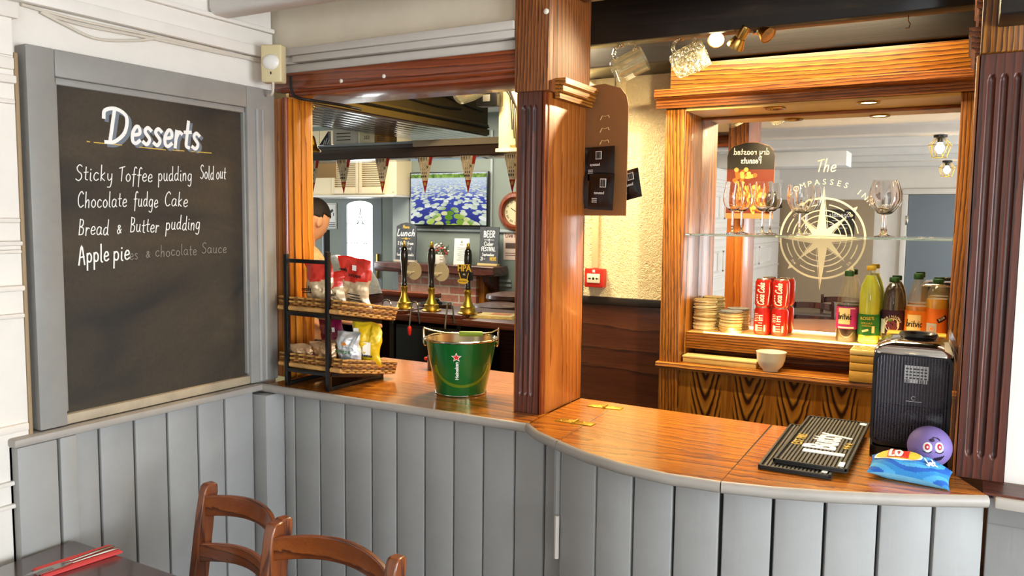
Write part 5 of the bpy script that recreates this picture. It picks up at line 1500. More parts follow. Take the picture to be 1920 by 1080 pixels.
crisp_bag('yellow and white crisp bag at the right end of the lower basket', (lambda p: (p[0], p[1], p[2]+.016))(bagL(-1.800, 2.165)), .115, .150, .2, .02, [yelF, yelF], .99,
          [('panel', WHITEPR, [('rect', -.03, .11, .02, .04), ('rect', .012, .06, .03, .05)]), ('lettering', INK, [('cheese', .012, .04, .05, .012)])], 7, roll=.06)
crisp_bag('yellow topped white crisp bag behind the silver one', bagL(-1.85, 2.20), .09, .160, .0, -.02, [silF, yelF], .78, [('logo', REDP, [('disc', -.015, .140, .014, .012)])], 8)
crisp_bag('tan crisp bag with a maroon top behind the right upright', bagL(-1.925, 2.14), .115, .165, -.08, .0, [tanF, marF], .58,
          [('logo', WHITEPR, [('rect', .035, .128, .014, .016)]), ('lettering', INK, [('beef', -.02, .07, .04, .014)])], 9, roll=-.12)
crisp_bag('maroon crisp bag lying low at the left of the lower basket', bagL(-1.975, 2.045), .10, .075, .1, .25, [marF, tanF], .55,
          [('lettering', INK, [('crisps', .0, .05, .05, .014)])], 10, th=.022)
crisp_bag('tan crisp bag in the middle of the lower basket', bagL(-1.905, 2.07), .11, .085, .05, .1, [tanF, tanF], .99, [('lettering', INK, [('rect', .02, .04, .03, .003)])], 11, th=.026)

# ================================================================== BUCKET
pb = at(870, 733, 2, CT)
bx, by = -1.440, 2.215
t = thing('beer_bucket', 'shiny green metal ice bucket with a red star on the bar top', 'bucket', (bx, by, CT), .50)
H_, rb, rt = .182, .083, .119
mb = MB(); mb.lathe([(0, .006), (rb-.006, .006), (rb-.003, 0), (rb, .001), (rb+.001, .008), (rt-.0015, H_-.004)], seg=64); body = mb.build('body', MAT_GREENB, t, ang=50)
mb = MB(); mb.lathe([(0, .009), (rb-.002, .009), (rt-.0035, H_-.004), (rt-.001, H_+.001)], seg=64); mb.build('inner_wall', mat('inner bucket steel', 'cdbf9c', .25, metal=1), t, ang=50)
mb = MB(); mb.tube([(rt*math.cos(PI*k/32), rt*math.sin(PI*k/32), H_) for k in range(64)], .0035, 8, closed=True); mb.build('rim', CHROME, t)
mb = MB(); mb.tube([((rb+.001)*math.cos(PI*k/32), (rb+.001)*math.sin(PI*k/32), .004) for k in range(64)], .002, 8, closed=True); mb.build('base_ring', CHROME, t)
def cone_bend(p):
    """wrap flat art (x girth, y height, z out) on the tapered body, facing -Y"""
    R = rb+.001+(rt-rb-.0025)*(p.y-.008)/(H_-.012)+.0006+p.z; a = p.x/.1
    return Vector((R*math.sin(a), -R*math.cos(a), p.y))
mb = MB(); star(mb, T2(-.006, .135), .0125, .0052); mb.build('star_emblem', REDP, t, bend=cone_bend, ang=0)
mb = MB(); star(mb, T2(-.006, .135), .0160, .0070, th=.0003); mb.build('star_outline', WHITEPR, t, bend=cone_bend, ang=0)
mb = MB(); ptext(mb, 'Heineken', T2(-.005, .090, 0, PI/2), .0155, sx=1.0, off=.0004); mb.build('lettering', WHITEPR, t, bend=cone_bend, ang=0)
mb = MB()
L = [(.095*math.cos(PI+PI*k/24)+.012, .10+.062*math.sin(PI+PI*k/24)) for k in range(25)]
mb.ribbon(L, .010, 0, .0008); mb.build('swoosh_band', mat('olive lacquer', '6f8f1e', .25, metal=.4, coat=.6), t, bend=cone_bend, ang=0)
WIREM = mat('bucket wire', 'd0c49a', .25, metal=1)
for s in (-1, 1):
    mb = MB(); x = s*(rt+.004)
    mb.tube([(x, -.010, H_-.016), (x, -.010, H_+.026), (x, -.004, H_+.034), (x, .004, H_+.034), (x, .010, H_+.026), (x, .010, H_-.016)], .0022, 8); mb.ball((x-s*.004, 0, H_-.018), .006, .014, .010, 12, 8)
    mb.build('handle_lug', WIREM, t)
mb = MB(); hp = [(-(rt+.006), -.002, H_+.032), (-rt*.8, -.004, H_+.024), (-rt*.45, -.010, H_+.018), (0, -.014, H_+.016), (rt*.5, -.010, H_+.016), (rt*.85, -.004, H_+.020), (rt+.006, 0, H_+.032)]
mb.tube(hp, .0025, 8); mb.build('bail_handle', WIREM, t)
mb = MB(); mb.tube([(-.005, -.0135, H_+.016), (.0, -.0138, H_+.016), (.068, -.010, H_+.0155), (.072, -.0098, H_+.0155)], [.0075, .0085, .0085, .0075], 16); mb.build('grip', mat('lime green grip', '7d9a2a', .45), t)
tp = at(807, 683, 2, CT)
t = thing('small_tin', 'small dull metal pot tipped beside the green bucket at the back of the bar', 'pot', (-1.745, 2.50, CT), .4)
mb = MB(); mb.lathe([(0, .002), (.026, .002), (.028, .004), (.028, .052), (.0265, .052), (.026, .006), (0, .006)], seg=28); mb.build('body', mat('dull pewter', '6a6052', .4, metal=.8), t)
mb = MB(); mb.ball((-.034, 0, .04), .008, .007, .007, 12, 8); mb.build('red_knob', REDP, t)

# ================================================================== RIGHT OF THE BAR TOP
def runner(label, loc, rz, wx, ly, art):
    t = thing('bar_runner', label, 'bar mat', loc, rz, group=None)
    mb = MB(); mb.box(-wx/2, wx/2, 0, ly, 0, .004, .001)
    e = .006
    for (a, b, c, d_) in ((-wx/2, wx/2, 0, e), (-wx/2, wx/2, ly-e, ly), (-wx/2, -wx/2+e, 0, ly), (wx/2-e, wx/2, 0, ly)): mb.box(a, b, c, d_, .004, .0105, .001)
    mb.build('base', BLACKR, t)
    mb = MB(); n = 16
    for k in range(n):
        x = -wx/2+.010+(wx-.020)*(k+.5)/n; mb.box(x-.0024, x+.0024, e, ly-e, .004, .0088)
    for k in range(38):
        y = e+(ly-2*e)*(k+.5)/38; mb.box(-wx/2+e, wx/2-e, y-.0012, y+.0012, .004, .0072)
    mb.build('nub_grid', mat('worn grey rubber', '4a463e', .5), t)
    if art:
        mb = MB(); ptext(mb, 'Butty', T2(.002, .225, .0088, PI/2), .105, th=.0022, sx=.72, off=.003)
        rect(mb, T2(.012, .115, .0088), -.045, .05, -.012, .010, .0022)
        mb.build('white_logo', WHITEPR, t)
        mb = MB(); 
        for x, y, r_ in ((.058, .20, .012), (.060, .225, .010), (.056, .18, .010)): star(mb, T2(x, y, .0088), r_, r_*.4, 6, .002)
        mb.build('gold_stars', mat('dull gold rubber', 'b3943f', .5), t)
        mb = MB(); hand(mb, 'EST 1985', T2(-.047, .16, .0088, PI/2), .020, .004, width=.11, th=.0015)
        mb.build('gold_emblem', mat('dull gold rubber', 'b3943f', .5), t)
    mb = MB(); rect(mb, T2(wx/2-.016, .035, .0088), -.006, .006, -.018, .018, .002); mb.build('small_print', WHITEPR, t)
    mb = MB(); rect(mb, T2(wx/2-.014, ly-.03, .0088), -.008, .008, -.012, .012, .002); mb.build('corner_print', WHITEPR, t)
    return t
runner('lower black rubber bar mat, mostly covered by the one on top', (-.318, 1.889, CT+.0008), .02, .160, .44, False)
runner('upper black rubber bar mat with a white and gold logo', (-.2895, 1.920, CT+.0118), 0.0, .163, .49, True)

# drink dispenser
DX0, DX1, DY0, DY1 = -.184, -.012, 2.135, 2.325
t = thing('drink_dispenser', 'black ribbed drink dispenser with a chrome lid beside the pilaster', 'dispenser', ((DX0+DX1)/2, DY0, CT))
w2 = (DX1-DX0)/2; D_ = DY1-DY0
def rr_poly(x0, x1, y0, y1, r, n=6):
    out = []
    for cx_, cy_, a0 in ((x1-r, y0+r, -PI/2), (x1-r, y1-r, 0), (x0+r, y1-r, PI/2), (x0+r, y0+r, PI)):
        for k in range(n+1): a = a0+PI/2*k/n; out.append((cx_+r*math.cos(a), cy_+r*math.sin(a)))
    return out
SMOKE = mat('smoky ribbed plastic', '47434a', .22, coat=.5, alpha=.52)
mb = MB()   # housing: back, sides, base as a U
mb.prism([(-w2, .02), (-w2+.006, .012), (-w2+.006, D_-.006), (w2-.006, D_-.006), (w2-.006, .012), (w2, .02), (w2, D_), (-w2, D_)], 'z', .002, .262)
mb.prism(rr_poly(-w2, w2, .0, D_, .018), 'z', 0, .030)
mb.build('housing', BLACK, t)
mb = MB()
fz = rr_poly(-w2, w2, .034, .268, .022)
fi = rr_poly(-w2+.007, w2-.007, .042, .259, .016)
vs = [(x, .002, z) for x, z in fz]+[(x, .002, z) for x, z in fi]+[(x, .016, z) for x, z in fz]+[(x, .016, z) for x, z in fi]
n = len(fz); fs = []
for i in range(n):
    j = (i+1) % n
    fs += [(i, j, n+j, n+i), (2*n+i, 3*n+i, 3*n+j, 2*n+j), (i, 2*n+i, 2*n+j, j), (n+i, n+j, 3*n+j, 3*n+i)]
mb.add(vs, fs); mb.build('front_rim', BLACK, t)
mb = MB(); vs = []; fs = []; nr = 192
xa, xb = -w2+.0075, w2-.0075
for i in range(nr+1):
    x = xa+(xb-xa)*i/nr; y = .0045-.0042*abs(math.sin(PI*i/nr*24))
    edge_ = min(i, nr-i)/nr*(xb-xa); zb = .0425+max(0, .014-edge_)*.8; zt = .2585-max(0, .014-edge_)*.8
    vs += [(x, y, zb), (x, y, zt), (x, .0065, zb), (x, .0065, zt)]
for i in range(nr):
    o_, q_ = 4*i, 4*i+4
    fs += [(o_, q_, q_+1, o_+1), (o_+2, o_+3, q_+3, q_+2), (o_+1, q_+1, q_+3, o_+3), (o_, o_+2, q_+2, q_)]
mb.add(vs, fs); tank = mb.build('ribbed_front', SMOKE, t, ang=60)
LIQ = mat('dark plum drink', '241a24', .12, coat=.6)
MB().box(-w2+.009, w2-.009, .010, D_-.012, .046, .128, .006).build('drink', LIQ, t)
MB().box(-w2+.008, w2-.008, D_*.25, D_-.012, .129, .258, .004).build('tank_back', mat('smoky grey back', 'b0abb0', .3, coat=.4), t)
mb = MB(); rect(mb, FRONT((.0, .0012, .215)), -.016, .036, -.020, .022)
lb = mb.build('label_panel', mat('grey label', 'a9a7a4', .5), t)
mb = MB()
for r_ in range(4):
    for k in range(6): rect(mb, FRONT((.0, .0004, .215)), -.013+.008*k, -.008+.008*k+(.001 if (k+r_) % 2 else 0), -.010+.0075*r_, -.0065+.0075*r_)
ptext(mb, '00', FRONT((-.010, .0004, .199)), .011)
for k in range(5): rect(mb, FRONT((.022, .0004, .199)), -.008+.005*k, -.006+.005*k, -.005, .005)
mb.build('label_print', mat('dark grey print', '3a393a', .6), lb)
mb = MB(); mb.M = FRONT((.006, .0012, .158)); ring(mb, I4, .004, .0048, n=24, a0=.6, a1=5.6); mb.ribbon([(-.015, -.008), (.018, -.008)], .0009); mb.M = Matrix(); mb.build('maker_mark', mat('silver print', 'b9b6b2', .4), t)
mb = MB(); mb.lathe([(0, 0), (.017, 0), (.017, .006), (.012, .010), (0, .010)], seg=28)
mb2 = MB(); mb2.M = Matrix.Translation((0, .0105, .105)) @ Matrix.Rotation(PI/2, 4, 'X'); mb2.lathe([(0, -.002), (.016, -.002), (.018, .001), (.012, .004), (0, .004)], seg=28); mb2.build('tap_boss', mat('grey tap', '6a686a', .3, metal=.6), t)
mb = MB(); vs = []; fs = []
lay = [(0, .262, .006), (0, .270, .004), (.010, .284, .02), (.020, .292, .026), (.034, .295, .03)]
n_ = None
for ins, z, r_ in [(.0, .262, .018), (.0, .268, .018), (.008, .280, .022), (.022, .290, .028), (.044, .294, .03)]:
    p_ = rr_poly(-w2-.001+ins, w2+.001-ins, -.002+ins, D_-ins, r_); n_ = len(p_); vs += [(x, y, z) for x, y in p_]
for k in range(4):
    for i in range(n_): j = (i+1) % n_; fs.append((k*n_+i, k*n_+j, (k+1)*n_+j, (k+1)*n_+i))
fs.append([4*n_+i for i in range(n_)]); fs.append([i for i in reversed(range(n_))])
mb.add(vs, fs); mb.build('lid', CHROME, t, ang=50)
mb = MB(); mb.lathe([(.030, .2942), (.040, .2945), (.0445, .300), (.042, .306), (.036, .3045), (.032, .298), (0, .297)], (.006, D_/2, 0), seg=36); mb.build('lid_ring', BLACK, t)

# leaflets between dispenser and pilaster
t = thing('leaflet_stack', 'bundle of clear and white leaflets standing between the dispenser and the pilaster', 'leaflets', (-.0095, 2.24, CT))
mb = MB()
for k, (dy, hh_, ln) in enumerate(((-.10, .298, .16), (-.09, .285, .16), (-.085, .308, .17))):
    x = .0002+.0024*k
    vs = []; nn = 8
    for i in range(nn+1):
        z = hh_*i/nn; b = -.5*max(0, z-.268)
        vs += [(x+b, dy, z), (x+b, dy+ln, z), (x+b+.0008, dy, z), (x+b+.0008, dy+ln, z)]
    fs = []
    for i in range(nn):
        o_, q_ = 4*i, 4*i+4
        fs += [(o_, o_+1, q_+1, q_), (o_+2, q_+2, q_+3, o_+3), (o_, q_, q_+2, o_+2), (o_+1, o_+3, q_+3, q_+1)]
    fs += [(0, 2, 3, 1), (4*nn, 4*nn+1, 4*nn+3, 4*nn+2)]
    mb.add(vs, fs)
mb.build('sheets', mat('laminated paper', 'd8d0c4', .25, coat=.4), t, ang=30)

# cushion and ball
pc = at(1705, 893, 2, CT)
t = thing('small_cushion', 'small blue printed bean bag cushion on the bar in front of the dispenser', 'cushion', (-.086, 1.992, CT+.001), -.05)
nx, ny = 84, 60
def CU(u, v, s):
    pu = max(0, 1-abs(2*u-1)**2.6); pv = max(0, 1-abs(2*v-1)**2.6)
    hgt = .026*(pu*pv)**.62
    x = (u-.5)*.168*(1-.05*math.sin(PI*v)); y = (v-.5)*.080*(1-.06*math.sin(PI*u))
    zz = .026+.010*(.5-u)+(hgt if s > 0 else -min(.025, hgt*1.1))+.010*(2*v-1)+noise.noise(Vector((u*6, v*6, s)))*.004*pu*pv
    return (x, y, max(zz, .001)-.010*(1-pu)*(1))
mb = MB(); vs = []
for s in (1, -1):
    for j in range(ny+1):
        for i in range(nx+1): vs.append(Vector(CU(i/nx, j/ny, s)))
k = (nx+1)*(ny+1)
for s in (0, 1):
    for j in range(ny):
        for i in range(nx):
            a = s*k+j*(nx+1)+i; u, v = (i+.5)/nx, (j+.5)/ny
            mb.f.append([a, a+1, a+nx+2, a+nx+1])
            r_ = math.hypot((u-.5)*1.2, (v-.75)*.9); band = int((r_*13)+.25*math.sin(u*8)) % 3
            mb.mi.append(0 if s == 0 and band == 0 else (1 if s == 0 and band == 1 else (2 if s == 0 else 3)))
zmin = min(p.z for p in vs)
for p in vs: p.z = max(p.z, 0)
mb.v = vs
FAB = lambda n, c: mat(n, c, .75, bmp=(220, .35, .003))
mb.build('cover', [FAB('sky blue cloth', '4aa3d8'), FAB('royal blue cloth', '1f5fb8'), FAB('mid blue cloth', '2f86c8'), FAB('pale blue cloth', '6fb6dc')], t, ang=70)
def drape(off):
    def f_(p):
        u = min(.98, max(.02, p.x/.168+.5)); v = min(.98, max(.02, p.y/.080+.5))
        return Vector((p.x, p.y, max(CU(u, v, 1)[2], 0)+off+p.z))
    return f_
def dense_disc(cx, cy, rx, ry, nr_=8, n_=40):
    m_ = MB(); vs_ = [(cx, cy, 0)]; fs_ = []
    for r_ in range(1, nr_+1):
        for k_ in range(n_): a_ = 2*PI*k_/n_; vs_.append((cx+rx*r_/nr_*math.cos(a_), cy+ry*r_/nr_*math.sin(a_), 0))
    for k_ in range(n_): fs_.append((0, 1+k_, 1+(k_+1) % n_))
    for r_ in range(nr_-1):
        for k_ in range(n_): o_ = 1+r_*n_; fs_.append((o_+k_, o_+n_+k_, o_+n_+(k_+1) % n_, o_+(k_+1) % n_))
    return m_.add(vs_, fs_)
dense_disc(-.024, .005, .050, .0255).build('logo_border', WHITEPR, t, bend=drape(.0008), ang=80)
dense_disc(-.024, .005, .046, .0225).build('logo_oval', mat('yellow cloth print', 'e8b93a', .7), t, bend=drape(.0016), ang=80)
mb = MB(); vs = []; fs = []
for j in range(13):
    for i in range(19): vs.append((-.046+.044*i/18, -.013+.036*j/12, 0))
for j in range(12):
    for i in range(18): fs.append((j*19+i, j*19+i+1, j*19+i+20, j*19+i+19))
mb.add(vs, fs).build('logo_box', REDP, t, bend=drape(.0024), ang=80)
mb = MB(); hand(mb, 'LOZ', T2(-.042, -.008), .026, .0055, width=.037); hand(mb, 'Jet', T2(.038, -.020, 0, .6), .022, .003, width=.024); mb.build('lettering', WHITEPR, t, bend=drape(.0032), ang=0)

t = thing('toy_ball', 'purple squeeze ball with a red eyed face sitting on the blue cushion', 'ball', (-.050, 2.080, CT+.0600), .05)
R = .0475
mb = MB(); mb.ball((0, 0, 0), R, seg=40, rings=28); mb.build('body', mat('lilac foam', '7d6aa6', .6, var=(8, .08)), t, ang=80)
def onball(a, e, s=1.0):
    n = Vector((math.sin(a)*math.cos(e), -math.cos(a)*math.cos(e), math.sin(e)))
    x = Vector((math.cos(a), math.sin(a), 0)); return fr(n*R*1.0, x, n.cross(x))
mw = MB(); mr = MB(); mk = MB()
for a, e in ((-.12, .18), (.42, .22)):
    for m_, rx_, ry_, off in ((mw, .010, .012, .0), (mr, .0062, .0078, .0012), (mk, .0028, .0034, .0022)):
        old = m_.M; m_.M = onball(a, e); m_.ball((0, .001 if m_ is not mw else 0, -.0015+off), rx_, ry_, .003, 20, 10); m_.M = old
mw.build('eye_white', WHITEPR, t); mr.build('iris', mat('red iris', 'c8283a', .4), t); mk.build('pupil', WHITEPR, t)
mb = MB()
for a, e0, rot in ((-.12, -.05, .2), (.42, -.03, -.2)):
    mb.M = onball(a, e0); mb.tube([(-.008, .002, .0005), (-.002, -.001, .0008), (.004, -.001, .0008), (.009, .003, .0004)], .0011, 6)
for i in range(5):
    mb.M = onball(.18+.10*i, -.42+.03*i); mb.tube([(-.004, -.006, .0), (0, 0, .0008), (.004, .006, .0003)], .0011, 6)
mb.M = onball(.08, .55); mb.ball((0, 0, 0), .006, .004, .002, 12, 8)
mb.M = onball(.25, .62); mb.tube([(-.008, -.004, 0), (-.002, .004, .001), (.006, .002, .001), (.010, -.003, 0)], .0011, 6)
mb.M = Matrix(); mb.build('face_lines', mat('dark violet print', '2a1f38', .6), t)
# ================================================================== SERVERY LEFT SIDE AND FAR ROOM
# dropped canopy running back over the far bar
t = thing('ceiling_canopy', 'dark boarded canopy running back from the lintel over the servery', 'canopy', (-2.97, 3.4, 2.15))
CANB = mat('dark glossy boards', '4a3a34', .22, coat=.6, var=(8, .15, (1, .2, 1)))
mb = MB()
n = 8
for k in range(n):
    x0 = -3.28+.6*k/n; mb.box(x0+.002, x0+.6/n-.002, 2.32, 4.42, 2.142, 2.155, .003)
mb.build('underside_boards', CANB, t, True)
MB().box(-3.28, -2.682, 2.32, 4.42, 2.156, 2.50).build('carcass', mat('dark olive paint', '4a3c1a', .5, var=(5, .15)), t, True)
mb = MB(); mb.box(-2.682, -2.668, 2.32, 4.42, 2.150, 2.185, .003); mb.box(-2.682, -2.674, 2.32, 4.42, 2.20, 2.215, .002)
mb.build('edge_batten', mat('dark gold batten', '5d4a1e', .4), t, True)
xs = -2.676
wire([(xs, 2.35, 2.39), (xs, 2.75, 2.385), (xs, 2.9, 2.36), (xs, 3.1, 2.33), (xs, 3.35, 2.29), (xs, 3.6, 2.268), (xs, 3.9, 2.262), (xs, 4.1, 2.275)], .006, CABLEB, 'dark cable sagging along the olive side of the canopy')
wire([(xs, 2.9, 2.46), (xs, 3.4, 2.41), (xs, 4.0, 2.32), (xs, 4.35, 2.29)], .005, CABLEB, 'upper dark cable running straight down the side of the canopy')
wire([(-2.662, 2.33, 2.205), (-2.662, 3.3, 2.196), (-2.662, 4.4, 2.196)], .005, CABLEB, 'dark cable fixed along the bottom edge of the canopy')
# black junction box, loops of cable and a glass hung behind the lintel
p = at(918, 186, 1, 3.38)
t = thing('junction_box', 'black junction box with looping cables at the pale pier behind the lintel', 'electrical box', p)
MB().box(-.06, .06, -.03, .03, -.035, .035, .004).build('housing', BLACK, t)
mb = MB()
for k in range(5):
    a0 = Vector((.03+.008*k, -.02, .02)); a1 = Vector((.12+.012*k, .0, -.05-.022*k))
    mb.tube([a0, a0+Vector((.03, 0, .05+.01*k)), a1+Vector((-.005, 0, .06)), a1, a1+Vector((.002, .01, -.10-.02*k))], .0035, 6)
mb.build('cables', CABLEB, t)
MB().box(-.02, .02, -.032, -.0295, -.015, .018, .001).build('cover', mat('grey cover', '55534e', .4), t)
p = at(878, 168, 1, 2.655)
t = thing('glass_tankard', 'dimpled glass tankard hanging half hidden behind the lintel', 'tankard', p)
mb = MB(); mb.M = Matrix.Rotation(1.25, 4, 'Y')
mb.lathe([(0, -.055), (.034, -.055), (.040, -.047), (.046, .0), (.045, .055), (.041, .055), (.041, .0), (.036, -.04), (0, -.043)], seg=50, flute=lambda i, a: .05*math.cos(11*a) if 2 <= i <= 3 else 0)
mb.build('mug_body', MUGG, t)
mb = MB(); mb.M = Matrix.Rotation(1.25, 4, 'Y'); mb.tube([(-.043, 0, .04), (-.07, 0, .04), (-.083, 0, .01), (-.075, 0, -.02), (-.043, 0, -.03)], .007, 10); mb.build('handle', MUGG, t)
hk = MB(); hk.tube([(p.x, 2.655, 2.2325), (p.x, 2.655, p.z+.085), (p.x+.006, 2.655, p.z+.072), (p.x, 2.655, p.z+.066), (p.x-.006, 2.655, p.z+.072)], .0016, 6)
tag(hk.build('cup_hook', BRASS), 'brass cup hook above the tankard behind the lintel', 'hook')
# header beam with bunting
YB = 4.10
t = thing('header_beam', 'dark brown beam across the servery carrying the bunting', 'beam', (-3.2, YB+.1, 1.99))
BRB = mat('brown gloss beam', '4c3a32', .22, coat=.6, var=(6, .12, (.2, 1, 1)))
MB().box(-4.6, -2.02, YB, YB+.30, 2.0, 2.06, .006).build('lower_board', BRB, t, True)
MB().box(-4.6, -2.75, YB+.03, YB+.28, 2.06, 2.085, .006).build('upper_board', mat('grey brown gloss board', '6b6460', .2, coat=.6), t, True)
MB().box(-4.6, -3.0, YB+.02, YB+.32, 2.086, 2.102, .003).build('shelf', mat('pale blue grey gloss shelf', '9aa4ac', .2, coat=.6), t, True)
MB().box(-3.02, -2.03, YB-.02, YB+.02, 2.061, 2.10, .003).build('cream_strip', mat('cream beige strip', 'b3a58d', .5), t, True)
# things on the beam shelf
ZS = 2.1025
p = at(612, 262, 1, YB+.12)
tag(MB().prism([(p.x-.055, ZS), (p.x+.035, ZS), (p.x+.035, ZS+.10)], 'y', YB+.10, YB+.125).build('striped_pennant', mat('charcoal card', '33343a', .6)), 'black triangular card with white stripes on the beam shelf', 'pennant')
pn = bpy.data.objects[-1] if False else None
mb = MB()
for k in range(3):
    M = FRONT((p.x-.012+.017*k, YB+.0995, ZS+.012)); mb.M = M; mb.prism([(0, 0), (.007, 0), (.022+.002*k, .030+.012*(k == 1)), (.015+.002*k, .030+.012*(k == 1))], 'z', 0, .0006); mb.M = Matrix()
o = mb.build('stripes', WHITEPR, bpy.data.objects['striped_pennant'], ang=0)
def boxon(px0, px1, h_, col, label, name='cardboard_box', cat='box', txt=None, dy=.10):
    a = at(px0, 262, 1, YB+dy).x; b = at(px1, 262, 1, YB+dy).x
    t = thing(name, label, cat, ((a+b)/2, YB+dy, ZS))
    w_ = (b-a)/2
    MB().box(-w_, w_, 0, .08, 0, h_, .002).build('carton', mat(label[:12]+' card', col, .7, var=(20, .08)), t)
    mb = MB()
    if txt: ptext(mb, txt, FRONT((0, -.0004, h_*.45)), h_*.4)
    else:
        for k in range(3): rect(mb, FRONT((0, -.0004, h_*(.3+.18*k))), -w_*.7, w_*.4, -.003, .003)
    mb.build('print', mat('brown print', '5a4630', .7), t, ang=0)
boxon(624, 672, .12, 'd9d3c4', 'large pale grey carton on the beam shelf')
boxon(674, 701, .085, 'e6dcbc', 'cream carton with dark figures on the beam shelf', txt='333', dy=.06)
boxon(703, 730, .06, 'a87838', 'small brown carton at the right of the beam shelf', dy=.06)
# bunting: five pennants on a string
BUNT = mat('bunting cream print', 'd6c3a2', .8, var=(60, .3)); 
s_ = wire([(-4.5, YB-.004, 2.002), (-3.9, YB-.004, 1.998), (-3.0, YB-.004, 1.999), (-2.2, YB-.004, 2.0)], .002, BLACK, 'thin string carrying the bunting along the beam', 'string', 'bunting_string')
for i, (px, lab) in enumerate(((586, 'leftmost, half hidden behind the pine post'), (644, 'in front of the louvred cupboard, left of two'), (717, 'in front of the louvred cupboard, right of two'), (797, 'in front of the left half of the television'), (878, 'in front of the right half of the television'), (961, 'rightmost, half hidden behind the column'))):
    c = at(px, 304, 1, YB-.008)
    t = thing('bunting_flag', 'bunting flag '+lab, 'bunting', (c.x, YB-.008, 1.997), .0, 'bunting flags')
    w_, h_ = .058, .225
    def tri(z0, z1, x0=-1, x1=1):
        f0, f1 = 1-z0/h_, 1-z1/h_
        return [(w_*x0*f0, -z0), (w_*x1*f0, -z0), (w_*x1*f1, -z1), (w_*x0*f1, -z1)]
    mb = MB(); mb.prism(tri(0, .145), 'y', 0, .001); mb.build('cloth', BUNT, t, ang=0)
    mb = MB(); mb.prism(tri(.145, h_-.001), 'y', 0, .001); mb.build('red_tip', mat('bunting red', 'a82a1c', .8), t, ang=0)
    mb = MB(); mb.prism(tri(0, .05, .55, 1), 'y', -.0008, 0); mb.build('red_corner', mat('bunting red', 'a82a1c', .8), t, ang=0)
    mb = MB()
    for k in range(6): mb.prism([(-w_+.006+.012*k, -.002), (-w_+.012+.012*k, -.002), (-w_+.004+.012*k+.006, -.032+.002*k), (-w_+.012*k+.002+.006, -.032+.002*k)], 'y', -.0012, -.0004)
    for k in range(4):
        for j in range(3): mb.box(-.026+.014*j+.003*k, -.018+.014*j, -.0012, -.0004, -.125+.022*k, -.112+.022*k)
    mb.build('dark_print', mat('bunting black', '1c1a22', .8), t, ang=0)
    mb = MB(); star(mb, FRONT((.018, -.0006, -.062)), .012, .005); mb.build('star_print', mat('bunting green', '5f6a3a', .8), t, ang=0)
    mb = MB(); disc(mb, FRONT((0, -.0006, -.165)), .008, .012); mb.build('seal_print', mat('bunting gold', 'b89a4a', .8), t, ang=0)
# brass bell
p = at(588, 270, 1, 3.2)
t = thing('brass_bell', 'brass bar bell hanging beside the pine post', 'bell', (p.x-.012, 3.2, p.z))
mb = MB(); mb.lathe([(0, .045), (.012, .043), (.018, .030), (.024, .0), (.032, -.02), (.046, -.034), (.048, -.040), (.044, -.040), (.03, -.02), (.02, .0), (.012, .03), (0, .034)], seg=36); mb.build('bell_body', mat('bright brass', 'd8a52c', .22, metal=1), t)
mb = MB(); mb.tube([(0, 0, .044), (0, 0, .062), (0, .0, .11)], .004, 8); mb.ball((0, 0, -.036), .009); mb.build('clapper_and_hanger', BRASS, t)

# ---- far bar with hand pumps
YP = 4.02; ZB = 1.035
t = thing('far_bar', 'dark wooden bar on the far side of the servery carrying the hand pumps', 'bar', (-3.0, 4.2, 0))
MB().box(-3.62, -2.02, 3.92, 4.5, ZB-.04, ZB, .006).build('worktop', MAHOG['x'], t, True)
MB().box(-3.60, -2.02, 4.42, 4.46, 0, ZB-.041).build('front_boards', MAHOG['x'], t, True)
mb = MB()
for x in (-3.6, -3.1, -2.6, -2.1): mb.box(x, x+.03, 3.95, 4.41, 0, ZB-.041)
mb.build('uprights', BLACKW['z'], t, True)
MB().box(-3.60, -2.02, 3.95, 4.41, .45, .47).build('lower_shelf', BLACKW['x'], t, True)
DARKB = mat('dark cabinet', '14110f', .5)
t = thing('bottle_fridge', 'black under counter fridge below the hand pumps', 'fridge', (-2.8, 4.15, .4705))
MB().box(-.25, .20, -.2, .22, 0, .50, .004).build('body', DARKB, t)
MB().box(-.24, .19, -.212, -.2005, .02, .48, .003).build('door', BLACK, t)
for (a, b, lab) in ((-3.58, -2.97, 'long low dark plinth under the two left hand pumps'), (-2.93, -2.55, 'low dark plinth under the right hand pump')):
    tag(MB().box(a if a > -3.45 else -3.30, b, 3.93, 4.16, ZB+.0005, ZB+.022, .004).build('pump_plinth', MAHOG['x']), lab, 'plinth')
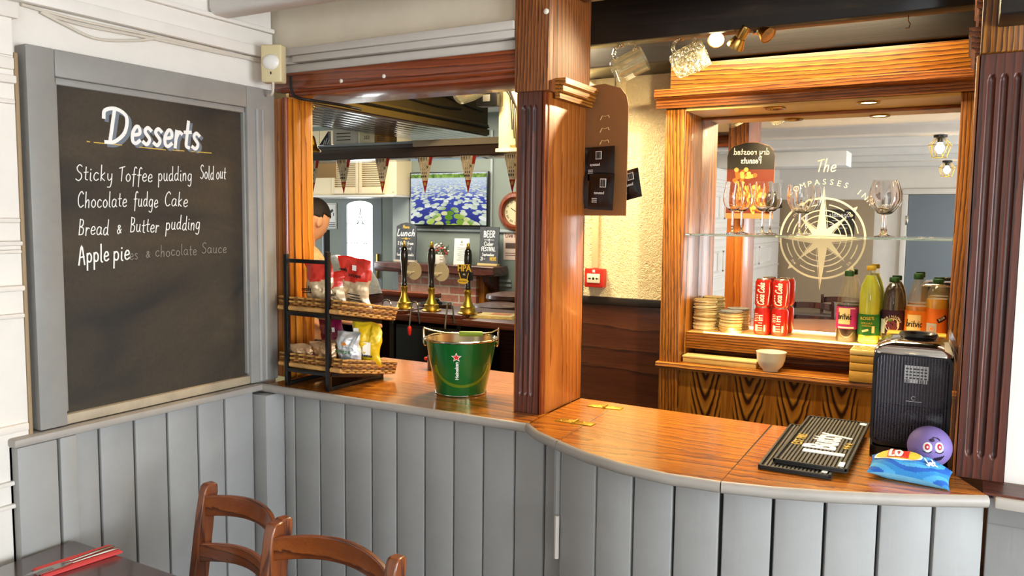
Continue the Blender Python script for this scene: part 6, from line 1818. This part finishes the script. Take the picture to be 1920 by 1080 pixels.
def pump(px, label, clip):
    x = at(px, 560, 1, YP).x
    t = thing('hand_pump', label, 'beer pump', (x, YP, ZB+.0225), 0, 'hand pumps')
    k = 1.0
    mb = MB(); mb.lathe([(0, 0), (.058, 0), (.060, .006), (.048, .012), (.043, .030), (.045, .038), (.036, .044), (.030, .060), (.022, .075), (.018, .10), (.020, .128), (.024, .134), (.018, .142), (0, .144)], seg=32)
    mb.build('pedestal', BRASSD, t)
    mb = MB(); mb.lathe([(.014, .143), (.019, .150), (.016, .160), (.0155, .20), (.019, .26), (.0235, .31), (.024, .345), (.020, .375), (.012, .388), (0, .390)], seg=28); mb.build('handle', mat('black lacquer', '140c08', .15, coat=.8), t)
    mb = MB(); mb.lathe([(.011, .388), (.013, .394), (.008, .400), (.010, .410), (.006, .420), (0, .423)], seg=20); mb.build('finial', BRASSD, t)
    if clip == 'back':
        mb = MB(); mb.M = fr((.036, .055, .235), (1, 0, 0), (0, 0, 1)); mb.lathe([(0, -.004), (.050, -.004), (.056, -.001), (.056, .003), (0, .004)], seg=36); mb.build('clip_disc', mat('pale clip back', 'cdbf9e', .5), t)
        mb = MB(); mb.box(.0, .03, .02, .028, .215, .235, .002); mb.tube([(.0, .01, .225), (.02, .03, .225), (.04, .05, .23)], .005, 8); mb.build('clip_bracket', mat('cream bracket', 'd8caa6', .5), t)
    else:
        mb = MB(); mb.M = FRONT((-.004, -.030, .245))
        mb.prism([(-.040, .048), (.044, .050), (.034, .0), (.024, -.036), (-.022, -.036), (-.034, .0)], 'z', 0, .008); mb.M = Matrix()
        c_ = mb.build('clip_shield', mat('navy clip', '171b26', .35, coat=.4), t)
        mb = MB(); ptext(mb, 'HPA', FRONT((-.0005, -.0385, .272)), .052, th=.004, off=.0012, sx=.95)
        mb.M = FRONT((-.004, -.0385, .245)); mb.ribbon([(-.040, .048), (.044, .050)], .004, 0, .002); mb.ribbon([(-.033, .0), (-.022, -.036)], .004, 0, .002); mb.ribbon([(.033, .0), (.024, -.036)], .004, 0, .002); mb.M = Matrix()
        mb.build('clip_lettering', GOLDP, c_, ang=0)
        mb = MB(); ptext(mb, '4%', FRONT((-.002, -.0385, .236)), .016); mb.build('clip_small_print', WHITEPR, c_, ang=0)
        mb = MB(); disc(mb, FRONT((-.008, -.0385, .196)), .038, .016, .004); mb.build('clip_oval', GOLDP, c_)
        mb = MB(); ptext(mb, 'WYE VALLEY', FRONT((-.008, -.0428, .196)), .010); mb.build('clip_oval_print', INK, c_, ang=0)
        mb = MB(); mb.box(.015, .032, -.03, .01, .20, .25, .003); mb.tube([(0, -.016, .23), (0, -.032, .23)], .008, 10); mb.build('clip_bracket', BLACK, t)
    return t
pump(758, 'black handled brass hand pump at the left of the three', 'back')
pump(809, 'black handled brass hand pump in the middle of the three', 'back')
pump(877, 'black handled brass hand pump with the yellow lettered clip, rightmost of three', 'front')
def spout(p_top, p_in, p_out, red, label):
    y = 3.90
    a = at(*p_in, 1, y+.02); b = at(*p_top, 1, y); c = at(*p_out, 1, y-.02)
    t = thing('swan_neck_spout', label, 'beer spout', (c.x, c.y, c.z), 0, 'swan neck spouts')
    pts = [a, (a+b)/2+(a-b)*.0+Vector((.006*(1 if a.x > b.x else -1), 0, .01))]
    w_ = abs(a.x-c.x)/2; mx = (a.x+c.x)/2
    pts = [a]+[Vector((mx+w_*math.cos(q)*(1 if a.x > c.x else -1), y, b.z-w_*1.0+w_*1.0*math.sin(q))) for q in [PI*k/10 for k in range(11)]]+[c]
    mb = MB(); mb.tube(pts, .0052, 10); mb.build('tube', STEEL, t, True)
    mb = MB(); mb.lathe([(0, 0), (.006, 0), (.012, -.008), (.013, -.03), (.010, -.036), (.011, -.046), (.005, -.058), (0, -.058)] if red else [(0, 0), (.007, 0), (.007, -.015), (0, -.015)], c, 16); mb.build('sparkler', REDP if red else STEEL, t, True)
spout((723, 562), (737, 606), (713, 600), False, 'steel swan neck spout at the left, behind the upper basket')
spout((778, 566), (787, 606), (768, 611), True, 'steel swan neck spout with a red sparkler below the left hand pump')
spout((843, 568), (852, 606), (835, 612), False, 'steel swan neck spout behind the rim of the green bucket')
p = at(935, 592, 1, 4.1)
t = thing('newspaper', 'folded newspaper lying on the far bar beside the right hand pump', 'newspaper', (-2.46, 4.13, ZB+.0005), .2)
mb = MB()
for k in range(5): mb.box(-.16+.006*k, .16-.004*k, -.10+.003*k, .10-.004*k, .003*k, .003*k+.0026)
mb.build('pages', mat('yellowed newsprint', 'd6c07c', .8, var=(40, .2)), t)
mb = MB(); rect(mb, Matrix.Translation((.05, .02, .0147)), -.06, .06, -.04, .04); mb.build('picture', mat('orange newsprint picture', 'c8703a', .8), t)
t = thing('drinks_tray', 'round steel drip tray with a dark cloth on the far bar between the pumps', 'tray', (-3.02, 4.33, ZB+.0005))
mb = MB(); mb.lathe([(0, .004), (.10, .004), (.115, .03), (.12, .03), (.105, 0), (0, 0)], seg=36); mb.build('body', STEEL, t)
mb = MB()
for k in range(7): mb.ball((-.03+.02*(k % 4), .02*(k//4), .03+.008*(k % 3)), .024, .02, .018, 12, 8)
mb.build('cloth', mat('black bar cloth', '1b1a1c', .8), t, ang=80)
# leather stools and boards beyond the far bar
for i, (px, py, y, z) in enumerate(((935, 576, 4.85, .98), (957, 556, 5.2, 1.0))):
    c = at(px, py, 1, y)
    t = thing('bar_stool', 'dark brown leather bar stool beyond the far bar, '+('nearer one' if i == 0 else 'farther one by the column'), 'stool', (c.x, y, 0), 0, 'bar stools')
    z0 = c.z-.03
    mb = MB(); mb.lathe([(0, z0), (.17, z0), (.185, z0+.02), (.18, z0+.045), (.10, z0+.06), (0, z0+.062)], seg=32); mb.build('seat', mat('brown leather', '4a2314', .4, coat=.3), t)
    for k in range(4):
        a = PI/4+k*PI/2; mb = MB(); mb.tube([(.12*math.cos(a), .12*math.sin(a), z0), (.19*math.cos(a), .19*math.sin(a), 0)], .016, 8); mb.build('leg', MAHOG['z'], t)
    mb = MB(); mb.tube([(.165*math.cos(q*PI/12), .165*math.sin(q*PI/12), .3) for q in range(24)], .009, 8, closed=True); mb.build('foot_ring', MAHOG['x'], t)
t = thing('low_partition', 'dark brown wooden rail beyond the far bar at the left', 'partition', (-4.3, 5.2, 0))
MB().box(-4.75, -3.62, 5.18, 5.22, .0, .99, .004).build('panel', MAHOG['x'], t, True)
MB().box(-4.77, -3.60, 5.15, 5.25, .99, 1.03, .006).build('rail', CHERRY['x'], t, True)

# ---- chimney breast, mantel and what stands on it
YW = 6.2
t = thing('brick_fireplace', 'red brick chimney piece below the television', 'fireplace', (-4.15, 6.15, 0))
MB().box(-4.62, -3.76, 6.02, 6.198, 0, 1.118).build('brickwork', BRICK, t, True)
MB().box(-3.758, -3.70, 6.06, 6.198, 0, 1.118, .003).build('side_board', PINE['z'], t, True)
t = thing('mantel_shelf', 'thick dark wooden mantel shelf under the television', 'mantel', (-4.2, 6.1, 1.119))
MB().box(-4.84, -3.53, 5.93, 6.184, 1.120, 1.205, .01, 0, 3).build('shelf', wood('mantel timber', '2a120d', '5a3128', '6d4236', axis='x', ring=5, rough=.25, coat=.5), t, True)
mb = MB(); mb.prism([(6.184, 1.12), (5.98, 1.12), (5.99, 1.07), (6.10, 1.0), (6.15, .90), (6.184, .84)], 'x', -3.67, -3.62); mb.build('bracket', MAHOG['z'], t, True)
def slate_sign(px0, py0, px1, py1, label, draw, arch=False, base=None):
    a = at(px0, py0, 1, 6.05); b = at(px1, py1, 1, 6.05)
    zb = 1.2055
    t = thing('chalk_sign', label, 'sign', ((a.x+b.x)/2, 6.06, zb), 0, None, rx=-.06)
    w_ = (b.x-a.x)/2; h_ = a.z-zb
    pts = [(-w_, .02), (w_, .02), (w_, h_-.03)]+([(w_*.5, h_-.004), (0, h_+.006), (-w_*.5, h_-.004)] if arch else [])+[(-w_, h_-.03)]
    if not arch: pts = [(-w_, .02), (w_, .02), (w_, h_), (-w_, h_)]
    mb = MB(); mb.prism(pts, 'y', -.008, .004); mb.build('slate', SLATE, t, ang=0)
    mb = MB(); mb.box(-w_-.004, w_+.004, -.03, .02, 0, .02, .002); mb.build('foot', base or mat('pale foot', 'c9b9a2', .6), t)
    wh = MB(); ye = MB(); M = FRONT((0, -.0084, 0)); draw(wh, ye, M, w_, h_)
    wh.build('lettering', CHALK, t, ang=0); ye.build('yellow_lettering', CHALKY, t, ang=0)
def d_lunch(wh, ye, M, w_, h_):
    hand(ye, 'Menu', M @ T2(-.038, h_-.048), .030, .006, width=.076)
    hand(wh, 'Lunch', M @ T2(-w_*.93, h_-.118), .060, .010, width=w_*1.85, shear=.2)
    ye.M = M; ye.ribbon([(-.05, h_-.145), (.05, h_-.145)], .006); star(ye, T2(0, h_-.145), .018, .008, 6); ye.M = Matrix()
    hand(wh, '2 for 1 from', M @ T2(-w_*.8, h_-.20), .028, .005, width=w_*1.6)
    hand(wh, 'a choice of', M @ T2(-w_*.6, h_-.245), .024, .004, width=w_*1.2)
    hand(wh, 'lunch specials', M @ T2(-w_*.85, h_-.305), .026, .004, width=w_*1.7)
slate_sign(741, 418, 778, 486, 'slate chalk sign reading Lunch at the left of the mantel shelf', d_lunch, True)
def d_beer(wh, ye, M, w_, h_):
    hand(wh, 'BEER', M @ T2(-w_*.6, h_-.09), .052, .008, width=w_*1.25)
    wh.M = M; wh.ribbon([(-.05, h_-.115), (.05, h_-.115)], .004); star(wh, T2(0, h_-.115), .014, .006, 4); wh.M = Matrix()
    hand(wh, 'Cider', M @ T2(-w_*.5, h_-.165), .034, .006, width=w_)
    hand(wh, 'FESTIVAL', M @ T2(-w_*.78, h_-.212), .034, .006, width=w_*1.5)
    hand(wh, 'September', M @ T2(-w_*.68, h_-.255), .024, .004, width=w_*1.3)
    hand(wh, '3-6', M @ T2(-w_*.85, h_-.295), .028, .005, width=w_*.8)
    ye.M = M; ye.M = Matrix(); hand(ye, 'HERE', M @ T2(w_*.15, h_-.293), .026, .006, width=w_*.7)
slate_sign(898, 425, 933, 490, 'grey slate sign reading BEER at the right of the mantel shelf', d_beer, False, mat('pale wood foot', 'd3b777', .5))
c = at(824, 490, 1, 6.03)
t = thing('flower_planter', 'white planter box with pink and white flowers on the mantel shelf', 'planter', (c.x, 6.03, 1.2055))
MB().box(-.075, .065, -.04, .04, 0, .085, .003).build('box', mat('white planter', 'ded4c4', .6), t)
mb = MB()
for k in range(3): mb.box(.03, .064, -.0408, -.04, .012+.025*k, .022+.025*k)
mb.build('slats', mat('pale brown slats', 'b39a80', .6), t)
mb = MB(); mb2 = MB(); mb3 = MB()
for k in range(70):
    x = random.uniform(-.10, .09); y = random.uniform(-.05, .04); z = .09+random.uniform(0, .10)*(1-abs(x)*4)
    m_ = (mb, mb2, mb3)[k % 3]
    r_ = random.uniform(.008, .014)
    if m_ is mb: m_.tube([(x*.6, y*.5, .08), (x, y, z), (x*1.15, y, z+.025)], [.002, .006, .001], 5)
    else: m_.ball((x, y, z), r_, r_, r_*.8, 8, 6)
mb.build('leaves', mat('dark leaf', '4a5a38', .6), t); mb2.build('white_blooms', mat('cream bloom', 'e2d6c6', .8), t); mb3.build('pink_blooms', mat('pink bloom', 'c4574e', .8), t)
c = at(864, 490, 1, 6.06)
t = thing('paper_flyer', 'white paper flyer standing on the mantel shelf by the planter', 'flyer', (c.x, 6.06, 1.2055), 0, None, rx=-.08)
MB().box(-.080, .080, 0, .0012, 0, .235).build('sheet', PAPER, t)
mb = MB(); M = FRONT((0, -.0002, 0))
mb.M = M; mb.prism([(-.012, .195), (.012, .195), (0, .222)], 'z', 0, .0004); mb.M = Matrix(); ptext(mb, 'MENU', M @ T2(0, .178), .018)
for k in range(7): rect(mb, M @ T2(0, .15-.018*k), -.045+.008*(k % 3), .045-.006*(k % 2), -.0018, .0018)
mb.build('print', mat('grey print ink', '8a8078', .8), t, ang=0)
# television
a = at(771, 326, 1, 6.14); b = at(912, 423, 1, 6.14)
t = thing('television', 'wall mounted television showing a lily pond above the mantel', 'television', ((a.x+b.x)/2, 6.15, (a.z+b.z)/2), 0)
w_ = (b.x-a.x)/2+.012; h_ = (a.z-b.z)/2+.012
MB().box(-w_, w_, -.012, .025, -h_, h_, .004).build('casing', BLACK, t)
TVS = MB().box(-w_+.012, w_-.012, -.0145, -.0125, -h_+.014, h_-.012).build('screen', TVPIC, t)
MB().box(-.05, .05, .0255, .048, -.1, .1).build('wall_bracket', BLACK, t)
mb = MB(); mb.tube([(-.06, .0, -h_), (-.06, .0, -h_-.03)], .006, 6).tube([(.05, 0, -h_), (.05, 0, -h_-.015)], .004, 6); mb.build('cables', BLACK, t)
# clock and poster by the column
c = at(963, 397, 1, 6.18)
t = thing('wall_clock', 'round wooden wall clock half hidden behind the column', 'clock', (c.x+.02, 6.2, c.z))
mb = MB(); mb.M = FRONT((0, 0, 0)); mb.lathe([(.115, 0), (.175, 0), (.175, .02), (.155, .045), (.13, .05), (.115, .035), (.115, .01)], seg=48); mb.build('rim', CHERRY['z'], t)
mb = MB(); mb.M = FRONT((0, 0, 0)); mb.lathe([(0, 0), (.118, 0), (.118, .012), (0, .012)], seg=48); f_ = mb.build('dial', mat('aged dial', 'd8c79a', .6), t)
mb = MB()
for k, s in enumerate(('XII', 'I', 'II', 'III', 'IV', 'V', 'VI', 'VII', 'VIII', 'IX', 'X', 'XI')):
    an = PI/2-k*PI/6; ptext(mb, s, FRONT((.092*math.cos(an), -.0124, .092*math.sin(an))) @ Matrix.Rotation(an-PI/2, 4, 'Z'), .03)
mb.M = FRONT((0, -.0126, 0)); mb.ribbon([(0, 0), (-.05, .03)], .006); mb.ribbon([(0, 0), (.01, .085)], .004); mb.M = Matrix(); mb.build('numerals_and_hands', INK, f_, ang=0)
c = at(960, 460, 1, 6.19)
t = thing('wall_poster', 'pale poster on the far wall below the clock', 'poster', (c.x+.03, 6.2, c.z))
MB().box(-.12, .12, -.004, -.0005, -.13, .13).build('sheet', mat('peach paper', 'dcc3ae', .8), t)
mb = MB(); hand(mb, 'Live Music', FRONT((-.10, -.0042, .07)), .04, .006, width=.2); rect(mb, FRONT((0, -.0042, -.09)), -.1, .1, -.003, .003); rect(mb, FRONT((0, -.0042, -.07)), -.1, .1, -.003, .003); mb.build('print', mat('maroon print', '6a3a34', .8), t, ang=0)
mb = MB(); rect(mb, FRONT((0, -.0042, -.0)), -.1, .1, -.03, .02); mb.build('picture', mat('dark stage picture', '5a463c', .8), t); 

# louvred cupboards
yc = 5.95
a = at(583, 300, 1, yc); b = at(741, 365, 1, yc)
t = thing('louvred_cupboard', 'cream wall cupboard with two louvred doors above the arched glass door', 'cupboard', ((a.x+b.x)/2, yc+.2, b.z))
CREAMC = mat('cream cupboard paint', 'd9c7a0', .5)
MB().box(a.x-.3, b.x, yc+.02, 6.44, b.z, 2.45).build('carcass', CREAMC, t, True)
MB().box(a.x-.3, b.x, yc-.02, yc+.4, b.z-.022, b.z-.001, .003).build('bottom_rail', mat('pale grey rail', 'c9c6bc', .4), t, True)
def louvre(px0, px1):
    x0 = at(px0, 330, 1, yc).x; x1 = at(px1, 330, 1, yc).x
    z0 = b.z+.012; z1 = 2.30
    mb = MB()
    mb.box(x0, x0+.03, yc, yc+.018, z0, z1, .002).box(x1-.03, x1, yc, yc+.018, z0, z1, .002).box(x0+.0305, x1-.0305, yc, yc+.018, z0, z0+.055, .002).box(x0+.0305, x1-.0305, yc, yc+.018, z1-.04, z1, .002)
    d_ = mb.build('door', CREAMC, t, True)
    mb = MB(); n = 18
    for k in range(n):
        z = z0+.06+(z1-z0-.10)*k/n
        mb.M = Matrix.Translation((0, yc+.010, z)) @ Matrix.Rotation(.6, 4, 'X'); mb.box(x0+.028, x1-.028, -.008, .008, -.002, .002); mb.M = Matrix()
    mb.build('louvres', CREAMC, d_, True)
louvre(622, 671); louvre(673, 720)
mb = MB(); mb.ball((at(735, 359, 1, yc).x, yc+.014, b.z+.03), .008); mb.build('knob', CREAMC, t, True)
a2 = at(590, 307, 1, 5.0); b2 = at(631, 333, 1, 5.0)
t = thing('cardboard_sign', 'plain brown card hanging below the beam at the left', 'card', ((a2.x+b2.x)/2, 5.0, (a2.z+b2.z)/2))
MB().box((a2.x-b2.x)/2, (b2.x-a2.x)/2, -.002, .002, (b2.z-a2.z)/2, (a2.z-b2.z)/2).build('board', mat('brown board', 'a5824f', .75), t)
mb = MB()
for x in (-.06, .06): mb.tube([(x, 0, (a2.z-b2.z)/2), (x, 0, 2.56-(a2.z+b2.z)/2)], .0015, 5)
mb.build('hanging_cords', BLACK, t)
# far door with arched leaded glass
x0 = at(640, 400, 1, 6.45).x; x1 = at(716, 400, 1, 6.45).x
gx0 = at(650, 420, 1, 6.45).x; gx1 = at(699, 420, 1, 6.45).x; gz1 = at(672, 377, 1, 6.45).z
d = struct(MB().box(x0, gx0, 6.445, 6.485, 0, 1.84).box(gx1, x1, 6.445, 6.485, 0, 1.84).box(gx0, gx1, 6.445, 6.485, 0, .92).build('door_2', mat('dark slate door paint', '5f6867', .45)))
n = 16; cxm = (gx0+gx1)/2; hw = (gx1-gx0)/2; sp_ = gz1-.05
arc = [(cxm+hw*math.cos(PI*k/n), sp_+.05*math.sin(PI*k/n)) for k in range(n+1)]
mb = MB()
for (p_, q_) in zip(arc[:-1], arc[1:]): mb.prism([p_, q_, (q_[0], 1.84), (p_[0], 1.84)], 'y', 6.445, 6.485)
mb.build('door_head', mat('dark slate door paint', '5f6867', .45), d)
glz = mat('bright frosted daylight glass', 'eef4f4', .3, emit='eef6f6', es=4.5)
mb = MB(); mb.prism([(gx0, .92)]+[(gx1, .92)]+arc, 'y', 6.462, 6.468); mb.build('glass_pane', glz, d)
mb = MB(); M = FRONT((cxm, 6.4615, 1.35))
mb.M = M
for z in (-.22, 0, .2): mb.ribbon([(-hw, z), (hw, z)], .006)
for s in (-1, 1):
    for f_, a_ in ((.0, .06), (.0, .1)):
        mb.ribbon(smooth_pts([(0, -.40), (s*.03, -.3), (s*a_*.3, -.2), (s*a_, -.05), (s*a_*.4, .06), (s*a_*.8, .14), (s*.02, .24), (0, .36)]), .008)
    mb.ribbon([(s*hw*.7, -.4), (s*hw*.7, .36)], .005)
    mb.ribbon(smooth_pts([(0, .36), (s*.06, .34), (s*.14, .40)]), .006); mb.ribbon(smooth_pts([(0, -.40), (s*.08, -.36), (s*.15, -.42)]), .006)
mb.M = Matrix(); mb.build('lead_pattern', mat('lead strip', '6f7a7a', .5), d, ang=0)
mb = MB(); mb.box(x1-.05, x1-.03, 6.42, 6.445, 1.0, 1.25, .003); mb.build('door_handle', BRASS, d)
c = at(622, 405, 1, 6.43)
t = thing('cctv_notice', 'white camera notice on the wall left of the glass door', 'notice', (c.x-.01, 6.448, c.z))
MB().box(-.065, .065, -.006, -.001, -.135, .135, .001).build('sheet', WHITEPR, t)
mb = MB(); M = FRONT((0, -.0062, 0))
mb.M = M @ T2(-.005, .05, 0, .6); mb.box(-.03, .025, -.014, .014, 0, .0006); mb.box(-.05, -.028, -.006, .006, 0, .0006); mb.M = M; mb.box(.02, .03, .0, .035, 0, .0006)
for k in range(3): mb.box(-.045, .045, -.075-.018*k, -.067-.018*k, 0, .0006)
for q in ((-.058, .058, .124, .128), (-.058, .058, -.128, -.124), (-.058, -.054, -.128, .128), (.054, .058, -.128, .128)): mb.box(*q, 0, .0006)
mb.M = Matrix(); mb.build('camera_print', INK, t, ang=0)
# door post strip
tag(MB().box(at(609, 470, 1, 5.6).x-.03, at(609, 470, 1, 5.6).x+.01, 5.6, 5.66, 0, 1.50, .004).build('dark_post', BLACK), 'thin dark post beyond the man at the left', 'post')
# pale covered tub beyond the crisp bags
c = at(640, 500, 1, 4.3)
t = thing('plastic_sheeting', 'crumpled clear plastic sheeting over the bar behind the crisp bags', 'sheeting', (c.x, 4.3, 1.10))
mb = MB(); vs = []; fs = []
for j in range(17):
    for i in range(29):
        x = -.28+.56*i/28; y = -.10+.2*j/16
        e_ = max(0, 1-(x/.28)**2)*max(0, 1-(y/.10)**2)
        vs.append((x, y, .25*e_**.35+noise.noise(Vector((x*14, y*14, 1)))*.035*e_))
for j in range(16):
    for i in range(28): a_ = j*29+i; fs.append((a_, a_+1, a_+30, a_+29))
mb.add(vs, fs); mb.build('sheet', mat('grey crumpled film', 'b9b9b4', .2, coat=.6, bmp=(40, .8, .01)), t, ang=50)
t = thing('bar_till', 'dark low till housing behind the snack rack', 'till', (c.x, 4.3, 0))
MB().box(-.30, .26, -.12, .14, 0, 1.098, .006).build('body', MAHOG['x'], t)

# unseen warm fill lights added at ceiling height to brighten far room and servery
area('servery fill', (-.6, 2.95, 2.46), (-.6, 2.95, 0), .9, .2, 20, (1, .80, .50))
area('servery fill', (-1.75, 3.05, 2.46), (-1.8, 2.9, 0), .3, .4, 42, (1, .80, .50))
area('far room fill', (-3.9, 5.2, 2.53), (-3.9, 5.2, 0), 1.6, .8, 50, (1, .93, .8))

# ================================================================== PERSON
px_, py_ = -3.181, 3.261
t = thing('person', 'man with short dark hair and cream shirt, looking down behind the bar', 'person', (px_, py_, 0), 0)
FW = Vector((.15, .99, 0)).normalized(); RT = Vector((FW.y, -FW.x, 0))
FB = Vector((.62, .78, 0)).normalized(); RB = Vector((FB.y, -FB.x, 0))     # the body is turned a little more to the right than the head
def L3(f, r, u): return FB*f+RB*r+Vector((0, 0, u))
sk = bpy.data.meshes.new('person_skeleton')
V = []; E = []; Rr = []
def jn(p, r, parent=None):
    V.append(p); Rr.append(r)
    if parent is not None: E.append((parent, len(V)-1))
    return len(V)-1
pel = jn(L3(0, 0, .95), .135)
wai = jn(L3(.01, 0, 1.10), .125, pel); che = jn(L3(.02, 0, 1.28), .145, wai); nb = jn(L3(.01, 0, 1.40), .085, che); nk = jn(L3(.025, 0, 1.475), .056, nb); hd = jn(L3(.05, 0, 1.535), .06, nk)
hands = []
for s in (-1, 1):
    sh = jn(L3(.01, s*.17, 1.39), .062, nb); el = jn(L3(.06, s*.23, 1.12), .043, sh); wr = jn(L3(.27, s*.17, 1.06), .029, el); pm = jn(L3(.33, s*.16, 1.06), .030, wr)
    for k in range(4):
        f1 = jn(L3(.37, s*(.135+.018*k), 1.055), .0095, pm); f2 = jn(L3(.405+.006*(k in (1, 2)), s*(.133+.019*k), 1.04), .0085, f1); jn(L3(.415+.006*(k in (1, 2)), s*(.133+.019*k), 1.015), .008, f2)
    t1 = jn(L3(.33, s*.125, 1.05), .011, pm); jn(L3(.365, s*.110, 1.035), .009, t1)
    hp = jn(L3(0, s*.09, .90), .098, pel); kn = jn(L3(.02, s*.10, .50), .062, hp); ak = jn(L3(-.01, s*.10, .09), .042, kn); to = jn(L3(.10, s*.11, .04), .036, ak); jn(L3(.17, s*.115, .035), .028, to)
sk.from_pydata([tuple(v) for v in V], E, [])
so = bpy.data.objects.new('person_skeleton', sk); C.objects.link(so)
so.modifiers.new('skin', 'SKIN')
if not sk.skin_vertices: sk.skin_vertices.new()
for i, r_ in enumerate(Rr): sk.skin_vertices[0].data[i].radius = (r_, r_)
sk.skin_vertices[0].data[0].use_root = True
ss = so.modifiers.new('sub', 'SUBSURF'); ss.levels = 2; ss.render_levels = 2
dg = bpy.context.evaluated_depsgraph_get(); dg.update()
bodym = bpy.data.meshes.new_from_object(so.evaluated_get(dg))
bpy.data.objects.remove(so)
# head: shaped sphere with brow, nose, jaw, ears; tilted forward
tilt = .42
HC = L3(.075, 0, 1.603)
def headpt(p):
    f_, r_, u_ = p
    f2 = f_*math.cos(tilt)+u_*math.sin(tilt); u2 = -f_*math.sin(tilt)+u_*math.cos(tilt)
    return HC+FW*f2+RT*r_+Vector((0, 0, u2))
hm = MB(); tmp = MB(); tmp.ball((0, 0, 0), 1, seg=40, rings=30)
vs = []
for p in tmp.v:
    f_, r_, u_ = p.x*.098, p.y*.076, p.z*.118
    if u_ < 0: k_ = 1+u_*2.2; r_ *= max(.62, k_); f_ = f_*max(.78, 1+u_*1.2)+.012*(-u_/.118)
    if p.x > .8 and abs(p.y) < .25:
        f_ += .020*max(0, 1-abs(p.z+.15)/.28)*(1-abs(p.y)/.25)      # nose
    if p.x > .7 and -.15 < p.z < .15 and .25 < abs(p.y) < .55: f_ -= .008   # eye sockets
    if p.x > .7 and -.62 < p.z < -.48 and abs(p.y) < .4: f_ += .005         # lips
    vs.append(headpt((f_, r_, u_)))
hm.add(vs, tmp.f)
for s in (-1, 1):
    e_ = MB(); e_.ball((0, 0, 0), 1, seg=16, rings=10)
    hm.add([headpt((-.008+p.x*.020, s*(.074+p.y*.010), -.008+p.z*.034)) for p in e_.v], e_.f)
jm = MB(); jm.add([v.co.copy() for v in bodym.vertices], [list(p.vertices) for p in bodym.polygons]); jm.add(hm.v, hm.f)
SKIN = mat('skin', 'd59a74', .5, var=(12, .05))
ob = jm.build('body', SKIN, t, ang=80)
rm = ob.modifiers.new('remesh', 'REMESH'); rm.mode = 'VOXEL'; rm.voxel_size = .006; rm.use_smooth_shade = True
sm = ob.modifiers.new('smooth', 'SMOOTH'); sm.factor = .5; sm.iterations = 2
# eyes
mb = MB()
for s in (-1, 1): mb.ball(headpt((.080, s*.030, .008)), .007, seg=14, rings=10)
mb.build('eyes', mat('eye', 'e8e2da', .2), t)
# hair: cap over the upper and back of the head, short at the sides
mb = MB(); tmp = MB(); tmp.ball((0, 0, 0), 1, seg=48, rings=36)
keep = {}; vs = []
for i, p in enumerate(tmp.v):
    lim = .38 if p.x > .55 else (.30 if p.x > .1 else (.02 if p.x > -.45 else -.42))
    if p.z > lim:
        keep[i] = len(vs); g_ = 1.06+.05*max(0, p.z)+.012*noise.noise(p*9)
        vs.append(headpt((p.x*.098*g_, p.y*.076*g_, p.z*.118*g_)))
mb.add(vs, [[keep[i] for i in f] for f in tmp.f if all(i in keep for i in f)])
hr = mb.build('hair', mat('dark brown hair', '1e1410', .6, bmp=(160, .8, .004)), t, ang=80)
so2 = hr.modifiers.new('thick', 'SOLIDIFY'); so2.thickness = .012; so2.offset = -1
# clothes: shirt with collar and short sleeves, trousers, shoes (grown on the same skeleton)
def cloth(name, verts, edges, radii, m):
    me = bpy.data.meshes.new(name); me.from_pydata([tuple(v) for v in verts], edges, [])
    o = bpy.data.objects.new(name+'_tmp', me); C.objects.link(o); o.modifiers.new('s', 'SKIN')
    if not me.skin_vertices: me.skin_vertices.new()
    for i, r_ in enumerate(radii): me.skin_vertices[0].data[i].radius = (r_, r_)
    me.skin_vertices[0].data[0].use_root = True
    q_ = o.modifiers.new('u', 'SUBSURF'); q_.levels = 2; q_.render_levels = 2
    g = bpy.context.evaluated_depsgraph_get(); g.update()
    m2 = bpy.data.meshes.new_from_object(o.evaluated_get(g)); bpy.data.objects.remove(o)
    b_ = MB(); b_.add([v.co.copy() for v in m2.vertices], [list(p.vertices) for p in m2.polygons]); return b_.build(name, m, t, ang=80)
sv = [L3(.0, 0, .93), L3(.01, 0, 1.10), L3(.02, 0, 1.28), L3(.01, 0, 1.42), L3(.026, 0, 1.495)]; se = [(0, 1), (1, 2), (2, 3), (3, 4)]; srd = [.148, .142, .165, .118, .074]
for s in (-1, 1):
    sv += [L3(.01, s*.175, 1.39), L3(.035, s*.205, 1.24)]; srd += [.078, .068]; se += [(3, len(sv)-2), (len(sv)-2, len(sv)-1)]
cloth('shirt', sv, se, srd, mat('cream shirt cloth', 'd8b27e', .8, bmp=(30, .3, .01)))
tv = [L3(0, 0, .96)]; te = []; trd = [.146]
for s in (-1, 1):
    i0 = len(tv); tv += [L3(0, s*.09, .88), L3(.02, s*.10, .50), L3(-.01, s*.10, .12)]; trd += [.112, .078, .064]; te += [(0, i0), (i0, i0+1), (i0+1, i0+2)]
cloth('trousers', tv, te, trd, mat('black trousers', '17161a', .8))
for s in (-1, 1):
    mb = MB(); a_ = L3(-.06, s*.10, .045); b_ = L3(.19, s*.115, .04)
    mb.tube([a_, a_.lerp(b_, .3), a_.lerp(b_, .75), b_], [.035, .042, .042, .026], 14); mb.build('shoe', BLACK, t, ang=60)
